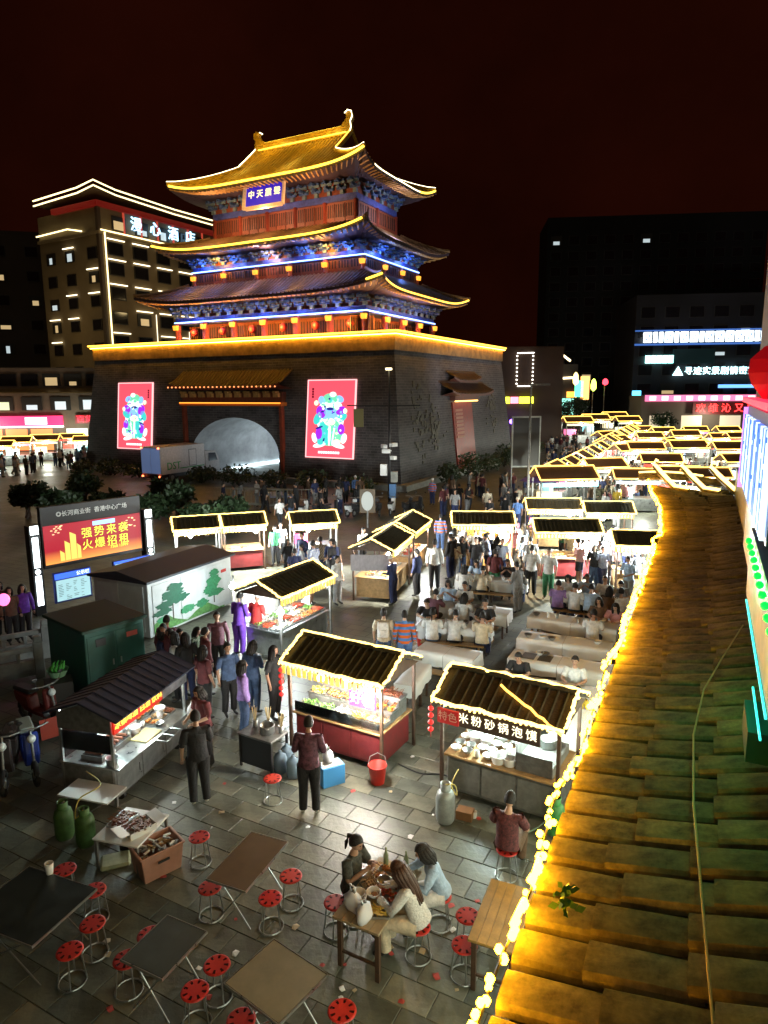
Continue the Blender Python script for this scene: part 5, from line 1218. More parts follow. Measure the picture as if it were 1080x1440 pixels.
for i, (x, y, kd, st_2) in enumerate(((.30, .10, 'fried', 1), (.25, -.16, 'meat', 1), (.02, .12, 'tan', 1), (-.02, -.14, 'red', 0), (-.32, -.16, 'yellow', 3))):
    tray(on_bt(x, y), .752, BT_rz + i * .5, kd, st_2, 'tray of %s on the barbecue table' % nm[kd], 'trays on the barbecue table', .72)
b = MB(); b.box((0, 0, .004), (.42, .4, .008)); tag(b.build('paper_sheet', mat('kraft_paper', (.55, .36, .12), .7), None, (*on_bt(.36, .05), .7515), BT_rz + .3), 'brown paper sheet under the dishes at table end', 'paper')
for i, (x, y) in enumerate(((.1, -.02), (-.15, .0), (-.2, .2))): put('bowl', on_bt(x, y), .80 if i < 2 else .752, (steel, plastic_w, plastic_w)[i], ('steel bowl in the middle of the barbecue table', 'white bowl beside the steel one on the barbecue table', 'white bowl near the plastic bags on the barbecue table')[i])
bot = MB(); bot.lathe([(.032, 0), (.034, .01), (.034, .15), (.013, .21), (.013, .26), (.001, .262)], 12); bme = bot.mesh('bottle', mat('bottle_glass', (.35, .42, .25), .12, trans=.4), smooth=True)
for x, y in ((.50, .16), (.56, -.12)): tag(obj('bottle', bme, None, (*on_bt(x, y), .765)), 'glass bottle standing at the head of the barbecue table', 'bottle', 'bottles on the barbecue table')
bag_m = mat('white_bag', (.75, .76, .8), .35, trans=.15)
def bag(loc, z, sc, label, m_=None, h=.34):
    rng = random.Random(int(loc[0] * 1000) % 97); b = MB(); n = 12; prof = [(.02, 0), (.11, .01), (.13, .08), (.12, .16), (.07, .22), (.04, .25)]; vs = []
    for i, (r_, z_) in enumerate(prof):
        for j in range(n): q = 2 * PI * j / n; w_ = 1 + rng.uniform(-.18, .18); vs.append((r_ * w_ * math.cos(q), r_ * w_ * .75 * math.sin(q), z_ + rng.uniform(-.008, .008) * (i > 0)))
    fs = [(i * n + j, i * n + (j + 1) % n, (i + 1) * n + (j + 1) % n, (i + 1) * n + j) for i in range(5) for j in range(n)] + [tuple(range(n))[::-1]]
    b.add(vs, fs)
    for sg in (-1, 1): b.tube([(sg * .03, 0, .24), (sg * .05, .0, .32), (sg * .02, .01, h), (sg * .012, -.01, .30)], [.02, .018, .012, .006], 5)
    return tag(b.build('plastic_bag', m_ or bag_m, None, (loc[0], loc[1], z), rng.random() * 3, smooth=True), label, 'bag')
bag(on_bt(-.40, .16), .752, 1, 'tall white plastic bag with knotted handles on the barbecue table'); bag(on_bt(-.50, -.06), .752, 1, 'squat white plastic bag at the bare corner of the barbecue table', h=.28)
# three women at the barbecue table and the man on the stool
plaid = mat('dark_plaid', (.05, .055, .05), .85, var=.9, vscale=22); knit = mat('pale_knit', (.55, .55, .53), .9, var=.3, vscale=40, bump=.8, bscale=45); patt = mat('maroon_print', (.10, .028, .03), .85, var=.8, vscale=28); patt2 = mat('plum_print', (.12, .045, .07), .8, var=.9, vscale=14)
pl = gp(497, 1292); person(pl, face(pl, on_bt(.15, 0)), 'sit_phone', plaid, 'black', 'tail', 'person in dark plaid top eating at the barbecue table', female=True)
stool(0, 0, 'red stool under the person in dark plaid', pt=pl)
pr = gp(618, 1300); person(pr, face(pr, on_bt(.2, 0)), 'sit_lean', 'lightblue', 'white', 'bob', 'person in light blue shirt leaning over the barbecue table', female=True, longs=True)
stool(0, 0, 'red stool under the person in light blue shirt', pt=pr)
pf = gp(588, 1345); person(pf, face(pf, on_bt(-.1, .1)), 'sit_lean', knit, 'cream', 'long', 'long haired person in pale knit top with back turned at the barbecue table', female=True, longs=True, hcol=1, h=1.05)
stool(0, 0, 'red stool under the person in pale knit top', pt=pf)
ps = gp(712, 1232); person(ps, face(ps, (3.2, 12)), 'sit_rest', patt, 'brown', 'short', 'person in maroon patterned shirt seated facing the bowl stall', h=1.02)
stool(0, 0, 'red stool under the person in maroon patterned shirt', pt=ps)
# ---- crates, bottles and bits on the ground
def crate(loc, rz, m_, label):
    t = thing('storage_crate', label, 'crate', (loc[0], loc[1], 0), rz); b = MB(); w, d, h = .33, .24, .42
    vs = []
    for k, z in ((.86, 0), (1, h), (1.07, h), (1.07, h + .03), (.95, h + .03), (.82, .02)):
        for sx, sy in ((-1, -1), (1, -1), (1, 1), (-1, 1)): vs.append((sx * w * k, sy * d * k, z))
    fs = [(i * 4 + j, i * 4 + (j + 1) % 4, (i + 1) * 4 + (j + 1) % 4, (i + 1) * 4 + j) for i in range(5) for j in range(4)] + [(3, 2, 1, 0), (20, 21, 22, 23)]
    b.add(vs, fs); b.build('tub', m_, t, bevel=.01)
    b = MB(); b.b2(-.09, .09, -.262, -.255, .27, .31); b.build('handle_slot', rubber, t)
    rng = random.Random(8); f = MB()
    for _ in range(40): f.box((rng.uniform(-.26, .26), rng.uniform(-.17, .17), .36 + rng.random() * .09), (.11, .03, .02), rng.random() * 3, rng.randint(0, 2))
    tag(f.build('contents', [plastic_w, FM['tan'][0], steel], t), kind='stuff')
crate(gp(222, 1222), R(42), mat('pink_plastic', (.42, .22, .16), .5, var=.15), 'pink plastic crate full of odds and ends beside foam tray')
def box_open(loc, z, rz, w, d, h, m_, label, flaps=True, inside=None):
    t = thing('open_box', label, 'box', (loc[0], loc[1], z), rz); b = MB(); b.b2(-w / 2, w / 2, -d / 2, d / 2, 0, .01)
    for x0, x1, y0, y1 in ((-w / 2, w / 2, -d / 2, -d / 2 + .008), (-w / 2, w / 2, d / 2 - .008, d / 2), (-w / 2, -w / 2 + .008, -d / 2 + .008, d / 2 - .008), (w / 2 - .008, w / 2, -d / 2 + .008, d / 2 - .008)): b.b2(x0, x1, y0, y1, .01, h)
    b.build('walls', m_, t)
    if flaps:
        for sx in (-1, 1): f = MB(); f.add([(sx * w / 2, -d / 2, h), (sx * w / 2, d / 2, h), (sx * (w / 2 + .16), d / 2, h + .03), (sx * (w / 2 + .16), -d / 2, h + .03)], [(0, 1, 2, 3)]); f.build('flap', m_, t)
    if inside:
        rng = random.Random(3); f = MB()
        for _ in range(50): f.box((rng.uniform(-w * .4, w * .4), rng.uniform(-d * .4, d * .4), h * .6 + rng.random() * .05), (.1, .025, .02), rng.random() * 3)
        tag(f.build('contents', inside, t), kind='stuff')
    return t
lt = G(185, 1160, .55)
t = thing('low_table', 'low folding stand holding a white box of skewers beside the drinks cart', 'stand', (lt.x, lt.y, 0), C_rz); b = MB(); b.b2(-.42, .42, -.4, .4, .5, .53); b.build('stand_top', plastic_w, t, bevel=.006)
lm = MB(); lm.b2(-.02, .02, -.02, .02, 0, .5); lme_ = lm.mesh('leg', steel_d)
for sx in (-1, 1):
    for sy in (-1, 1): obj('leg', lme_, t, (sx * .38, sy * .36, 0))
box_open((lt.x + .15, lt.y - .1), .532, C_rz - .5, .42, .34, .10, plastic_w, 'white foam box of skewers with open flaps on the low stand', True, FM['meat'][0])
tray((lt.x - .18, lt.y + .12), .532, C_rz, 'meat', 1, 'tray of dark skewers on the low stand by the cart', None)
b = MB(); b.b2(-.2, .2, -.16, .16, 0, .3); b.b2(-.17, .17, -.165, -.16, .03, .12, 1); b.b2(-.17, .17, -.165, -.16, .16, .26, 1); tag(b.build('tool_drawer', [black, steel], None, (*gp(190, 1185), 0), C_rz + .2, bevel=.008), 'black drawer unit with steel bits under the skewer box', 'drawer unit')
b = MB(); b.b2(-.22, .22, -.18, .18, 0, .07); tag(b.build('folded_bag', mat('pale_green_sack', (.42, .46, .28), .6, var=.3), None, (*gp(163, 1213), 0), R(20), bevel=.03), 'pale green folded sack lying on the paving by pink crate', 'sack')
def gas_bottle(loc, m_, label, h=1., hose=None):
    t = thing('gas_bottle', label, 'gas bottle', (loc[0], loc[1], 0), random.random() * 3, None, h); b = MB(); b.lathe([(.10, 0), (.13, .02), (.145, .06), (.15, .12), (.15, .42), (.13, .50), (.07, .545), (.03, .555)], 18); b.build('cylinder', m_, t, smooth=True)
    b = MB(); b.lathe([(.08, .53), (.085, .66), (.078, .66), (.073, .53)], 14, caps=False); b.build('collar', m_, t, smooth=True); b = MB(); b.tube([(0, 0, .55), (0, 0, .63), (.04, 0, .64)], .014, 6); b.build('valve', steel, t)
    b = MB(); b.lathe([(.12, 0), (.12, .03)], 16); b.build('foot_ring', steel_d, t)
    return t
gas_g = mat('gas_green', (.05, .12, .03), .5, var=.4, vscale=8); gas_s = mat('gas_grey', (.34, .38, .38), .4, .3, var=.3); gas_b = mat('gas_bright', (.06, .3, .07), .45, var=.3)
gas_bottle(gp(92, 1178), gas_g, 'worn olive gas bottle by the drinks cart, the one farther back'); gas_bottle(gp(122, 1188), gas_g, 'worn olive gas bottle with yellow hose by the drinks cart')
gas_bottle(gp(626, 1155), gas_s, 'silver grey gas bottle at the corner of the bowl stall', 1.08); gas_bottle(gp(780, 1172), gas_b, 'bright green gas bottle by the eave beside the bowl stall')
hm = mat('hose_yellow', (.5, .4, .08), .5)
def hose(pts, m_, label, r=.011):
    P = [Vector(p) for p in pts]; out = []
    for i in range(len(P) - 1):
        a, c_ = P[i], P[i + 1]; pa = P[i - 1] if i else a; pc = P[i + 2] if i + 2 < len(P) else c_
        for k in range(6):
            t = k / 6; out.append(.5 * ((2 * a) + (c_ - pa) * t + (2 * pa - 5 * a + 4 * c_ - pc) * t * t + (3 * a - pa - 3 * c_ + pc) * t ** 3))
    out.append(P[-1]); b = MB(); b.tube(out, r, 6); return tag(b.build('hose', m_, smooth=True), label, 'hose')
ga = gp(122, 1188); hose([(ga[0], ga[1], .63), (ga[0] - .12, ga[1] - .05, .5), (ga[0] - .1, ga[1] + .1, .75), (ga[0] + .15, ga[1] + .35, .85), (C_c[0] - .35, C_c[1] - 1.1, .6)], hm, 'yellow gas hose looping up to the drinks cart')
gs = gp(626, 1155); hose([(gs[0], gs[1], .68), (gs[0] + .15, gs[1] - .05, .7), (gs[0] + .2, gs[1] + .05, .45), (gs[0] + .12, gs[1] + .2, .55), (gs[0] + .25, gs[1] + .35, .75)], hm, 'pale gas hose coiling from silver bottle to the bowl stall')
hose([(*gp(560, 1075), .012), (*gp(590, 1088), .012), (*gp(622, 1090), .012), (*gp(650, 1100), .012)], rubber, 'black cable lying between the two front stalls', .014)
hose([(*gp(700, 1160), .012), (*gp(735, 1172), .012), (*gp(762, 1160), .012), (*gp(775, 1140), .012), (*gp(776, 1150), .4)], mat('hose_green', (.3, .4, .3), .5), 'pale hose trailing from the bowl stall to the green gas bottle', .012)
def bucket(loc, m_, label, sc=1.):
    t = thing('bucket', label, 'bucket', (loc[0], loc[1], 0), 0, None, sc); b = MB(); b.lathe([(.11, 0), (.15, .29), (.16, .30), (.16, .315), (.14, .31), (.105, .015), (.001, .012)], 18, caps=False); b.build('pail', m_, t, smooth=True); b = MB(); b.tube([(-.155, 0, .3), (-.12, .1, .4), (0, .14, .44), (.12, .1, .4), (.155, 0, .3)], .006, 5); b.build('handle', steel, t)
bucket(gp(531, 1100), red_pl, 'red plastic bucket under the fried food stall', 1.15); bucket(gp(594, 908), red_pl, 'red bucket beside the cloth covered table and striped jacket', 1.2); bucket(gp(868, 915), red_pl, 'red bucket at the end of the empty cloth tables', 1.2)
b = MB(); b.b2(-.22, .22, -.14, .14, 0, .38); b.b2(-.2, .2, -.12, .12, .38, .39, 1); tag(b.build('blue_crate', [mat('blue_plastic', (.06, .28, .6), .4), plastic_w], None, (*gp(466, 1100), 0), .5, bevel=.02), 'blue plastic box on the paving behind the person in plum jacket', 'crate')
bag(gp(462, 1098), .395, 1, 'white plastic bag lying on the blue plastic box', h=.27)
b = MB(); b.b2(-.14, .14, -.1, .1, 0, .16); tag(b.build('cardboard_box', mat('cardboard', (.24, .12, .05), .8, var=.2), None, (*gp(654, 1150), 0), -.4, bevel=.006), 'small brown cardboard box beside the silver gas bottle', 'box')
put('cup', gp(667, 1150), .003, plastic_w, 'crushed paper cup on the ground by the cardboard box')
for i, (u, v, lb) in enumerate(((395, 1085, 'large clear water bottle by the skewer stand'), (413, 1092, 'large clear water bottle behind the person in plum jacket'), (404, 1075, 'large clear water bottle wedged under the fried food stall end'))):
    b = MB(); b.lathe([(.11, 0), (.13, .02), (.13, .3), (.10, .36), (.035, .40), (.035, .44), (.001, .445)], 16); tag(b.build('water_bottle', mat('water_blue', (.35, .48, .6), .1, trans=.6), None, (*gp(u, v), .002), smooth=True), lb, 'water bottle')
# skewer stand beside stall M
sk = gp(372, 1075); t = thing('skewer_stand', 'black stand with a steel pan and pots of wooden skewers', 'stand', (sk[0], sk[1], 0), M_rz); b = MB(); b.b2(-.42, .42, -.28, .28, .66, .70); b.build('stand_top', steel_d, t, bevel=.008); lm = MB(); lm.b2(-.02, .02, -.02, .02, 0, .66); lme_ = lm.mesh('leg', black)
for sx in (-1, 1):
    for sy in (-1, 1): obj('leg', lme_, t, (sx * .38, sy * .24, 0))
b = MB(); b.b2(-.38, .38, -.25, -.235, .08, .64); b.build('side_panel', black, t)
put('pot', loc2(sk, M_rz, .1, .0), .702, steel, 'steel pan standing on the black skewer stand', sc=.9)
for i, (x, y) in enumerate(((-.28, .1), (.33, .14), (-.05, .22))):
    t2 = thing('skewer_pot', 'pot of upright wooden skewers on the skewer stand', 'skewers', (*loc2(sk, M_rz, x, y), .702), 0, 'pots of skewers on the skewer stand'); b = MB(); b.lathe([(.05, 0), (.06, .14), (.052, .14), (.045, .012), (.001, .01)], 12, caps=False); b.build('pot', steel, t2, smooth=True)
    b = MB(); rng = random.Random(i)
    for _ in range(16): q = rng.random() * 6.3; b.tube([(0, 0, .03), (math.cos(q) * .06, math.sin(q) * .06, .36 + rng.random() * .06)], .004, 4)
    tag(b.build('skewer_bundle', mat('bamboo', (.55, .42, .2), .6), t2), kind='stuff')

# ---- white cloth tables
def cloth_table(u0, v0, u1, v1, label, group, wd=.72, h=.75, cols=2):
    """front top edge from (u0,v0) to (u1,v1)"""
    p, q = G(u0, v0, h), G(u1, v1, h); d_ = q - p; L = d_.length; rz = math.atan2(d_.y, d_.x); n_ = Vector((-math.sin(rz), math.cos(rz), 0)); c_ = (p + q) / 2 + n_ * wd / 2
    rng = random.Random(int(u0)); t = thing('trestle_table', label, 'table', (c_.x, c_.y, 0), rz, group); b = MB(); b.b2(-L / 2 + .03, L / 2 - .03, -wd / 2 + .02, wd / 2 - .02, h - .04, h - .012); b.build('table_top', wood, t)
    lm = MB(); lm.b2(-.025, .025, -.025, .025, 0, h - .04); lme_ = lm.mesh('leg', dark_wood)
    for sx in (-1, -.05, .05, 1):
        for sy in (-1, 1): obj('leg', lme_, t, (sx * (L / 2 - .12), sy * (wd / 2 - .08), 0))
    # cloth: two sheets with wavy hanging hems
    for k in range(cols):
        x0, x1 = -L / 2 + L / cols * k - (.015 if k == 0 else -.004), -L / 2 + L / cols * (k + 1) + (.015 if k == cols - 1 else -.004); nx = 14; b = MB(); prof = [(-1.02, -.34), (-1.015, -.2), (-1.01, -.06), (-.985, -.002), (-.5, 0), (0, 0), (.5, 0), (.985, -.002), (1.01, -.06), (1.015, -.2), (1.02, -.30)]; vs = []; zoff = .004 * k
        ph = rng.random() * 6; drop = rng.uniform(.85, 1.2)
        for i in range(nx + 1):
            x = x0 + (x1 - x0) * i / nx; f_ = math.sin(x * 11 + ph) * .5 + math.sin(x * 23 + ph * 2) * .35
            for yy, zz in prof: dz = zz * drop * (1 + .08 * math.sin(x * 5 + ph)); vs.append((x, yy * wd / 2 + (math.copysign(.03, yy) * f_ * min(1, -zz / .2) if zz < -.03 else 0), h + dz + zoff + rng.uniform(0, .002)))
        m_ = len(prof)
        b.add(vs, [(i * m_ + j, i * m_ + j + 1, (i + 1) * m_ + j + 1, (i + 1) * m_ + j) for i in range(nx) for j in range(m_ - 1)])
        for sx, xe in ((-1, x0), (1, x1)):   # end drapes
            if (k == 0 and sx < 0) or (k == cols - 1 and sx > 0):
                ev = []
                for i in range(9):
                    y = -wd / 2 + wd * i / 8
                    for zz in (0, -.08, -.3 * drop): ev.append((xe + sx * (.004 + (.025 * math.sin(y * 17 + ph) + .02) * (zz < -.1)), y, h + zz + zoff))
                b.add(ev, [(i * 3 + j, i * 3 + j + 1, (i + 1) * 3 + j + 1, (i + 1) * 3 + j) for i in range(8) for j in range(2)])
        b.build('tablecloth', cloth_w, t, smooth=True)
    return t, c_, rz, L
def bench(c_, rz, L, label, group):
    t = thing('bench', label, 'bench', (c_[0], c_[1], 0), rz, group); b = MB(); b.b2(-L / 2, L / 2, -.13, .13, .41, .45); b.build('seat', wood, t, bevel=.008)
    for sx in (-1, 1): b = MB(); b.prism([(sx * (L / 2 - .15) - .02, -.13, 0), (sx * (L / 2 - .15) - .02, -.08, 0), (sx * (L / 2 - .15) - .02, -.04, .41), (sx * (L / 2 - .15) - .02, -.09, .41)], (.04, 0, 0)); b.prism([(sx * (L / 2 - .15) - .02, .13, 0), (sx * (L / 2 - .15) - .02, .08, 0), (sx * (L / 2 - .15) - .02, .04, .41), (sx * (L / 2 - .15) - .02, .09, .41)], (.04, 0, 0)); b.build('leg_pair', wood, t)
    return t
TB = {}
for key, a in dict(
    R0=(775, 838, 880, 852, 'white clothed table crowded with diners in front of the steaming stall'),
    R1=(742, 868, 866, 888, 'white clothed table with diners at one end, behind two empty ones'),
    R2=(727, 898, 858, 916, 'empty white clothed table with a small stack of dishes on it'),
    R3=(714, 926, 856, 950, 'long white clothed table with dark mats left at one end'),
    R4=(700, 962, 836, 986, 'white clothed table where a person and child sit, behind the bowl stall'),
    L0=(603, 852, 712, 866, 'white clothed table behind the row of four seated diners'),
    L1=(588, 880, 690, 888, 'white clothed table where white shirted diners sit with backs turned'),
    L2=(583, 915, 664, 930, 'bare white clothed table with a bench in front, beside the red bucket'),
    L3=(640, 815, 740, 822, 'white clothed table near the warm lit stall')).items():
    t, c_, rz_, L_ = cloth_table(*a, None); TB[key] = (Vector((c_.x, c_.y)), rz_, L_)
    n_ = Vector((-math.sin(rz_), math.cos(rz_)))
    for sg in (-1, 1):
        pb = TB[key][0] + n_ * sg * .66; bench((pb.x, pb.y), rz_, L_ * .86, 'wooden bench drawn up to the %s' % ('near' if sg < 0 else 'far') + ' side of the %s' % dict(R0='crowded table', R1='half used table', R2='empty table with dishes', R3='table with dark mats', R4='table with the child', L0='table behind the diners', L1='table of white shirts', L2='bare table by the bucket', L3='table by the warm stall')[key], 'benches at the cloth tables')
# side table end draped beside stall R, and a small draped table near stall M
cloth_table(805, 1068, 832, 1000, 'white clothed table end hanging beside the bowl stall', None, .6, cols=1)
cloth_table(584, 965, 607, 935, 'small white draped table with folding stool behind the fried food stall', None, .5, cols=1)
def seat_at(key, t_, side, ps='sit', **k):
    c_, rz_, L_ = TB[key]; d_ = Vector((math.cos(rz_), math.sin(rz_))); n_ = Vector((-d_.y, d_.x)); p = c_ + d_ * (t_ * L_ / 2) + n_ * side * .66
    person((p.x, p.y), rz_ + (PI if side < 0 else 0), ps, **k)
g_ = 'diners at the cloth tables'
W = [('L1', -.55, -1, 'white', 'tail', 'seated person in white shirt with tied hair, first on the bench'), ('L1', .05, -1, 'white', 'short', 'seated person in plain white shirt, in the middle of the bench'), ('L1', .8, -1, 'cream', 'short', 'seated person in cream shirt with crossed straps, at bench end'), ('L1', .75, 1, 'black', 'short', 'seated person in black shirt facing the white shirts'), ('L1', -.9, 1, 'black', 'short', 'person in black seated across from the striped jacket'),
     ('R1', .55, -1, 'white', 'short', 'person in white shirt with back turned at the half used table'), ('R1', .45, 1, 'brown', 'bob', 'person in brown leaning at the half used table'), ('R1', .85, 1, 'pink', 'long', 'person in pale pink at the half used table'),
     ('R0', -.75, -1, 'lilac', 'short', 'person in lilac shirt with back turned at the crowded table'), ('R0', -.3, -1, 'white', 'short', 'person in white tee at the crowded table'), ('R0', .1, -1, 'lightblue', 'short', 'person in pale blue with back turned at the crowded table'), ('R0', .6, -1, 'brown', 'bob', 'person in brown with back turned at the crowded table'), ('R0', .9, -1, 'white', 'short', 'person in white at the corner of the crowded table'),
     ('R0', -.7, 1, 'white', 'bob', 'person in white facing across the crowded table'), ('R0', -.2, 1, 'lightblue', 'short', 'person in light blue facing across the crowded table'), ('R0', .3, 1, 'white', 'tail', 'person in white with tied hair facing across the crowded table'), ('R0', .75, 1, 'grey', 'short', 'person in grey facing across the crowded table'),
     ('L0', -.75, 1, 'lightblue', 'bob', 'person in light blue behind the table by the diners'), ('L0', -.3, 1, 'white', 'short', 'person in white behind the table by the diners'), ('L0', -.8, -1, 'plum', 'short', 'person in plum slumped at the table behind the diners'), ('L0', .0, -1, 'white', 'bob', 'person in white with back turned behind the diners'),
     ('L3', -.7, -1, 'white', 'bob', 'person in white at the table by the warm stall'), ('L3', -.2, -1, 'cream', 'short', 'person in cream at the table by the warm stall'), ('L3', .4, 1, 'black', 'short', 'person in black at the table by the warm stall'), ('L3', .8, -1, 'grey', 'short', 'person in grey at the table by the warm stall'), ('L3', -.5, 1, 'lightblue', 'long', 'person in light blue facing across by the warm stall')]
for i, (k_, t_, sd, tp, hr, lb) in enumerate(W): seat_at(k_, t_, sd, ('sit', 'sit_lean', 'sit_phone')[i % 3], top=tp, pants=('denim', 'black', 'navy')[i % 3], hair=hr, label=lb, group=g_, skin=i % 3, h=1.04)
seat_at('R4', .45, 1, 'sit', top='white', pants='black', hair='short', label='person in white seated beside a child in yellow', group=g_); seat_at('R4', .7, -1, 'sit', top='yellow', pants='navy', hair='short', label='child in yellow at the clothed table behind the bowl stall', group=g_, h=.86); seat_at('R4', -.75, 1, 'sit_lean', top='black', pants='black', hair='short', label='person in black bent over the table behind the bowl stall', group=g_)
# dishes on the tables
for key, n in (('R1', 6), ('R0', 9), ('L0', 5), ('L1', 4), ('R2', 4), ('R3', 2), ('L3', 5)):
    c_, rz_, L_ = TB[key]
    for i in range(n): put(random.choice(('bowl', 'cup', 'bowl')), loc2(c_, rz_, random.uniform(-.45, .45) * L_, random.uniform(-.22, .22)), .758, random.choice((plastic_w, steel)), 'small dish on the white cloth of the %s' % dict(R0='crowded table', R1='half used table', R2='empty table', R3='table with dark mats', L0='table behind the diners', L1='table of white shirts', L3='table by the warm stall')[key], 'dishes on the cloth tables', 1.1)
c_, rz_, L_ = TB['R3']
for x in (-.75, -.35): b = MB(); b.box((0, 0, .004), (.32, .4, .006)); tag(b.build('table_mat', mat('mat_brown', (.10, .08, .06), .7), None, (*loc2(c_, rz_, x, 0), .760), rz_), 'dark mat left on the end of the long white table', 'mat', 'mats on the long table')

# ---- standing people near the stalls
NEAR = [(282, 1131, 'hold', 'black', 'black', 'short', dict(to=(250, 1000), shoe=1, h=1.03, label='person in black sleeveless top and trousers standing at the drinks cart')),
        (291, 1078, 'work', 'maroon', 'black', 'bob', dict(to=(230, 1110), female=True, label='person in maroon top holding a white bag behind the drinks cart')),
        (345, 1036, 'stand', 'lilac', 'denim', 'bob', dict(to=(480, 1010), longs=True, female=True, label='person in lilac hoodie and jeans by the skewer stand')),
        (436, 1144, 'work', patt2, 'black', 'short', dict(to=(470, 1020), longs=True, shoe=1, h=1.03, label='person in plum patterned jacket in front of the fried food stall')),
        (250, 985, 'stand', 'white', 'black', 'long', dict(to=(120, 1000), label='person in white top with dark hair behind the cart roof')),
        (290, 1010, 'stand', 'maroon', 'black', 'bob', dict(to=(400, 960), label='person in dark red top among the queue, hand at the face')),
        (324, 1005, 'stand', 'denim', 'black', 'short', dict(to=(420, 1080), label='person in denim pinafore facing the square')),
        (358, 1002, 'hold', 'denim', 'denim', 'bob', dict(to=(450, 950), label='person in blue denim outfit at the skewer stand')),
        (388, 1010, 'stand', 'black', 'black', 'long', dict(to=(560, 1050), female=True, label='long haired person in a black dress by the fried food stall')),
        (309, 950, 'stand', 'plum', 'black', 'short', dict(to=(330, 1050), longs=True, label='person in dark plum jacket behind the denim pinafore')),
        (338, 922, 'work', 'purple', 'purple', 'short', dict(to=(420, 880), longs=True, h=1.06, label='tall person in purple from neck to ankle at the long stall')),
        (362, 918, 'work', 'red', 'grey', 'cap', dict(to=(430, 880), label='person in red top beside the one in purple')),
        (540, 945, 'stand', 'cream', 'denim', 'bun', dict(to=(560, 860), pack='white', label='person in cream with a white backpack facing the tables')),
        (569, 948, 'stand', 'vest_orange', 'blue', 'short', dict(to=(570, 860), longs=True, label='person in orange and blue striped jacket beside the red bucket')),
        (611, 829, 'stand', 'white', 'black', 'short', dict(to=(620, 740), longs=True, h=1.1, label='person in loose white shirt and black trousers, back turned')),
        (553, 850, 'work', 'navy', 'navy', 'cap', dict(to=(500, 840), longs=True, label='stallholder in navy at the end stall')), (586, 838, 'stand', 'navy', 'black', 'short', dict(to=(540, 830), longs=True, label='person in navy coat waiting beside the end stall')),
        (640, 795, 'stand', 'lightblue', 'denim', 'tail', dict(to=(680, 740), pack='lightblue', label='person in pale blue with pale blue bag at warm stall')), (667, 800, 'stand', 'white', 'black', 'short', dict(to=(680, 730), label='person in white with crossed straps at the warm stall')), (684, 795, 'stand', 'white', 'tan', 'cap', dict(to=(690, 730), label='person in white shirt and white cap at warm stall')),
        (746, 838, 'stand', 'white', 'black', 'short', dict(to=(740, 760), h=1.08, label='broad person in white shirt, back turned, among the tables')), (770, 842, 'stand', 'white', 'green', 'short', dict(to=(700, 900), h=1.06, label='person in white printed shirt standing among the tables')), (728, 862, 'work', 'grey', 'grey', 'short', dict(to=(690, 850), label='person in grey outfit standing at table end')),
        (695, 838, 'stand', 'maroon', 'green', 'short', dict(to=(690, 760), label='person in white sleeves and dark red vest, back turned')), (882, 850, 'work', 'lightblue', 'grey', 'short', dict(to=(850, 860), label='person in pale blue shirt serving at crowded table end')), (893, 838, 'stand', 'black', 'black', 'short', dict(to=(860, 800), label='person in black below the eave corner')), (791, 790, 'work', 'green', 'black', 'short', dict(to=(790, 860), label='stallholder in dark green at the fringe stall')), (864, 800, 'stand', 'grey', 'grey', 'cap', dict(to=(820, 830), longs=True, label='person in pale grey raincoat beside the steaming bulb')),
        (475, 850, 'stand', 'white', 'grey', 'short', dict(to=(520, 860), label='person in white with red scarf between two stalls')), (866, 752, 'work', 'yellow', 'white', 'cap', dict(to=(850, 800), label='stallholder in yellow under the eave corner stall')), (396, 790, 'stand', 'white', 'black', 'tail', dict(to=(420, 820), label='person in pale shirt by the purple lit stall')), (388, 795, 'stand', 'green', 'black', 'short', dict(to=(360, 810), label='person in green by the purple lit stall')),
        (394, 745, 'walk', 'white', 'black', 'short', dict(to=(440, 760), label='person in white tee shirt walking behind the stalls')), (362, 712, 'stand', 'white', 'grey', 'short', dict(to=(300, 720), label='pale dressed person standing by the barrier')), (500, 705, 'stand', 'blue', 'black', 'cap', dict(to=(560, 720), longs=True, label='person in blue reflective jacket beside the motorbikes')), (608, 710, 'stand', 'vest_orange', 'navy', 'cap', dict(to=(560, 720), longs=True, label='person in orange and blue work vest near the tower corner')), (619, 775, 'stand', 'vest_orange', 'denim', 'short', dict(to=(640, 740), longs=True, label='person in orange striped jacket behind the pair of stalls')), (685, 728, 'stand', 'cream', 'brown', 'short', dict(to=(690, 650), label='person in pale tee shirt walking towards the tower')), (727, 745, 'stand', 'blue', 'navy', 'hat', dict(to=(700, 760), label='person in bright blue with a red hat near the pillar')), (745, 720, 'stand', 'white', 'black', 'short', dict(to=(760, 760), label='person in white under the purple umbrella')), (756, 722, 'stand', 'cream', 'grey', 'short', dict(to=(720, 760), label='person in cream under the purple umbrella'))]
for i, (u, v, ps, tp, pn, hr, k) in enumerate(NEAR):
    k = dict(k); to = k.pop('to'); pk = k.pop('pack', None); p = gp(u, v); k.setdefault('group', 'people standing among the stalls')
    o = person(p, face(p, gp(*to)), ps, tp, pn, hr, skin=i % 3, **k)
    if pk: bp_ = MB(); bp_.box((0, .17, 1.22), (.28, .14, .40)); bp_.box((0, .25, 1.14), (.2, .05, .18)); tag(bp_.build('backpack', TOPS[pk], None, o.location, o.rotation_euler.z, bevel=.03), 'pale backpack on the person ' + ('facing the tables' if pk == 'white' else 'at the warm stall'), 'backpack')
bag(gp(275, 1068), .95, 1, 'white plastic bag held by the person in maroon', h=.3)

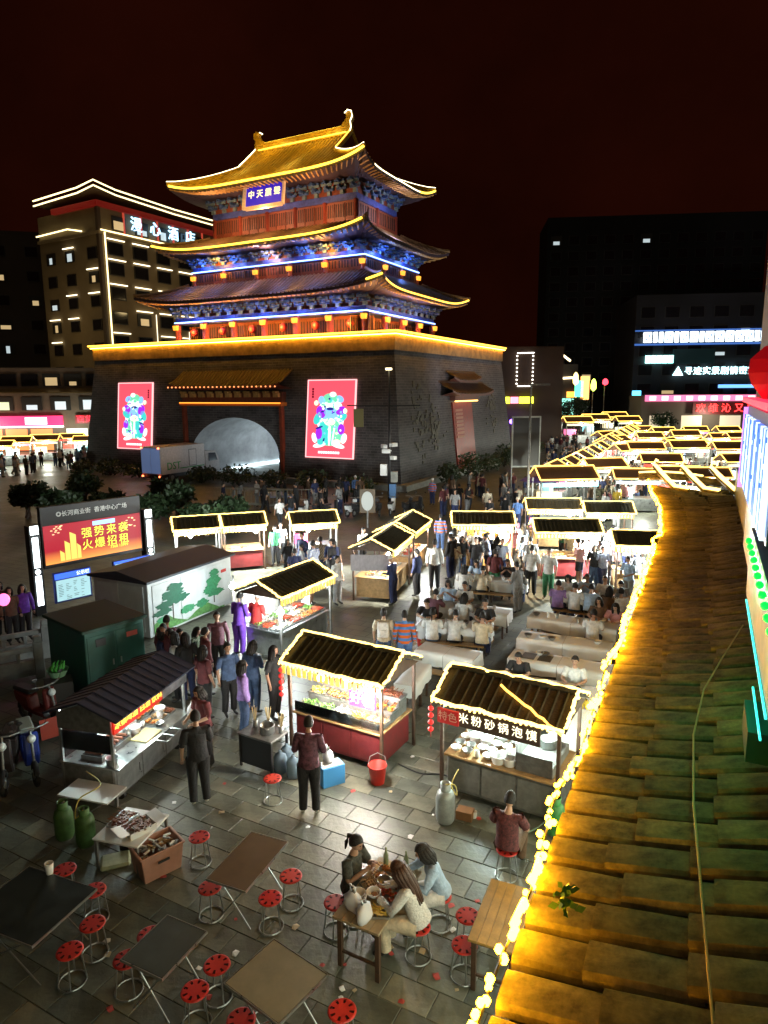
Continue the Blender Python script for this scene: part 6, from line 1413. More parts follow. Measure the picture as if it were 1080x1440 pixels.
# litter trodden into the paving
rng = random.Random(77); lm_ = [plastic_w, mat('paper_tan', (.5, .4, .25), .8), mat('paper_red', (.45, .06, .05), .7)]
lme3 = []
for m_ in lm_:
    b = MB(); b.add([(-.05, -.03, .003), (.04, -.04, .012), (.055, .03, .004), (0, .045, .016), (-.045, .03, .003)], [(0, 1, 3), (1, 2, 3), (0, 3, 4)]); lme3.append(b.mesh('paper_scrap', m_))
for i in range(46):
    p = gp(rng.uniform(130, 690), rng.uniform(1060, 1420)); tag(obj('paper_scrap', rng.choice(lme3), None, (p[0], p[1], .004), rng.random() * 6, rng.uniform(.5, 1.1)), 'scrap of paper litter lying on the paving of the square', 'litter', 'paper litter on the square')

# ================================================================== LEFT: kiosk screen, cabinets, balustrade
kA, kB = Vector((-11.4, 21.6)), Vector((-8.75, 24.6)); kd = kB - kA; kL = kd.length; krz = math.atan2(kd.y, kd.x); kc = (kA + kB) / 2
ks = thing('screen_kiosk', 'outdoor advertising kiosk with red and gold lit screen between two white light pillars', 'kiosk', (kc.x, kc.y, 0), krz)
for sx in (-1, 1):
    b = MB(); b.b2(-.17, .17, -.17, .17, 0, 3.0); pi_ = b.build('pillar', black, ks, (sx * kL / 2, 0, 0), bevel=.015)
    b = MB(); b.b2(-.09, .09, -.20, -.172, .35, 1.35); b.b2(-.09, .09, -.20, -.172, 1.62, 2.62); b.b2(-.12, .12, -.21, -.172, 2.72, 3.0); b.build('light_panel', glow('pillar_white', (.85, .97, 1), 3.2), pi_)
    b = MB(); b.lathe([(.08, 0), (.08, .03)], 12); o = b.build('round_light', glow('pillar_white', (1, 1, 1), 3), pi_, (0, -.172, 1.48)); o.rotation_euler = (PI / 2, 0, 0)
hw = kL / 2 - .25
b = MB(); b.b2(-hw, hw, -.1, .1, 1.5, 3.55); b.build('screen_case', black, ks, bevel=.01)
def gradmat(name, c0, c1, z0, z1, es):
    m_ = bpy.data.materials.new(name); m_.use_nodes = True; n = m_.node_tree.nodes; l = m_.node_tree.links; p = n['Principled BSDF']; tc = n.new('ShaderNodeTexCoord'); sx = n.new('ShaderNodeSeparateXYZ'); mr = n.new('ShaderNodeMapRange'); mr.inputs['From Min'].default_value = z0; mr.inputs['From Max'].default_value = z1; cr = n.new('ShaderNodeValToRGB'); cr.color_ramp.elements[0].color = (*c0, 1); cr.color_ramp.elements[1].color = (*c1, 1); cr.color_ramp.elements[1].position = .35
    l.new(tc.outputs['Object'], sx.inputs[0]); l.new(sx.outputs['Z'], mr.inputs['Value']); l.new(mr.outputs[0], cr.inputs[0]); l.new(cr.outputs[0], p.inputs['Emission Color']); p.inputs['Emission Strength'].default_value = es; p.inputs['Base Color'].default_value = (.05, .02, .02, 1); return m_
b = MB(); b.b2(-hw + .05, hw - .05, -.12, -.102, 1.62, 2.92); sc = b.build('screen', gradmat('screen_print', (.9, .33, .06), (.33, .005, .02), 1.6, 2.9, .9), ks)
ly = glow('screen_letter', (.7, .9, .08), 1.0)
for r_, tx in enumerate(('强势来袭', '火爆招租')):
    for i, ch in enumerate(tx): text(ch, .38, ly, sc, (-.28 + i * .44, -.125, 2.48 - r_ * .41), ext=.004, bold=.007)
text('7360 13999', .14, ly, sc, (.85, -.125, 1.86), ext=.003, bold=.004)
b = MB()
for x0, x1, z1 in ((-1.05, -.88, 2.35), (-.86, -.66, 2.62), (-.64, -.52, 2.2), (-1.22, -1.08, 2.05)): b.prism([(x0, -.123, 1.68), (x1, -.123, 1.68), (x1, -.123, z1 - .12), (x0, -.123, z1)], (0, -.004, 0))
b.build('printed_tower', glow('print_gold', (.75, .62, .12), .8), sc)
b = MB(); b.b2(-.05, .75, -.128, -.122, 2.72, 2.86); b.build('printed_logo', glow('print_sky', (.25, .55, 1), 1.3), sc)
b = MB(); rng = random.Random(2)
for _ in range(22): x, z = (rng.uniform(-1.5, -1.1), rng.uniform(2.6, 2.88)) if rng.random() < .5 else (rng.uniform(1.05, 1.5), rng.uniform(2.45, 2.88)); b.box((x, -.126, z), (.07, .004, .03), 0)
b.build('printed_blossom', glow('print_blossom', (1, .6, .3), 1.1), sc)
text('◎长河商业街  香港中心广场', .2, mat('dim_letter', (.5, .5, .48), .5, emit=(.7, .75, .7), es=.22), ks, (0, -.106, 3.25), ext=.004)
# notice boards under the screen
for x, w_, z0, z1, lit in ((-1.0, .62, .35, 1.38, True), (1.15, .72, .95, 1.38, True)):
    b = MB(); b.b2(-w_, w_, -.05, .05, 0, z1 - z0); nb = b.build('notice_board', mat('board_frame', (.02, .04, .25), .4), ks, (x, -.35, z0), bevel=.006)
    b = MB(); b.b2(-w_ + .06, w_ - .06, -.07, -.052, .06, (z1 - z0) * .74); b.build('notice_sheet', glow('sheet_pale', (.45, .75, .8), .55), nb)
    b = MB(); b.b2(-w_ + .03, w_ - .03, -.075, -.052, (z1 - z0) * .78, (z1 - z0) * .96); b.build('notice_header', glow('header_blue', (.05, .15, .9), .9), nb)
    if z0 < .5:
        text('公示栏', .15, glow('header_white', (.9, 1, 1), 1.4), nb, (.34, -.08, (z1 - z0) * .87), ext=.002)
        b = MB(); rng = random.Random(6)
        for c_ in range(4):
            for r_ in range(11):
                if rng.random() < .75: b.b2(-.5 + c_ * .25, -.5 + c_ * .25 + rng.uniform(.06, .19), -.075, -.071, .1 + r_ * .055, .115 + r_ * .055)
        tag(b.build('printed_lines', mat('ink_teal', (.08, .2, .22), .6), nb), kind='stuff')
# painted white transformer cabinet with tree mural
MA, MBp = Vector((-6.92, 19.17)), Vector((-5.25, 22.6)); c_, mrz, mL = along(MA, MBp, 2.2)
mc = thing('painted_cabinet', 'pale grey transformer cabinet with green trees painted on its side', 'electrical cabinet', (c_[0], c_[1], 0), mrz)
pg = mat('pale_grey_paint', (.52, .57, .58), .6, var=.15, vscale=2)
b = MB(); b.b2(-mL / 2, mL / 2, -1.1, 1.1, .05, 1.72); b.build('body', pg, mc, bevel=.01)
b = MB(); b.prism([(-mL / 2 - .12, -1.22, 1.72), (mL / 2 + .12, -1.22, 1.72), (mL / 2 + .12, 1.22, 1.72), (-mL / 2 - .12, 1.22, 1.72)], (0, 0, .07)); b.add([(-mL / 2 - .1, -1.2, 1.79), (mL / 2 + .1, -1.2, 1.79), (mL / 2 + .1, 1.2, 1.79), (-mL / 2 - .1, 1.2, 1.79), (-mL / 2 - .1, 0, 2.0), (mL / 2 + .1, 0, 2.0)], [(0, 1, 5, 4), (2, 3, 4, 5), (0, 4, 3), (1, 2, 5)]); b.build('roof', mat('slate_blue', (.03, .04, .055), .6, var=.3), mc)
pm_ = MB(); pm_.b2(-.55, .55, -.02, 0, .2, 1.6); me = pm_.mesh('door_panel', pg, bevel=.01)
for x in (-1.2, 0, 1.2): obj('door_panel', me, mc, (x, -1.102, 0))
for y in (-.5, .5): obj('door_panel', me, mc, (-mL / 2 - .002, y, 0), -PI / 2, (.8, 1, 1))
def blob(cx, cz, rx, rz_, rng, n=26):
    pts = []
    for i in range(n): q = 2 * PI * i / n; k = 1 + rng.uniform(-.22, .22); pts.append((cx + rx * k * math.cos(q), -1.127, cz + rz_ * k * math.sin(q)))
    return pts
gr_a = mat('mural_green', (.04, .24, .11), .7, var=.4, vscale=14); gr_b = mat('mural_dark_green', (.02, .12, .07), .7, var=.3, vscale=14); gr_c = mat('mural_grass', (.08, .22, .06), .7, var=.5, vscale=10)
rng = random.Random(9); b = MB()
b.prism([(-1.75, -1.127, .12)] + [(-1.75 + 3.2 * i / 16, -1.127, .42 + .16 * math.sin(i * .7) + rng.uniform(-.03, .03) - .012 * i) for i in range(17)] + [(1.45, -1.127, .12)], (0, -.003, 0)); b.build('mural_hill', gr_c, mc)
for cx, parts_ in ((-.95, ((0, 1.15, .5, .15), (-.3, .9, .38, .13), (.28, .95, .4, .13), (-.42, .7, .4, .1), (.08, 1.36, .32, .12))), (.95, ((0, 1.1, .36, .2), (-.14, .85, .36, .16), (.12, .68, .38, .12), (.02, 1.35, .22, .14)))):
    for k, (dx, z, rx, rz_) in enumerate(parts_): b = MB(); b.prism([(p[0], p[1] - .004 * (k + 1), p[2]) for p in blob(cx + dx, z, rx, rz_, rng)], (0, -.003, 0)); b.build('mural_foliage', gr_b if cx < 0 else gr_a, mc)
    b = MB(); b.b2(cx - .02, cx + .02, -1.136, -1.128, .35, 1.0); b.build('mural_trunk', mat('mural_brown', (.05, .04, .03), .7), mc)
for x, z, rx, rz_ in ((-1.4, .48, .25, .1), (-.3, .5, .35, .12), (.35, .5, .3, .13)): b = MB(); b.prism([(p[0], p[1] - .01, p[2]) for p in blob(x, z, rx, rz_, rng)], (0, -.003, 0)); b.build('mural_foliage', gr_a, mc)
b = MB(); b.b2(1.35, 1.6, -1.14, -1.125, 1.25, 1.35); b.build('red_plate', mat('plate_red', (.5, .03, .03), .5), mc)
p = G(327, 824, 1.45); hp_ = thing('work_lamp', 'bare bright bulb on a pole at the end of the painted cabinet', 'lamp', (p.x, p.y, 0)); b = MB(); b.tube([(0, .12, 0), (0, .12, 1.75), (0, 0, 1.75)], .02, 6); b.build('pole', steel_d, hp_); bulb_part(hp_, (0, 0, 1.45), 55, (.92, 1, 1), .10, bulb_c)
# green switch cabinet
c_ = Vector((-6.95, 15.0)); grz = R(50); ax = Vector((math.cos(grz), math.sin(grz))); ay = Vector((-ax.y, ax.x)); gc = c_ + ax * .75 + ay * .95
gb = thing('green_cabinet', 'dark green metal switch cabinet with small red warning plate', 'electrical cabinet', (gc.x, gc.y, 0), grz); gp_ = mat('dark_green_paint', (.012, .075, .055), .5, var=.3, vscale=3)
b = MB(); b.b2(-.75, .75, -.95, .95, .06, 1.72); b.build('body', gp_, gb, bevel=.012); b = MB(); b.b2(-.83, .83, -1.03, 1.03, 1.72, 1.80); b.build('lid', mat('green_lid', (.015, .06, .04), .6, var=.5, vscale=6), gb, bevel=.015)
pm_ = MB(); pm_.b2(-.34, .34, -.015, 0, .15, 1.6); me = pm_.mesh('door', gp_, bevel=.006)
for x in (-.36, .36): o = obj('door', me, gb, (x, -.952, 0)); hb = MB(); hb.box((.26 * (-1 if x > 0 else 1), -.025, .85), (.03, .03, .14)); hb.build('handle', steel, o)
b = MB(); b.b2(-.14, .14, -.012, 0, -.06, .06); b.build('warning_plate', mat('plate_red2', (.55, .12, .10), .5), gb, (.42, -.968, 1.42))
b = MB(); b.b2(-.12, .12, -.03, 0, -.09, .09); b.build('vent', black, gb, (-.38, -.968, 1.42))
# stone balustrade
for pts, lb in ((((-9.35, 17.9), (-13.2, 15.4)), 'pale stone balustrade behind the green cabinet'), (((-8.9, 16.6), (-12.4, 14.2)), 'pale stone balustrade in front of its twin by green cabinet')):
    a_, c_ = Vector(pts[0]), Vector(pts[1]); d_ = c_ - a_; L_ = d_.length; rz_ = math.atan2(d_.y, d_.x); t = thing('stone_balustrade', lb, 'balustrade', (a_.x, a_.y, 0), rz_)
    pm_ = MB(); pm_.b2(-.11, .11, -.11, .11, 0, .95); pm_.box((0, 0, 1.03), (.2, .2, .14), top=.8); me = pm_.mesh('post', stone, bevel=.012); k = 3; w_ = L_ / k
    rm = MB(); rm.b2(.12, w_ - .12, -.05, .05, .72, .84); rm.b2(.12, w_ - .12, -.06, .06, .08, .5); rm.b2(w_ * .3, w_ * .36, -.05, .05, .5, .72); rm.b2(w_ * .64, w_ * .7, -.05, .05, .5, .72); rme = rm.mesh('rail_panel', stone, bevel=.01)
    for i in range(k + 1):
        obj('post', me, t, (i * w_, 0, 0))
        if i < k: obj('rail_panel', rme, t, (i * w_, 0, 0))
# parked scooters by the balustrade
def scooter(loc, rz, col, label, group=None, seat=None):
    t = thing('scooter', label, 'scooter', (loc[0], loc[1], 0), rz, group); wm = MB(); n = 18
    wm.tube([(0, math.cos(q) * .2, math.sin(q) * .2) for q in [2 * PI * i / n for i in range(n)]], .05, 6, closed=True); wm.tube([(-.04, 0, 0), (.04, 0, 0)], .1, 10, 1); wme = wm.mesh('wheel', [rubber, steel], smooth=True)
    for y in (-.6, .6): obj('wheel', wme, t, (0, y, .25))
    b = MB(); b.prism([(-.13, -.42, .55), (-.13, -.36, .95), (-.13, -.28, .95), (-.13, -.26, .36), (-.13, .2, .34), (-.13, .26, .66), (-.13, .78, .72), (-.13, .72, .5), (-.13, .4, .3), (-.13, -.3, .27)], (.26, 0, 0)); b.build('body', col, t, bevel=.03)
    b = MB(); b.b2(-.14, .14, .18, .78, .72, .82); b.build('seat', seat or black, t, bevel=.03)
    b = MB(); b.tube([(0, -.6, .25), (0, -.42, .9), (0, -.36, 1.02)], .025, 8); b.tube([(-.32, -.26, 1.04), (-.12, -.36, 1.03), (.12, -.36, 1.03), (.32, -.26, 1.04)], .018, 8); b.build('handlebar', steel_d, t)
    b = MB(); b.ball((0, -.45, .88), .08, 10, 6); b.build('headlight', plastic_w, t, smooth=True)
    for sx in (-1, 1): b = MB(); b.tube([(sx * .26, -.33, 1.06), (sx * .3, -.36, 1.2)], .006, 5); b.ball((sx * .3, -.36, 1.24), .05, 8, 5, 0, (1.2, .3, .8)); b.build('mirror', black, t)
    return t
scooter(gp(45, 1085), R(35), mat('scooter_blue', (.02, .04, .25), .35), 'blue scooter with a pale front basket beside the drinks cart', seat=mat('seat_pale', (.3, .34, .3), .6))
scooter(gp(15, 1095), R(20), mat('scooter_dark', (.04, .03, .03), .4), 'dark scooter at the photo edge beside the blue one')
scooter(gp(60, 1020), R(60), mat('scooter_red', (.12, .015, .012), .4), 'dark red scooter beside the green cabinet and vegetable basket')
b = MB(); b.lathe([(.16, 0), (.24, .16), (.25, .17), (.22, .16), (.15, .015), (.001, .012)], 16, caps=False); vb = thing('vegetable_basket', 'round basket of bright green vegetables beside the green cabinet', 'basket', (*gp(85, 985), .62)); b.build('basket', mat('basket_green', (.25, .45, .25), .6), vb)
b = MB()
for i in range(9): q = i * .7; b.tube([(math.cos(q) * .08, math.sin(q) * .08, .08), (math.cos(q) * .14, math.sin(q) * .14, .22), (math.cos(q) * .12 + .05, math.sin(q) * .12, .34)], [.03, .035, .012], 6)
b.build('vegetables', mat('bright_green', (.1, .5, .08), .5, var=.3), vb)
b = MB(); b.b2(-.3, .3, -.25, .25, 0, .6); tag(b.build('dark_crate', mat('crate_dark', (.03, .025, .02), .7), None, (*gp(85, 990), 0), .5, bevel=.01), 'dark crate under the basket of green vegetables', 'crate')
b = MB(); b.b2(-.22, .22, -.008, .008, 0, .42); o = tag(b.build('red_board', mat('board_red', (.5, .06, .03), .5), None, (*gp(75, 1040), .05), .7), 'small red board leaning beside the dark crate', 'board'); o.rotation_euler = (-.2, 0, .7)
for u, v, tp, lb in ((20, 905, 'brown', 'person in brown seated behind the stone balustrade'), (38, 900, 'purple', 'person in purple behind the stone balustrade'), (6, 895, 'maroon', 'person in maroon with glowing toy behind the balustrade')): p = gp(u, v); person(p, .8, 'stand', tp, 'black', 'bob', lb, 'people behind the balustrade', longs=True)
p = G(8, 870, 1.0); b = MB(); b.ball((0, 0, 0), .16, 10, 8, 0, (1, 1, 1.1)); b.tube([(0, 0, -.15), (0, 0, -.9)], .01, 5, 1); tag(b.build('glowing_balloon', [glow('balloon_pink', (1, .15, .4), 1.5), black], None, (p.x, p.y, 1.55)), 'glowing pink balloon behind the stone balustrade', 'balloon')

# ================================================================== MIDDLE: camera mast, oval sign, umbrella, box truck, barriers, shrubs
p = gp(548, 716); t = thing('camera_mast', 'dark street mast with surveillance cameras, cabinets and a long cross arm', 'mast', (*p, 0), R(-10)); b = MB(); b.tube([(0, 0, 0), (0, 0, 8.6)], [.11, .06], 8); b.build('pole', black, t, smooth=True); b = MB(); b.tube([(-2.6, 0, 6.35), (1.9, 0, 6.35)], .04, 6); b.build('cross_arm', black, t)
b = MB(); b.b2(-.3, .3, -.05, .05, -.55, .55); b.build('hanging_sign', mat('sign_olive', (.25, .22, .08), .6), t, (-1.9, 0, 5.6))
cm = MB(); cm.b2(-.1, .1, -.28, .1, -.09, .09); cm.lathe([(.07, 0), (.07, .05)], 10, (0, -.28, 0)); cme = cm.mesh('surveillance_camera', plastic_w, bevel=.01)
for i, (x, z, a) in enumerate(((-.35, 3.9, .5), (.35, 4.0, -.6), (.3, 3.2, -2.2), (-.3, 3.6, 1.5))): obj('surveillance_camera', cme, t, (x, -.1, z), a, 1.3)
for x, z, h_, m_ in ((-.35, 2.1, .7, plastic_w), (.3, 1.7, .65, stone), (.2, .7, .9, mat('cab_blue', (.06, .18, .42), .5))): b = MB(); b.b2(-.2, .2, -.14, .14, 0, h_); b.build('control_box', m_, t, (x, -.05, z), bevel=.015)
b = MB(); b.b2(-.18, .18, -.1, .1, -.06, .06); b.build('flood_lamp', led_cream, t, (0, -.1, 8.5)); fl = thing('floodlight', 'small ground floodlight aimed at the side wall of the tower', 'floodlight', (13.5, 46.5, 0)); b = MB(); b.b2(-.2, .2, -.15, .15, .45, .75); b.build('housing', black, fl, bevel=.02); b = MB(); b.b2(-.17, .17, .152, .165, .48, .72); b.build('lens', led_cream, fl); b = MB(); b.tube([(0, 0, 0), (0, 0, .45)], .04, 6); b.build('stand', steel_d, fl)
spot(fl, (0, .3, .7), (-.6, 11.5, 6.5), 17000, (.92, .85, .95), R(85))  # invented spotlight and housing, added to brighten the tower side wall
p = gp(517, 742); t = thing('oval_sign', 'grey oval sign plate on a short post behind the stalls', 'sign', (*p, 0), 0); b = MB(); b.tube([(0, 0, 0), (0, 0, 1.0)], .05, 8); b.build('post', steel_d, t); b = MB(); b.b2(-.42, .42, -.03, .03, .8, 2.1); b.build('plate', mat('sign_brown', (.10, .07, .04), .6), t, bevel=.02); b = MB(); b.prism([(math.cos(q) * .32, -.032, 1.45 + math.sin(q) * .52) for q in [2 * PI * i / 24 for i in range(24)]], (0, -.015, 0)); b.build('oval_face', mat('oval_grey', (.45, .47, .45), .5), t)
p = gp(757, 728); t = thing('purple_umbrella', 'purple parasol over people at the edge of the far stalls', 'umbrella', (*p, 0)); b = MB(); b.tube([(0, 0, 0), (0, 0, 2.5)], .03, 6); b.build('pole', steel, t); b = MB(); b.lathe([(1.15, 2.15), (.6, 2.42), (.02, 2.6)], 8, caps=False); b.build('canopy', mat('umbrella_purple', (.10, .05, .22), .7), t)
p = gp(741, 735); t = thing('lamp_post', 'thin grey lamp post at the edge of the street', 'lamp post', (*p, 0)); b = MB(); b.tube([(0, 0, 0), (0, 0, 7.5)], [.08, .05], 8); b.build('pole', steel_d, t); b = MB(); b.b2(-.1, 1.0, -.1, .1, 7.45, 7.55); b.build('arm', steel_d, t)
# box truck
tA = Vector((-17.6, 53.6)); trz = R(62); t = thing('box_truck', 'white box truck with pale blue rear doors parked before the tower', 'truck', (tA.x, tA.y, 0), trz)
b = MB(); b.b2(0, 5.0, 0, 2.1, .75, 2.95); b.build('cargo_box', mat('truck_white', (.55, .52, .52), .5, var=.2), t, bevel=.03)
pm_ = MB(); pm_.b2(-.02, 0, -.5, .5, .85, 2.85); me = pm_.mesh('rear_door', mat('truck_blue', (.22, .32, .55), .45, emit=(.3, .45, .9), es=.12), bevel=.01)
for y in (.53, 1.57): obj('rear_door', me, t, (-.015, y, 0))
b = MB(); b.prism([(5.1, .05, .5), (6.9, .05, .5), (6.9, .05, 1.4), (6.5, .05, 2.2), (5.1, .05, 2.3)], (0, 2.0, 0)); cb = b.build('cab', mat('truck_white', (0, 0, 0)), t, bevel=.05); b = MB(); b.prism([(5.5, .03, 1.4), (6.6, .03, 1.4), (6.35, .03, 2.05), (5.5, .03, 2.1)], (0, -.01, 0)); b.build('side_window', mat('dark_glass', (.02, .02, .03), .1), cb)
b = MB(); b.b2(.1, 6.8, .25, 1.85, .45, .74); b.build('chassis', black, t)
wm = MB(); wm.tube([(0, -.12, 0), (0, .12, 0)], .42, 18); wm.tube([(0, -.13, 0), (0, .13, 0)], .2, 12, 1); wme = wm.mesh('wheel', [rubber, steel_d])
for x in (1.2, 5.9):
    for y in (.15, 1.95): obj('wheel', wme, t, (x, y, .42))
tl = MB(); tl.box((0, 0, 0), (.05, .16, .12)); tme = tl.mesh('tail_light', glow('tail_red', (1, .15, .05), 5))
for y in (.12, 1.98):
    for z in (.62, 2.88): obj('tail_light', tme, t, (-.06, y, z))
o = text('DST', .85, mat('green_letter', (.02, .3, .05), .5), t, (1.4, -.012, 1.35), ext=.01); b = MB(); b.b2(2.1, 4.9, -.01, 0, 1.08, 1.16); b.build('green_stripe', mat('green_letter', (0, 0, 0)), t); b = MB(); b.b2(3.1, 4.0, -.015, 0, 1.2, 2.6); b.b2(3.18, 3.92, -.02, -.014, 1.28, 2.52, 1); b.build('side_door', [steel_d, mat('truck_white', (0, 0, 0))], t)
# crowd barriers and parked motorbikes in the dark strip before the tower
bm_ = MB(); bm_.tube([(-1, 0, .2), (-1, 0, 1.1), (1, 0, 1.1), (1, 0, .2), (-1, 0, .2)], .025, 6)
for i in range(9): bm_.tube([(-.8 + i * .2, 0, .2), (-.8 + i * .2, 0, 1.1)], .012, 4)
bm_.tube([(-.8, -.3, .02), (-.8, .3, .02)], .02, 5); bm_.tube([(.8, -.3, .02), (.8, .3, .02)], .02, 5); bme2 = bm_.mesh('crowd_barrier', mat('barrier_grey', (.3, .32, .28), .5, .3))
for i in range(7): q = Vector(gp(325, 712)).lerp(Vector(gp(415, 716)), i / 6); tag(obj('crowd_barrier', bme2, None, (q.x, q.y, 0), R(4), 1.1), 'pale metal crowd barrier in the row before the archway', 'barrier', 'crowd barriers before the tower')
for i in range(9): q = Vector(gp(430, 728)).lerp(Vector(gp(590, 722)), i / 8); s2 = scooter((q.x + random.uniform(-.3, .3), q.y), R(random.uniform(140, 200)), black if i % 3 else plastic_w, 'scooter in the parked row behind the stalls', 'scooters parked behind the stalls')
for u, v in ((378, 700), (400, 703)): b = MB(); b.b2(-.9, .9, -.5, .5, .5, .62); tag(b.build('covered_stand', mat('sheet_blue', (.35, .42, .65), .6), None, (*gp(u, v + 6), 0), .1, bevel=.03), 'low stand under a pale blue sheet behind the barriers', 'stand', 'covered stands behind the barriers')
# trimmed shrubs at the foot of the tower
def shrub(loc, rx, h, label, n=420, seed=1, group=None):
    rng = random.Random(seed); t = thing('shrub', label, 'shrub', (loc[0], loc[1], 0), 0, group); b = MB(); leafy(b, (0, 0, h * .55), rx, h * .5, n, .28, rng); b.build('foliage', leaf_d, t); b = MB()
    for k in range(4): q = k * 1.6; b.tube([(0, 0, 0), (math.cos(q) * rx * .3, math.sin(q) * rx * .3, h * .5)], [.05, .02], 5)
    b.build('stem', dark_wood, t)
for i in range(6): q = TC + Matrix.Rotation(TTH, 3, 'Z') @ Vector((19.0, -9 + i * 4.6, 0)); shrub((q.x, q.y), .9 + .2 * (i % 3), 1.6 + .5 * (i % 2), 'dark shrub in the bed along the side wall of the tower', seed=i, group='shrubs by the side wall')
for i in range(9): q = TC + Matrix.Rotation(TTH, 3, 'Z') @ Vector((-14 + i * 3.6, -16.2, 0)); shrub((q.x, q.y), 1.1 + .2 * (i % 3), 1.2 + .3 * (i % 2), 'low dark shrub in the bed before the tower front', seed=20 + i, group='shrubs before the tower')

# ================================================================== BACKGROUND BUILDINGS
def window_grid(parent, xs, zs, w, h, y, rz=0, origin=(0, 0), lit=.2, rng=None, bar=None, mats=None, dark=None, barw=1.):
    """each window a part: frame with a pane (and light bar) below it"""
    fm_ = MB(); fm_.b2(-w / 2 - .12, w / 2 + .12, -.12, .02, -.12, h + .12); fme_ = fm_.mesh('window', mat('window_frame', (.018, .016, .013), .6))
    pn = MB(); pn.b2(-w / 2, w / 2, -.15, -.122, 0, h)
    pm0 = pn.mesh('pane', mat('pane_dark', (.012, .012, .014), .12)); pms = [pn.mesh('pane', m_) for m_ in (mats or [glow('pane_warm', (1, .72, .35), .3), glow('pane_cool', (.8, .95, 1), .35)])]
    bme_ = None
    if bar: bb_ = MB(); bb_.b2(-w / 2 - .3, w / 2 + .3, -.32, -.2, h + .35, h + .47); bme_ = bb_.mesh('light_bar', bar)
    c, s_ = math.cos(rz), math.sin(rz)
    for z in zs:
        for x in xs:
            X, Y = origin[0] + x * c - y * s_, origin[1] + x * s_ + y * c
            o = obj('window', fme_, parent, (X, Y, z), rz); L_ = rng.random() < lit; pa = obj('pane', pms[rng.randint(0, len(pms) - 1)] if L_ else pm0, o)
            if L_: pa.scale = (rng.uniform(.3, .9), 1, rng.uniform(.3, .8))
            if bme_ and rng.random() < barw: obj('light_bar', bme_, o)
# hotel: local frame with its near corner at the origin; x along the sign face, y along the other face
HR = R(59); ht = thing('hotel_building', 'hotel block with lit upturned roof and white sign characters behind the tower', 'building', (-37.4, 95, 0), HR)
hot = mat('hotel_wall', (.17, .13, .075), .8, var=.2, vscale=.3)
b = MB(); b.b2(0, 30, 0, 13, 0, 31.5); b.build('wall', hot, ht)
b = MB(); P_ = [(-1.3, -1.3), (31, -1.3), (31, 13.2), (-1.3, 11.6)]; b.add([(x, y, 32.2 + (.9 if i == 0 else .4)) for i, (x, y) in enumerate(P_)] + [(5, 5.5, 36.0), (26, 6.5, 36.0)], [(0, 1, 5, 4), (1, 2, 5), (2, 3, 4, 5), (3, 0, 4), (3, 2, 1, 0)]); rf = b.build('roof', mat('hotel_roof', (.10, .07, .04), .7), ht)
b = MB()
for d_, dz in ((0, .1), (0, .75)): b.tube([(31, -1.35, 32.5 + dz), (12, -1.35, 32.5 + dz), (2, -1.35, 32.85 + dz), (-1.4, -1.4, 33.3 + dz), (-1.35, 2, 32.85 + dz), (-1.35, 11.6, 32.5 + dz)], .10, 5)
b.build('eave_light', glow('hotel_cream', (1, .8, .38), 1.8), rf)
b = MB(); b.b2(-.6, 30, -.6, -.05, 31.3, 32.0); b.b2(-.6, -.05, -.05, 9, 31.3, 32.0); b.build('red_cornice', mat('red_glow_band', (.1, .01, .01), .6, emit=(1, .01, .01), es=.05), ht)
b = MB(); b.b2(-.3, 30, -.3, -.02, 27.9, 28.3); b.b2(-.35, -.02, 0, 13, 27.9, 28.3); b.build('cornice', hot, ht)
b = MB(); b.tube([(0, -.4, 28.4), (30, -.4, 28.4)], .1, 5); b.tube([(-.4, 3, 28.5), (-.4, 6, 29.1), (-.4, 13, 28.9)], .1, 5); b.tube([(.6, -.4, 28.2), (.6, -.4, 12.5)], .10, 5)
b.build('outline_light', glow('hotel_cream', (0, 0, 0), 0), ht)
b = MB(); b.b2(-.25, .25, -.25, .25, 0, 31.4); b.build('corner_pier', mat('pier_dark', (.05, .03, .02), .7), ht)
for i in range(8): b = MB(); b.b2(-.12, .12, -.2, -.02, 28.4, 31.3); b.build('red_mullion', mat('red_glow_mullion', (.3, .04, .03), .6, emit=(1, .12, .06), es=.25), ht, (4 + i * 2.9, 0, 0))
rng = random.Random(14)
window_grid(ht, [2.4 + i * 4.1 for i in range(7)], [10.2, 13.4, 16.6, 19.8, 23.0, 25.6], 2.2, 1.5, 0, 0, (0, 0), .1, rng, glow('bar_cream', (1, .85, .55), 2.0), barw=.8)
window_grid(ht, [3.2 + i * 3.8 for i in range(7)], [28.9], 2.0, 1.6, 0, 0, (0, 0), .3, rng)
window_grid(ht, [-1.6, -6.4, -10.6], [9.5, 12.6, 15.7, 18.8, 21.9, 25.0], 1.7, 1.3, 0, -PI / 2, (0, 0), .22, rng, glow('bar_cream', (0, 0, 0), 0), barw=.35)
for i in range(3): b = MB(); b.tube([(0, 0, 0), (0, 0, 6.5)], .07, 5); b.build('flute_light', glow('flute', (1, .85, .55), 1.2), ht, (8.5 + i * 6.2 - (i == 2) * 2, -.25, 9.8 + (i == 0) * 2))
for i, ch in enumerate('漫心酒店'): text(ch, 2.0, glow('hotel_sign', (.4, .72, 1), 1.6), ht, (5.6 + i * 3.3, -.7, 29.9), ext=.1, bold=.0)
lamp(ht, (-5, -8, 26), 380, (1, .72, .32), 1, 'facade_fill'); lamp(ht, (10, -9, 20), 380, (1, .72, .32), 1, 'facade_fill'); lamp(ht, (-9, 6, 16), 380, (1, .72, .32), 1, 'facade_fill')  # unseen fill lights added to wash the hotel walls
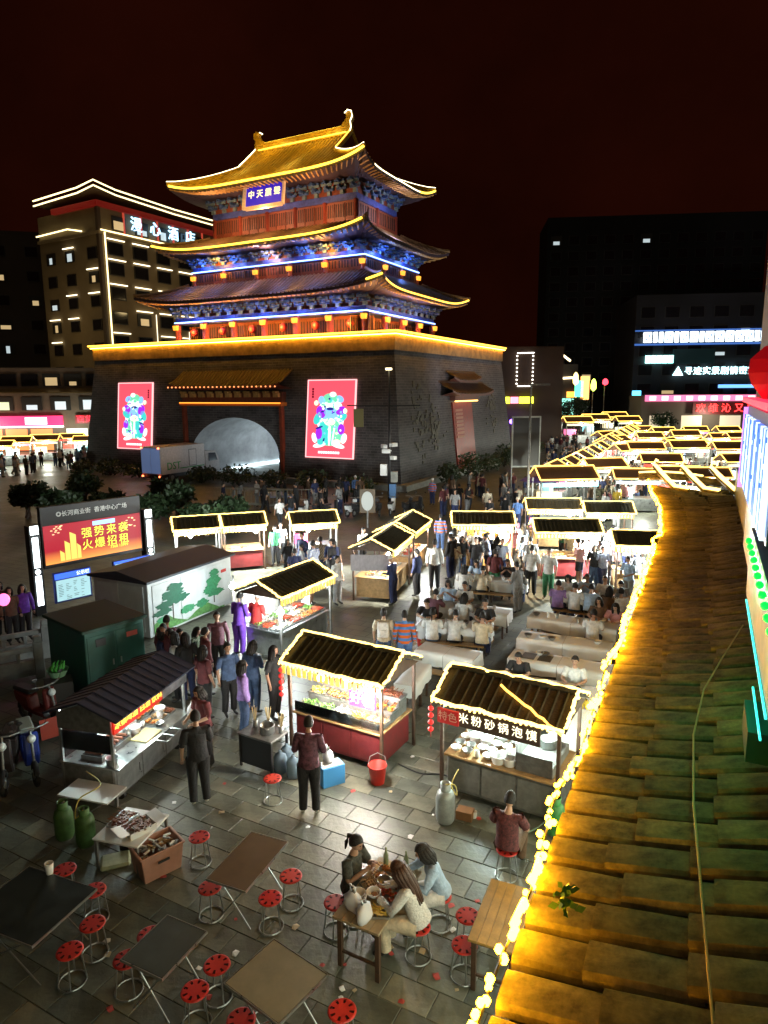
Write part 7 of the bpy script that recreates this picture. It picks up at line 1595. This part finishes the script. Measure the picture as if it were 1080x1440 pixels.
# dark block at far left
t = thing('apartment_block', 'unlit dark apartment block beside the hotel with few lit windows', 'building', (-72, 118, 0), R(14)); b = MB(); b.b2(0, 22, 0, 14, 0, 34); b.build('wall', mat('block_wall', (.05, .035, .025), .85, var=.2, vscale=.3), t)
window_grid(t, [3, 8, 13, 18], [10, 14, 18, 22, 26, 30], 1.8, 1.5, 0, 0, (0, 0), .18, rng)
# low shop terrace at left
LT = Vector((-46.5, 86)); t = thing('shop_terrace', 'two storey shop terrace with pink and red lit signs, left of the tower', 'building', (LT.x, LT.y, 0), R(8)); t['label'] = 'two storey shop terrace with pink and red lit signs beside the tower'; t.scale = (.85, 1, .68)
b = MB(); b.b2(-12, 14.5, 0, 10, 0, 15.2); b.build('wall', mat('terrace_wall', (.13, .09, .06), .8, var=.3, vscale=.5), t)
window_grid(t, [-9, -6, -3, 0, 3, 6, 9, 12], [12.0], 2.2, 2.0, 0, 0, (0, 0), .3, rng)
window_grid(t, [-9, -5, -1, 3, 7, 11], [7.6], 2.6, 2.2, 0, 0, (0, 0), .85, rng, mats=[glow('pane_green', (.8, .9, .55), .55), glow('pane_cool2', (.75, .85, .9), .5)])
b = MB(); b.prism([(-12.5, -.9, 10.6), (15, -.9, 10.6), (15, .1, 11.4), (-12.5, .1, 11.4)], (0, 0, .2)); b.build('tiled_canopy', tile_dk, t)
b = MB(); b.b2(-12, 7.2, -.6, -.1, 4.7, 6.5); b.build('pink_sign', glow('sign_pink', (1, .04, .16), .9), t)
for x, w_ in ((-8, 2.2), (-3, 2.6), (3.6, 3.0)): b = MB(); b.b2(x - w_ / 2, x + w_ / 2, -.75, -.62, 4.95, 6.25); b.build('sign_patch', glow('sign_pale', (1, .8, .8), 1.3), t)
b = MB(); b.b2(-12, 7.2, -.7, -.1, 4.4, 4.65); b.build('sign_edge_light', glow('edge_white', (.9, .95, 1), 2), t)
b = MB(); b.b2(9.0, 14.2, -.5, -.1, 5.0, 6.6); rs = b.build('red_sign', mat('sign_deep_red', (.2, .01, .01), .5), t)
for i, ch in enumerate('百货商店'): text(ch, 1.3, led_red, rs, (9.8 + i * 1.25, -.55, 5.8), ext=.05, bold=.04)
for i, (x, m_) in enumerate(((-10, 'warm'), (-6.5, 'warm'), (-3, 'orange'), (.5, 'orange'), (4, 'orange'), (9, 'cool'), (12.2, 'cool'))): b = MB(); b.b2(x - 1.5, x + 1.5, -.06, .0, .2, 4.1); b.build('lit_pane', dict(warm=glow('shop_warm', (1, .5, .25), .8), orange=glow('shop_orange', (1, .25, .08), .9), cool=glow('shop_cool', (.75, .9, .8), .6))[m_], t); 
lamp(t, (-3, -3, 3.8), 500, (1, .7, .5), .5, 'shop_fill'); lamp(t, (9, -3, 3.8), 400, (.9, 1, .85), .5, 'shop_fill')  # fill lights added in front of the terrace, no fixtures
# buildings beyond the street on the right
def slab_building(name, label, A_, rz, L, D, H_, wall, fl=3.4, lit=.05, wx=3.2, winh=1.8, z0=6):
    t = thing(name, label, 'building', (A_[0], A_[1], 0), rz); b = MB(); b.b2(0, L, 0, D, 0, H_); b.build('wall', wall, t)
    window_grid(t, [wx / 2 + i * wx for i in range(int(L / wx))], [z0 + i * fl for i in range(int((H_ - z0) / fl))], wx * .55, winh, 0, 0, (0, 0), lit, rng); return t
dkw = mat('tower_block_wall', (.003, .0028, .0028), .9, var=.2, vscale=.2)
slab_building('apartment_block', 'dark high rise with scattered lit windows behind the market street', (38, 165), R(-6), 48, 16, 46, dkw, lit=.035, wx=4.0)
rbld = slab_building('commercial_building', 'long commercial building with rows of white and cyan lit signs', (46, 128), R(-8), 64, 18, 24, mat('comm_wall', (.01, .01, .014), .7, var=.3, vscale=.3), lit=.08, wx=4.2, z0=3)
b = MB(); b.b2(0, 60, -.5, -.05, 15.1, 15.4); b.b2(0, 60, -.5, -.05, 17.6, 17.8); b.build('sign_rail', mat('rail_blue', (.02, .03, .1), .6, emit=(.1, .3, 1), es=.3), rbld)
wl_ = glow('sign_white_blue', (.75, .9, 1), 3.5); x = 1.5
for i in range(20):
    w_ = rng.choice((1.25, 1.35, .6, 1.3)); b = MB(); b.b2(x, x + w_, -.7, -.3, 15.6, 17.4); b.b2(x + w_ * .2, x + w_ * .45, -.72, -.71, 15.9, 16.3, 1); b.b2(x + w_ * .55, x + w_ * .8, -.72, -.71, 16.5, 17.0, 1); b.build('sign_character', [wl_, glow('sign_gap', (.2, .3, .6), 1)], rbld); x += w_ + .4
for i in range(5): b = MB(); b.b2(2 + i * 1.0, 2.85 + i * 1.0, -.6, -.3, 11.9, 13.3); b.build('sign_character', glow('sign_cyan', (.4, 1, .95), 2.2), rbld)
b = MB(); b.b2(6.8, 14, -.45, -.1, 11.8, 14.4); b.build('sign_backing', mat('teal_back', (.01, .05, .06), .5), rbld)
cy = glow('sign_ice', (.55, .95, 1), 2.8)
for i, ch in enumerate('寻迹实景剧情密室'): text(ch, 1.5, cy, rbld, (9.6 + i * 1.55, -.6, 10.4), ext=.08, bold=.02)
b = MB(); b.prism([(6.9, -.6, 9.7), (8.7, -.6, 9.7), (7.8, -.6, 11.3)], (0, .2, 0)); b.prism([(21.6, -.6, 9.8), (23.3, -.6, 9.8), (23.2, -.6, 11.1)], (0, .2, 0)); b.build('sign_triangle', cy, rbld)
b = MB(); b.b2(15, 22, -.5, -.2, 7.4, 8.0); b.build('blue_sign', glow('sign_mid_blue', (.15, .4, 1), 1.2), rbld)
# low red lettered shopfront in front of it
t = thing('shopfront', 'low shopfront with striped pink band and red glowing characters over the far stalls', 'building', (44, 112, 0), R(-6)); b = MB(); b.b2(-2, 34, 0, 8, 0, 6.2); b.build('wall', mat('shop_wall', (.10, .08, .06), .8), t)
b = MB(); b.b2(-1.5, 16, -.5, -.05, 5.3, 6.3); sb = b.build('striped_band', glow('band_pink', (1, .06, .14), .8), t)
for i in range(9): b = MB(); b.b2(-.9 + i * 1.9, .1 + i * 1.9, -.62, -.52, 5.45, 6.15); b.build('band_stripe', glow('band_white', (1, .85, .9), 1.6), sb)
b = MB(); b.b2(5.8, 20, -.9, -.6, 3.2, 5.1); sb = b.build('red_sign', mat('deep_red_back', (.08, .005, .005), .6), t)
for i, ch in enumerate('欢维沁又宫二楼'): text(ch, 1.5, glow('red_char', (1, .03, .03), 3), sb, (7 + i * 1.95, -.98, 4.15), ext=.06, bold=.03)
for x in (1, 6, 12, 18, 24, 30): b = MB(); b.b2(x - 1.6, x + 1.6, -.06, 0, .2, 3.0); b.build('lit_pane', glow('shop_dim', (1, .85, .6), .35), t)
lamp(t, (8, -3, 3), 600, (1, .9, .7), .5, 'shop_fill'); lamp(t, (24, -3, 3), 600, (1, .9, .7), .5, 'shop_fill')  # bodiless lights added to brighten this shopfront
# street end: small lit houses and signs, far down the street
t = thing('lit_pavilion', 'small house outlined in white light at the far end of the street', 'building', (33, 132, 0), 0); b = MB(); b.b2(-2.5, 4, 0, 6, 0, 12); b.build('wall', mat('pav_wall', (.06, .05, .05), .8), t); b = MB(); b.tube([(-3.2, -.3, 13), (-.8, -.3, 15), (2.4, -.3, 12.6)], .22, 5); b.tube([(-3, -.3, 9.2), (3, -.3, 9.5)], .2, 5); b.build('outline_light', glow('pav_cream', (1, .8, .45), 2.5), t); b = MB(); b.b2(-2.8, -1.6, -.4, -.1, 4, 8.5); b.build('blue_sign', glow('pav_blue', (.6, .75, 1), 2), t); b = MB(); b.b2(.2, 3.5, -.4, -.1, 2.5, 5.6); b.build('green_sign', glow('pav_green', (.3, .9, .7), 1.2), t); b = MB(); b.b2(2.0, 4.2, -.45, -.1, 5.8, 6.9); b.build('orange_sign', glow('pav_orange', (1, .35, .05), 1.8), t)
t = thing('dotted_building', 'brown building front framed by white dotted lights beside the tower', 'building', (17.4, 86, 0), R(4)); b = MB(); b.b2(-3, 5, 0, 8, 0, 12.5); b.build('wall', mat('dot_wall', (.045, .025, .015), .8, var=.3, vscale=.4), t)
dm = MB(); dm.ball((0, 0, 0), .10, 8, 6); dme = dm.mesh('dot_light', glow('dot_white', (1, .95, .85), 3))
for i in range(8): obj('dot_light', dme, t, (-.9, -.15, 8 + i * .48)); obj('dot_light', dme, t, (1.1, -.15, 8 + i * .48))
b = MB(); b.tube([(-.9, -.15, 11.7), (1.2, -.15, 11.75)], .06, 5); b.tube([(-.8, -.15, 7.7), (.9, -.15, 7.7)], .05, 5); b.build('outline_light', glow('dot_white', (0, 0, 0), 0), t)
for x0, x1, m_ in ((-2.6, -1.8, 'y'), (-1.6, -.7, 'p'), (-.5, 1.2, 'y')): b = MB(); b.b2(x0, x1, -.5, -.1, 5.6, 6.4); b.build('shop_sign', glow('sign_lemon', (.9, 1, .05), 2) if m_ == 'y' else glow('sign_rose', (1, .25, .35), 1.6), t)
b = MB(); b.ball((0, 0, 0), .3, 10, 8); b.build('violet_light', glow('violet', (.22, .08, 1), 7), t, (-1.6, -1.0, 3.4)); lamp(t, (-1.6, -2, 3.2), 70, (.3, .15, 1), .3, 'violet_lamp'); b = MB(); b.b2(-.4, .8, -.4, -.1, 3.3, 3.45); b.build('white_sign', wl_, t)
b = MB(); b.b2(-.9, .9, -.06, .06, 2.2, 5.4); sg_ = thing('framed_board', 'upright framed notice board on posts by the street', 'sign', (*gp(737, 700), 0), .1); b.build('board', mat('board_black', (.02, .02, .02), .5), sg_); b = MB()
for x0, x1, z0, z1 in ((-.98, -.9, 2.1, 5.5), (.9, .98, 2.1, 5.5), (-.9, .9, 5.4, 5.5), (-.9, .9, 2.1, 2.2)): b.b2(x0, x1, -.1, .08, z0, z1)
b.build('frame', stone, sg_); b = MB(); b.tube([(-.94, 0, 0), (-.94, 0, 2.1)], .05, 6); b.tube([(.94, 0, 0), (.94, 0, 2.1)], .05, 6); b.build('post', steel_d, sg_)
for (u, v, z0, m_, h_, lb) in ((806, 545, 8, ((1, .8, .2), 3), 3.2, 'tall golden lantern sign rising over the street'), (819, 560, 5.5, ((1, .4, .1), 2), 4, 'orange upright sign over the street'), (811, 560, 6, ((.1, .8, .4), 1.6), 2.8, 'green upright sign over the street'), (831, 548, 7, ((.7, 1, .1), 3), 3, 'lime green traffic lamp over the street'), (847, 552, 8, ((1, .03, .05), 4), 1.6, 'red round lamp over the far street'), (891, 598, 2.0, ((.1, .6, 1), 2.2), 5, 'blue upright lightbox at the end of the stall row')):
    D_ = 120.; A_ = (u - 540) / F; t = thing('street_sign', lb, 'sign', (A_ * D_ * 1.0, D_, 0)); b = MB(); b.tube([(0, .3, 0), (0, .3, z0 + h_ * .5)], .08, 6); b.build('post', steel_d, t); b = MB()
    if 'lantern' in lb or 'lamp' in lb: b.lathe([(.12, 0), (.45, h_ * .12), (.5, h_ * .3), (.42, h_ * .5), (.3, h_ * .62), (.05, h_ * .7)], 10, (0, 0, z0))
    else: b.b2(-.7, .7, -.2, .2, z0, z0 + h_)
    b.build('lit_face', glow('sg_%d' % u, *m_), t)
# street trees at the far end
def tree(loc, h, r, label, seed, group):
    rng = random.Random(seed); t = thing('street_tree', label, 'tree', (loc[0], loc[1], 0), 0, group); b = MB(); b.tube([(0, 0, 0), (.05, 0, h * .4), (0, .1, h * .7)], [.2, .15, .06], 7)
    for k in range(5): q = k * 1.3; b.tube([(0, 0, h * (.35 + .05 * k)), (math.cos(q) * r * .6, math.sin(q) * r * .6, h * (.6 + .05 * k))], [.08, .03], 5)
    b.build('trunk', dark_wood, t); b = MB()
    for k in range(9): q = rng.random() * 6.3; d_ = rng.random() ** .5 * r * .65; leafy(b, (math.cos(q) * d_, math.sin(q) * d_, h * rng.uniform(.55, .9)), r * .45, r * .35, 170, .3, rng)
    b.build('crown', leaf_d, t)
for i, (x, y, h, r) in enumerate(((27, 104, 6, 2.2), (31, 112, 6.5, 2.4), (40, 98, 4.5, 1.8))): tree((x, y), h, r, 'small street tree ' + ('near the left hand shop terrace' if x < 0 else 'among the far market stalls'), i, 'street trees')
for i, (u, v) in enumerate(((150, 722), (205, 738), (250, 728), (290, 745), (235, 712), (120, 705), (325, 735), (40, 720), (85, 735))): q = gp(u, v + 8); tree(q, 1.5 + .3 * (i % 3), 1.1 + .2 * (i % 2), 'dark bushy young tree between the kiosk and the box truck', 40 + i, 'young trees before the truck')
# ================================================================== CROWDS in the far market (every figure its own object)
def crowd(n, poly_uv, label, group, seed, tops=('black', 'black', 'navy', 'grey', 'white', 'white', 'stripe_blue', 'stripe_red', 'check_green', 'floral', 'camo', 'pink', 'yellow', 'maroon', 'cream', 'lightblue', 'brown', 'denim'), hi=False):
    rng = random.Random(seed); (ua, va), (ub, vb), (uc, vc), (ud, vd) = poly_uv; A_, B_, C_, D_ = [Vector(gp(*p)) for p in poly_uv]
    for i in range(n):
        a, b_ = rng.random(), rng.random(); q = A_.lerp(B_, a).lerp(D_.lerp(C_, a), b_)
        person((q.x, q.y), rng.random() * 6.28, rng.choice(('stand', 'walk', 'stand', 'work')), rng.choice(tops), rng.choice(('black', 'black', 'navy', 'denim', 'grey')), rng.choice(('short', 'bob', 'tail', 'short')), label, group, hi=hi, longs=rng.random() < .3, shorts=hi and rng.random() < .3, h=rng.uniform(.9, 1.08), skin=rng.randint(0, 2))
crowd(44, ((885, 690), (1040, 690), (1040, 672), (885, 672)), 'person in the crowd between the two rows of far stalls', 'crowd between the far stall rows', 1)
crowd(22, ((890, 655), (1045, 655), (1045, 648), (890, 648)), 'person in the crowd before the red lettered shopfront', 'crowd before the shopfront', 2)
crowd(56, ((765, 690), (850, 640), (835, 605), (765, 625)), 'person in the dark crowd along the diagonal stall row', 'crowd along the diagonal row', 3, ('black', 'black', 'navy', 'brown', 'grey', 'maroon', 'white'))
crowd(44, ((820, 720), (900, 680), (915, 700), (850, 735)), 'person walking between the diagonal row and the eave', 'crowd in front of the diagonal row', 4)
crowd(24, ((600, 740), (760, 760), (745, 690), (640, 700)), 'person in the dim crowd between tower corner and stalls', 'crowd by the tower corner', 5, ('black', 'navy', 'grey', 'brown', 'maroon', 'cream', 'black'))
crowd(20, ((300, 735), (520, 735), (520, 705), (320, 705)), 'person in the dark strip before the tower', 'people before the tower', 6, ('black', 'navy', 'brown', 'black', 'grey'))
crowd(26, ((0, 672), (135, 660), (135, 648), (0, 655)), 'person in the crowd before the pink and red shopfronts', 'crowd before the shop terrace', 7)
crowd(12, ((430, 860), (520, 800), (470, 780), (380, 830)), 'person browsing between the long stall and the pair of stalls', 'people between the middle stalls', 8, ('black', 'stripe_blue', 'white', 'floral', 'grey', 'navy', 'check_tan'), True)
crowd(8, ((215, 1000), (300, 990), (300, 955), (230, 960)), 'person in the queue behind the drinks cart', 'queue behind the drinks cart', 9, ('black', 'maroon', 'navy', 'camo', 'plum', 'check_green'), True)
crowd(8, ((790, 830), (880, 830), (880, 805), (790, 805)), 'person standing behind the crowded table', 'people behind the crowded table', 10)
crowd(34, ((618, 826), (752, 818), (745, 778), (640, 780)), 'person standing in the throng between the warm stall and the tables', 'throng by the warm stall', 11, ('white', 'white', 'white', 'lightblue', 'cream', 'black', 'stripe_black', 'stripe_blue', 'floral'), True)
crowd(14, ((790, 822), (895, 826), (890, 795), (800, 795)), 'person standing between the steaming stall and the crowded table', 'throng by the steaming stall', 12, ('white', 'cream', 'stripe_red', 'black', 'check_tan', 'white'), True)
